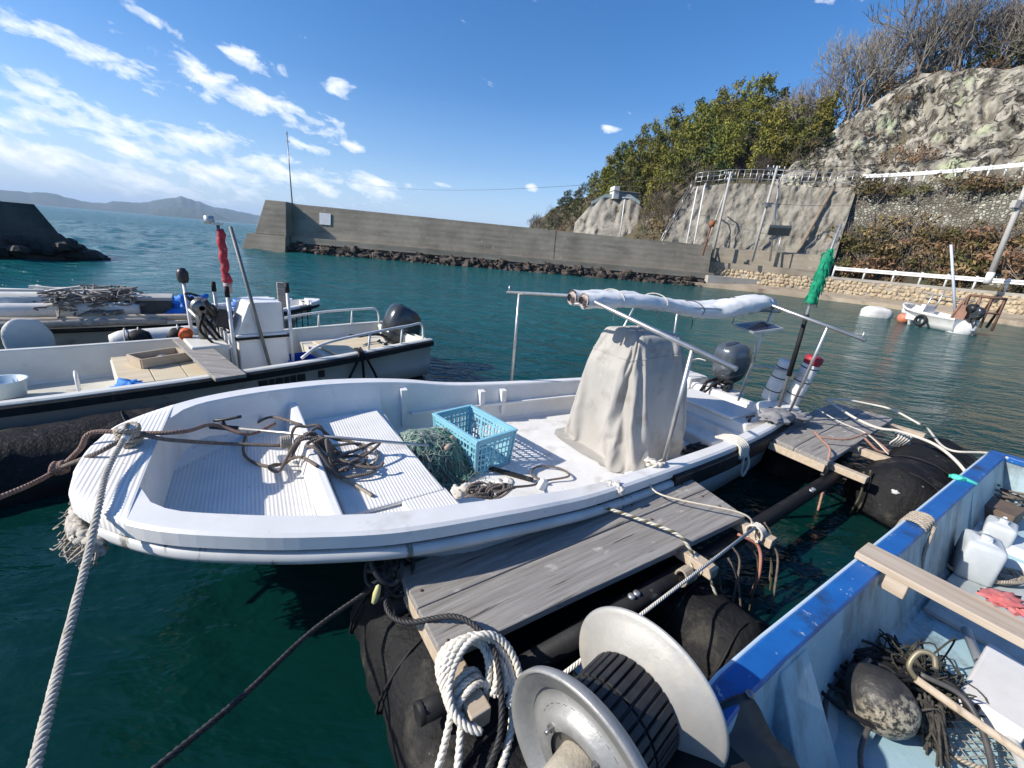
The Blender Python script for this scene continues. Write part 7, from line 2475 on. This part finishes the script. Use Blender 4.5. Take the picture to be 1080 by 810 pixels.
for i in range(5):
    s = 4.22 + i * .028
    mb.tube(spline([aw(s, -.78, .545), aw(s, -.90, .568 + .004 * i), aw(s + .01, -1.0, .55), aw(s + .02, -1.02, .44)], 5), .013, 7)
mb.tube(spline([aw(4.3, -1.02, .45), aw(4.32, -1.03, .3), aw(4.36, -1.03, .26), aw(4.4, -1.03, .36), aw(4.36, -1.0, .5)], 5), .011, 7)
tag(mb.build('gunwale_lashing', rope_white), 'white rope turns round the black rubbed aft gunwale with a hanging bight', 'rope')
# dark rag over the stern quarter
mb = MB(); mb.blob(aw(5.30, -.74, .58), (.24, .13, .05), 3, .6, 2.2, 26, 14, rot=(0, 0, FA.ang + .2)); mb.blob(aw(5.62, -.82, .56), (.16, .10, .05), 6, .6, 2.2, 20, 12, rot=(0, 0, FA.ang))
tag(mb.build('grey_rag', M('grey_rag', (.17, .17, .18), (.27, .27, .27), 9, .9, bump=.5, bscale=26, bdist=.01)), 'dark grey rag bundled on the stern quarter next to the short gangway', 'rag')
# frayed rope fender under the bow
fr = empty('rope_fender', apx(95, 535, .52))
tag(fr, 'frayed bundle of old rope hung as a fender under the bow of the nearest boat', 'fender')
mb = MB()
bow_curve = [Vector((s, -bA(s) * .99 - .015, zA(s) - .13)) for s in (.16, .12, .08, .05, .03, .01)] + [Vector((-.02, y, .62)) for y in (-.10, 0, .12)]
bow_w = [FA.wo(p.x, p.y, p.z) - fr.location for p in bow_curve]
BS = spline(bow_w, 6)
for i in range(4):
    mb.tube([p + Vector((rg.uniform(-.012, .012), rg.uniform(-.012, .012), .01 - .018 * i)) - FA.a * (.01 * (i % 3)) for p in BS], .020, 7)
mb.build('core', strand_g, fr)
mb = MB()
for i in range(130):
    p = BS[rg.randrange(len(BS))] + Vector((rg.uniform(-.03, .03), rg.uniform(-.04, .02), rg.uniform(-.07, 0)))
    out = Vector((-.55, -.85, 0))
    mb.tube(spline([p, p + out * rg.uniform(.01, .05) + Vector((rg.uniform(-.02, .02), 0, -.04)), p + out * rg.uniform(.0, .05) + Vector((rg.uniform(-.04, .04), rg.uniform(-.03, .03), rg.uniform(-.06, -.015)))], 3), .0035, 4, cap=False)
tag(mb.build('frayed_strands', M('frayed_fibre', (.30, .27, .22), (.44, .40, .34), 20, .95), fr), kind='stuff')
rope('bow_tail', strand_g, 'short grey rope dangling along the hull behind the frayed fender', [apx(130, 545, .60), apx(165, 550, .54), apx(200, 556, .52)], .010)

# ---- ropes on the gangways
def gw(u, v, z): return FG.wo(u, v, z)
rope('mooring_rope', strand_k, 'black mooring rope running from the near corner of the long gangway to the lower left', [gw(-.02, .22, .50), gw(-.12, .22, .44), apx(330, 665, .40), apx(255, 735, .42), apx(150, 822, .46)], .0115, laid=True, pitch=.06, smooth=True)
mb = MB()
for i in range(7):
    c = gw(-.04 + rg.uniform(-.05, .05), .24 + rg.uniform(-.05, .05), .42 + rg.uniform(-.1, .12)); ph = rg.uniform(0, 6.28)
    mb.tube(spline([c + Vector((.07 * math.cos(ph + j * .8), .07 * math.sin(ph + j * .8), .05 * math.sin(j * 1.1 + i))) for j in range(8)], 5), .011, 7)
tag(mb.build('black_rope_knot', strand_k), 'bunch of black rope knotted at the outer near corner of the long gangway', 'rope')
rope('hanging_rope', strand_k, 'black rope looping from the gangway corner over the near end to the white coil', [gw(-.03, .26, .48), gw(-.10, .12, .40), gw(-.06, -.02, .42), gw(.10, -.16, .50), gw(.16, -.30, .51), gw(.17, -.40, .46), gw(.10, -.55, .36), gw(.0, -.62, .30), gw(-.15, -.7, .28)], .0125, laid=True, pitch=.06)
mb = MB(); mb.lathe([(.0, -.05), (.012, -.04), (.017, 0), (.012, .04), (0, .05)], 10, axis_m(gw(-.13, .17, .44), (.2, .3, 1)))
tag(mb.build('yellow_tag', M('yellow_tag', (.56, .52, .24), (.48, .44, .2), 9, .6)), 'small yellow cork hanging at the gangway corner', 'cork')
# white coil round the sleeper end
mb = MB()
sl = lambda v, z=.362: gw(.045, v, z)
for i in range(5):
    c = gw(.05 + .012 * i, -.30 - .022 * i, .44)
    ra = .105 + .012 * i
    P = [c + FG.a * (ra * math.cos(t) * .95) + FG.n * (ra * .42 * math.sin(t) - .05 * (1 - math.sin(t))) + Vector((0, 0, ra * .62 * math.sin(t) + .02 * math.cos(t * 2 + i))) for t in [j * PI / 12 for j in range(-4, 17)]]
    mb.rope3(P, .0145, .065, 6)
for i in range(3):
    P = [sl(-.36 - .03 * i) + (FG.a * math.cos(t) + Vector((0, 0, 1)) * math.sin(t)) * .072 + FG.n * .008 * math.sin(t * 2) for t in [j * PI / 8 for j in range(17)]]
    mb.rope3(P, .0135, .065, 6)
P = spline([gw(.16, -.34, .46), gw(.19, -.45, .40), gw(.15, -.55, .33), gw(.02, -.66, .30), gw(-.12, -.78, .30)], 8); mb.rope3(P, .0145, .065, 6)
P = spline([gw(-.03, -.42, .40), gw(-.10, -.50, .36), gw(-.20, -.60, .33), gw(-.30, -.72, .31)], 8); mb.rope3(P, .0135, .065, 6)
P = spline([gw(-.01, -.45, .38), gw(-.07, -.55, .35), gw(-.15, -.66, .33), gw(-.26, -.80, .31)], 8); mb.rope3(P, .0135, .065, 6)
tag(mb.build('rope_coil', strand_w), 'thick white laid rope coiled at the near end of the long gangway', 'rope')
rope('plank_rope', rope_yb, 'white rope with dark flecks crossing the long gangway from the first rag knot', [apx(647, 514, .57), gw(1.22, .20, .515), gw(1.35, -.05, .506), gw(1.46, -.28, .506), gw(1.49, -.37, .45), gw(1.50, -.40, .38), gw(1.46, -.44, .30), gw(1.50, -.47, .38)], .011)
rope('rope_tail', rope_yb, 'flecked rope tail dangling from the first crossbeam over the water', [gw(1.50, -.38, .42), gw(1.54, -.45, .37), gw(1.58, -.52, .24), gw(1.6, -.6, .10)], .009)
rope('plank_rope', M('cream_cord', (.56, .48, .36), (.64, .57, .45), 30, .8), 'thin cream cord stretched from the second rag knot over the long gangway', [apx(691, 490, .58), gw(1.72, .05, .507), gw(2.03, -.36, .507), gw(2.08, -.44, .43), gw(2.02, -.50, .40)], .006)
rope('taut_line', rope_white, 'pale taut line running from the reel to the far crossbeam of the long gangway', [gw(.18, -.56, .42), gw(2.06, -.46, .45)], .009, smooth=False)
mb = MB()
for i in range(4):
    c = gw(2.07 + .015 * i, -.46, .40)
    mb.tube([c + (FG.n * math.cos(t) * .05 + Vector((0, 0, 1)) * .055 * math.sin(t)) for t in [j * PI / 8 for j in range(16)]], .008, 6, closed=True)
tag(mb.build('beam_lashing', rope_white), 'pale lashing round the far crossbeam of the long gangway', 'rope')
mb = MB()
for i in range(6):
    c = gw(1.38 + .012 * i, -.42, .33)
    mb.tube([c + (FG.n * math.cos(t) * .035 + Vector((0, 0, 1)) * .05 * math.sin(t)) for t in [j * PI / 8 for j in range(16)]], .008, 6, closed=True)
tag(mb.build('beam_lashing', rope_tan), 'tan bundle of cord below the edge of the long gangway near the first crossbeam', 'rope')
weed = M('weedy_line', (.03, .03, .02), (.09, .08, .05), 14, .9)
for i, (u, v) in enumerate(((1.85, -.50), (1.95, -.56), (2.12, -.60), (2.20, -.52), (1.72, -.55), (1.62, -.50), (2.3, -.48))):
    w1 = rg.uniform(-.12, .05)
    rope('hanging_line', weed if i % 2 else rope_brown, 'thin weedy line hanging from the far crossbeams of the long gangway into the water', [gw(u, v + .06, .38), gw(u + .02, v, .30), gw(u + w1, v - .06, .12), gw(u + w1 * 1.6, v - .10, -.12)], .007, group='lines hanging from the long gangway', k=5)
rope('hanging_hose', M('faded_red_hose', (.34, .13, .09), (.42, .2, .15), 9, .7), 'faded red hose loop hanging between the two crossbeams of the long gangway', [gw(2.0, -.40, .38), gw(2.08, -.50, .33), gw(2.05, -.56, .20), gw(1.98, -.58, .05)], .010)
# second gangway ropes
rope('plank_rope', rope_white, 'thick white rope arching over the short gangway and down its black float', [gw(5.45, .38, .54), gw(5.2, .15, .545), gw(5.0, -.08, .54), gw(4.95, -.28, .53), gw(5.0, -.45, .55), gw(4.95, -.75, .53), gw(4.75, -1.02, .40), gw(4.6, -1.08, .2)], .0145, laid=False)
rope('plank_rope', rope_white, 'white rope curving along the far edge of the short gangway', [gw(5.45, .38, .54), gw(5.75, .28, .535), gw(5.9, .05, .535), gw(5.9, -.16, .54), gw(5.75, -.45, .50)], .012)
rope('plank_rope', M('thin_white_cord', (.6, .58, .52), (.5, .48, .43), 30, .8), 'thin white cord crossing the short gangway beside the thick rope', [gw(5.0, .35, .53), gw(4.75, .0, .522), gw(4.62, -.28, .525), gw(4.55, -.5, .42)], .006)
rope('plank_rope', rope_pink, 'faded pink rope hanging off the corner of the short gangway into the water', [gw(4.1, .0, .53), gw(3.95, -.12, .525), gw(3.80, -.24, .52), gw(3.72, -.28, .44), gw(3.70, -.32, .2), gw(3.62, -.36, .0)], .010)
rope('plank_rope', rope_pink, 'faded pink rope lying along the edge of the short gangway in a loop', [gw(4.0, -.08, .525), gw(4.2, -.22, .525), gw(4.42, -.26, .53), gw(4.6, -.28, .53), gw(4.7, -.38, .45), gw(4.62, -.48, .42), gw(4.5, -.42, .44), gw(4.48, -.30, .52)], .010)
mb = MB()
for i in range(5):
    c = gw(5.05 + .02 * i, -.42 - .02 * i, .44); mb.tube([c + FG.a * .05 * math.cos(t) + Vector((0, 0, .07 * math.sin(t))) + FG.n * .02 * math.sin(2 * t) for t in [j * PI / 8 for j in range(16)]], .009, 6, closed=True)
tag(mb.build('beam_lashing', rope_white), 'white lashing tying the black float to the short gangway', 'rope')
rope('stern_line', rope_white, 'slack white line running from the short gangway to the stern of the blue boat', [gw(5.85, -.50, .46), W(1000, 474, .50), W(1050, 479, .56), dw(5.25, .30, .63)], .011)
for i, (u, v) in enumerate(((3.9, -.50), (4.5, -.62), (4.0, -.52))):
    rope('hanging_line', weed, 'weedy line hanging from the short gangway beside its black float', [gw(u, v, .40), gw(u - .02, v - .04, .2), gw(u - .06, v - .02, -.1)], .009, group='lines hanging from the short gangway', k=5)
# tear in the float cover: white patches
for i, (px, py) in enumerate(((935, 504), (945, 519))):
    mb = MB(); p = W(px, py, .30); mb.blob(p, (.035, .03, .02), i, .5, 2.5, 12, 8)
    ob = tag(mb.build('bird_dropping', M('chalk_white', (.6, .6, .58), (.5, .5, .48), 12, .9)), 'upper chalky white rag end stuck in the folds of the black float' if i == 0 else 'lower chalky white rag end stuck in the folds of the black float', 'rag')
    ob.name = 'rag_end'

# ================================================================== FAR SMALL BOAT BY THE SHORE
b0, b1 = W(948, 340, 0), W(1014, 352, 0)
fa = math.atan2((b1 - b0).y, (b1 - b0).x)
Lf = (b1 - b0).length
FE = Frame(b0, fa)
E_ = empty('small_boat', FE.wo(0, 0, 0), FE.ang)
tag(E_, 'small white boat with a tall bare mast moored near the tan stone sea wall', 'boat')
k_ = Lf / 4.2
LE = [x * k_ for x in (0, .05, .15, .3, .6, 1, 1.6, 2.4, 3.2, 4.2)]
bE = smooth_tab([0, .3 * k_, k_, 2.4 * k_, 4.2 * k_], [.10, .42, .68, .74, .66])
zE = smooth_tab([0, k_, 4.2 * k_], [1.0, .78, .62])
boat_shell(E_, LE, bE, zE, smooth_tab([0, 1, 4], [.2, .5, .85]), smooth_tab([0, 1, 4], [.3, .1, .05]), lambda s: -.15, .5, lambda s: .07,
           [(.3 * k_, .5), (1 * k_, .5), (1.01 * k_, .25), (4.15 * k_, .25)], dict(hull=white, gunwale=white, bow=white, liner=white, deck=white), front=.3 * k_)
def eb(name, mat, fn, **kw):
    mb = MB(); fn(mb); return mb.build(name, mat, E_, **kw)
eb('cabin_frame', galv, lambda mb: (mb.tube([(1.1, .3, .4), (1.25, .3, 1.75)], .03, 6), mb.tube([(1.1, -.3, .4), (1.3, -.3, 1.55)], .03, 6)))
eb('console', white, lambda mb: mb.box((1.05, 0, .75), (.3, .6, .6), taper=.8))
eb('gear', M('reddish_gear', (.3, .16, .11), (.2, .12, .09), 3, .8), lambda mb: (mb.box((2.5, .1, .8), (.35, .5, .9), (0, .1, .3)), mb.tube([(2.3, -.2, .5), (2.5, -.2, 1.5)], .05, 6), mb.tube([(2.9, .2, .5), (2.8, .2, 1.6)], .05, 6)))
eb('winch', black_plastic, lambda mb: mb.lathe([(.0, -.12), (.2, -.1), (.12, 0), (.2, .1), (0, .12)], 12, axis_m((2.9, -.1, 1.15), (0, 1, 0))))
mtop = W(1003, 256, 0)
mt_ = EL(1003, 258, math.hypot(FE.wo(2.45, 0, 0).x, FE.wo(2.45, 0, 0).y))
ml = FE.loc(mt_)
eb('mast', M('pale_blue_mast', (.5, .53, .58), (.42, .45, .5), 3, .5), lambda mb: mb.tube([(2.45, 0, .4), (ml.x, ml.y, mt_.z)], [.06, .05], 8))
eb('tyre_fender', black_rubber, lambda mb: mb.tube([(2.35 * k_ + .22 * math.cos(t), -(bE(2.35 * k_) + .06), .33 + .22 * math.sin(t)) for t in [j * PI / 9 for j in range(18)]], .07, 8, closed=True))
outboard(E_, Vector((Lf + .15, 0, .62)), dark_engine, dark_engine, 0, 1.0)
cl_w = M('white_float_cover', (.72, .71, .67), (.62, .61, .57), 3, .8, bump=.5, bscale=8, bdist=.04, spots=((.35, .35, .3), 2, .62, .12))
wf_ = [W(908, 333, 0), W(938, 336, 0)], [W(998, 350, 0), W(1024, 353, 0)]
for i, (p, q) in enumerate(wf_):
    mb = MB(); d = q - p
    mb.blob((p + q) / 2 + Vector((0, 0, .16)), (d.length * .52, .42, .42), 4 + i, .14, 1.6, 22, 14, rot=(0, 0, math.atan2(d.y, d.x)), squash=.8)
    tag(mb.build('cloth_float', cl_w), ('white cloth covered float lying ahead of the small white boat' if i == 0 else 'white cloth covered float under the stern of the small white boat'), 'float')
for i, (px, py, r) in enumerate(((953, 338, .30), (957, 332, .26))):
    mb = MB(); mb.blob(W(px, py, .1) + Vector((0, 0, .12)), (r, r, r), i, .05, 2, 16, 10)
    tag(mb.build('buoy', M('orange_buoy', (.62, .21, .12), (.52, .17, .10), 4, .5)), ('larger orange buoy at the bow of the small white boat' if i == 0 else 'smaller orange buoy behind the larger one at the bow of the small white boat'), 'buoy')
# rusty frames and red cloth on the shore apron
for i, (px, py) in enumerate(((1024, 338), (1036, 341))):
    p = W(px, py, .45); fm = MB()
    for dx in (-.35, .35):
        fm.tube([p + Vector((dx, -dx * .6, -.3)), p + Vector((dx, -dx * .6, 1.2)), p + Vector((dx + .25, -dx * .6 + .5, -.2))], .06, 6)
    fm.tube([p + Vector((-.35, .21, 1.2)), p + Vector((.35, -.21, 1.2))], .06, 6); fm.tube([p + Vector((-.35, .21, .5)), p + Vector((.35, -.21, .5))], .05, 6)
    tag(fm.build('rusty_frame', M('dark_rust', (.12, .07, .05), (.2, .11, .07), 5, .9)), ('left rusty trestle frame on the shore by the small white boat' if i == 0 else 'right rusty trestle frame on the shore by the small white boat'), 'frame')
mb = MB(); p = off(SHs, 2.1)[4]; mb.blob(Vector((p.x, p.y, .75)), (.5, .3, .3), 5, .6, 1.8, 16, 10)
tag(mb.build('red_sheet', M('faded_red_sheet', (.5, .12, .09), (.55, .35, .3), 3, .8)), 'faded red and white sheet lying at the foot of the tan sea wall', 'sheet')
mb = MB(); s_ = off(SHs, 2.2); mb.tube([Vector((s_[24].x, s_[24].y, 1.35)), Vector((s_[28].x, s_[28].y, 1.15))], .07, 8)
tag(mb.build('long_pole', grey_wood), 'long grey pole resting on the tan sea wall stones below the lower guard rail', 'pole')
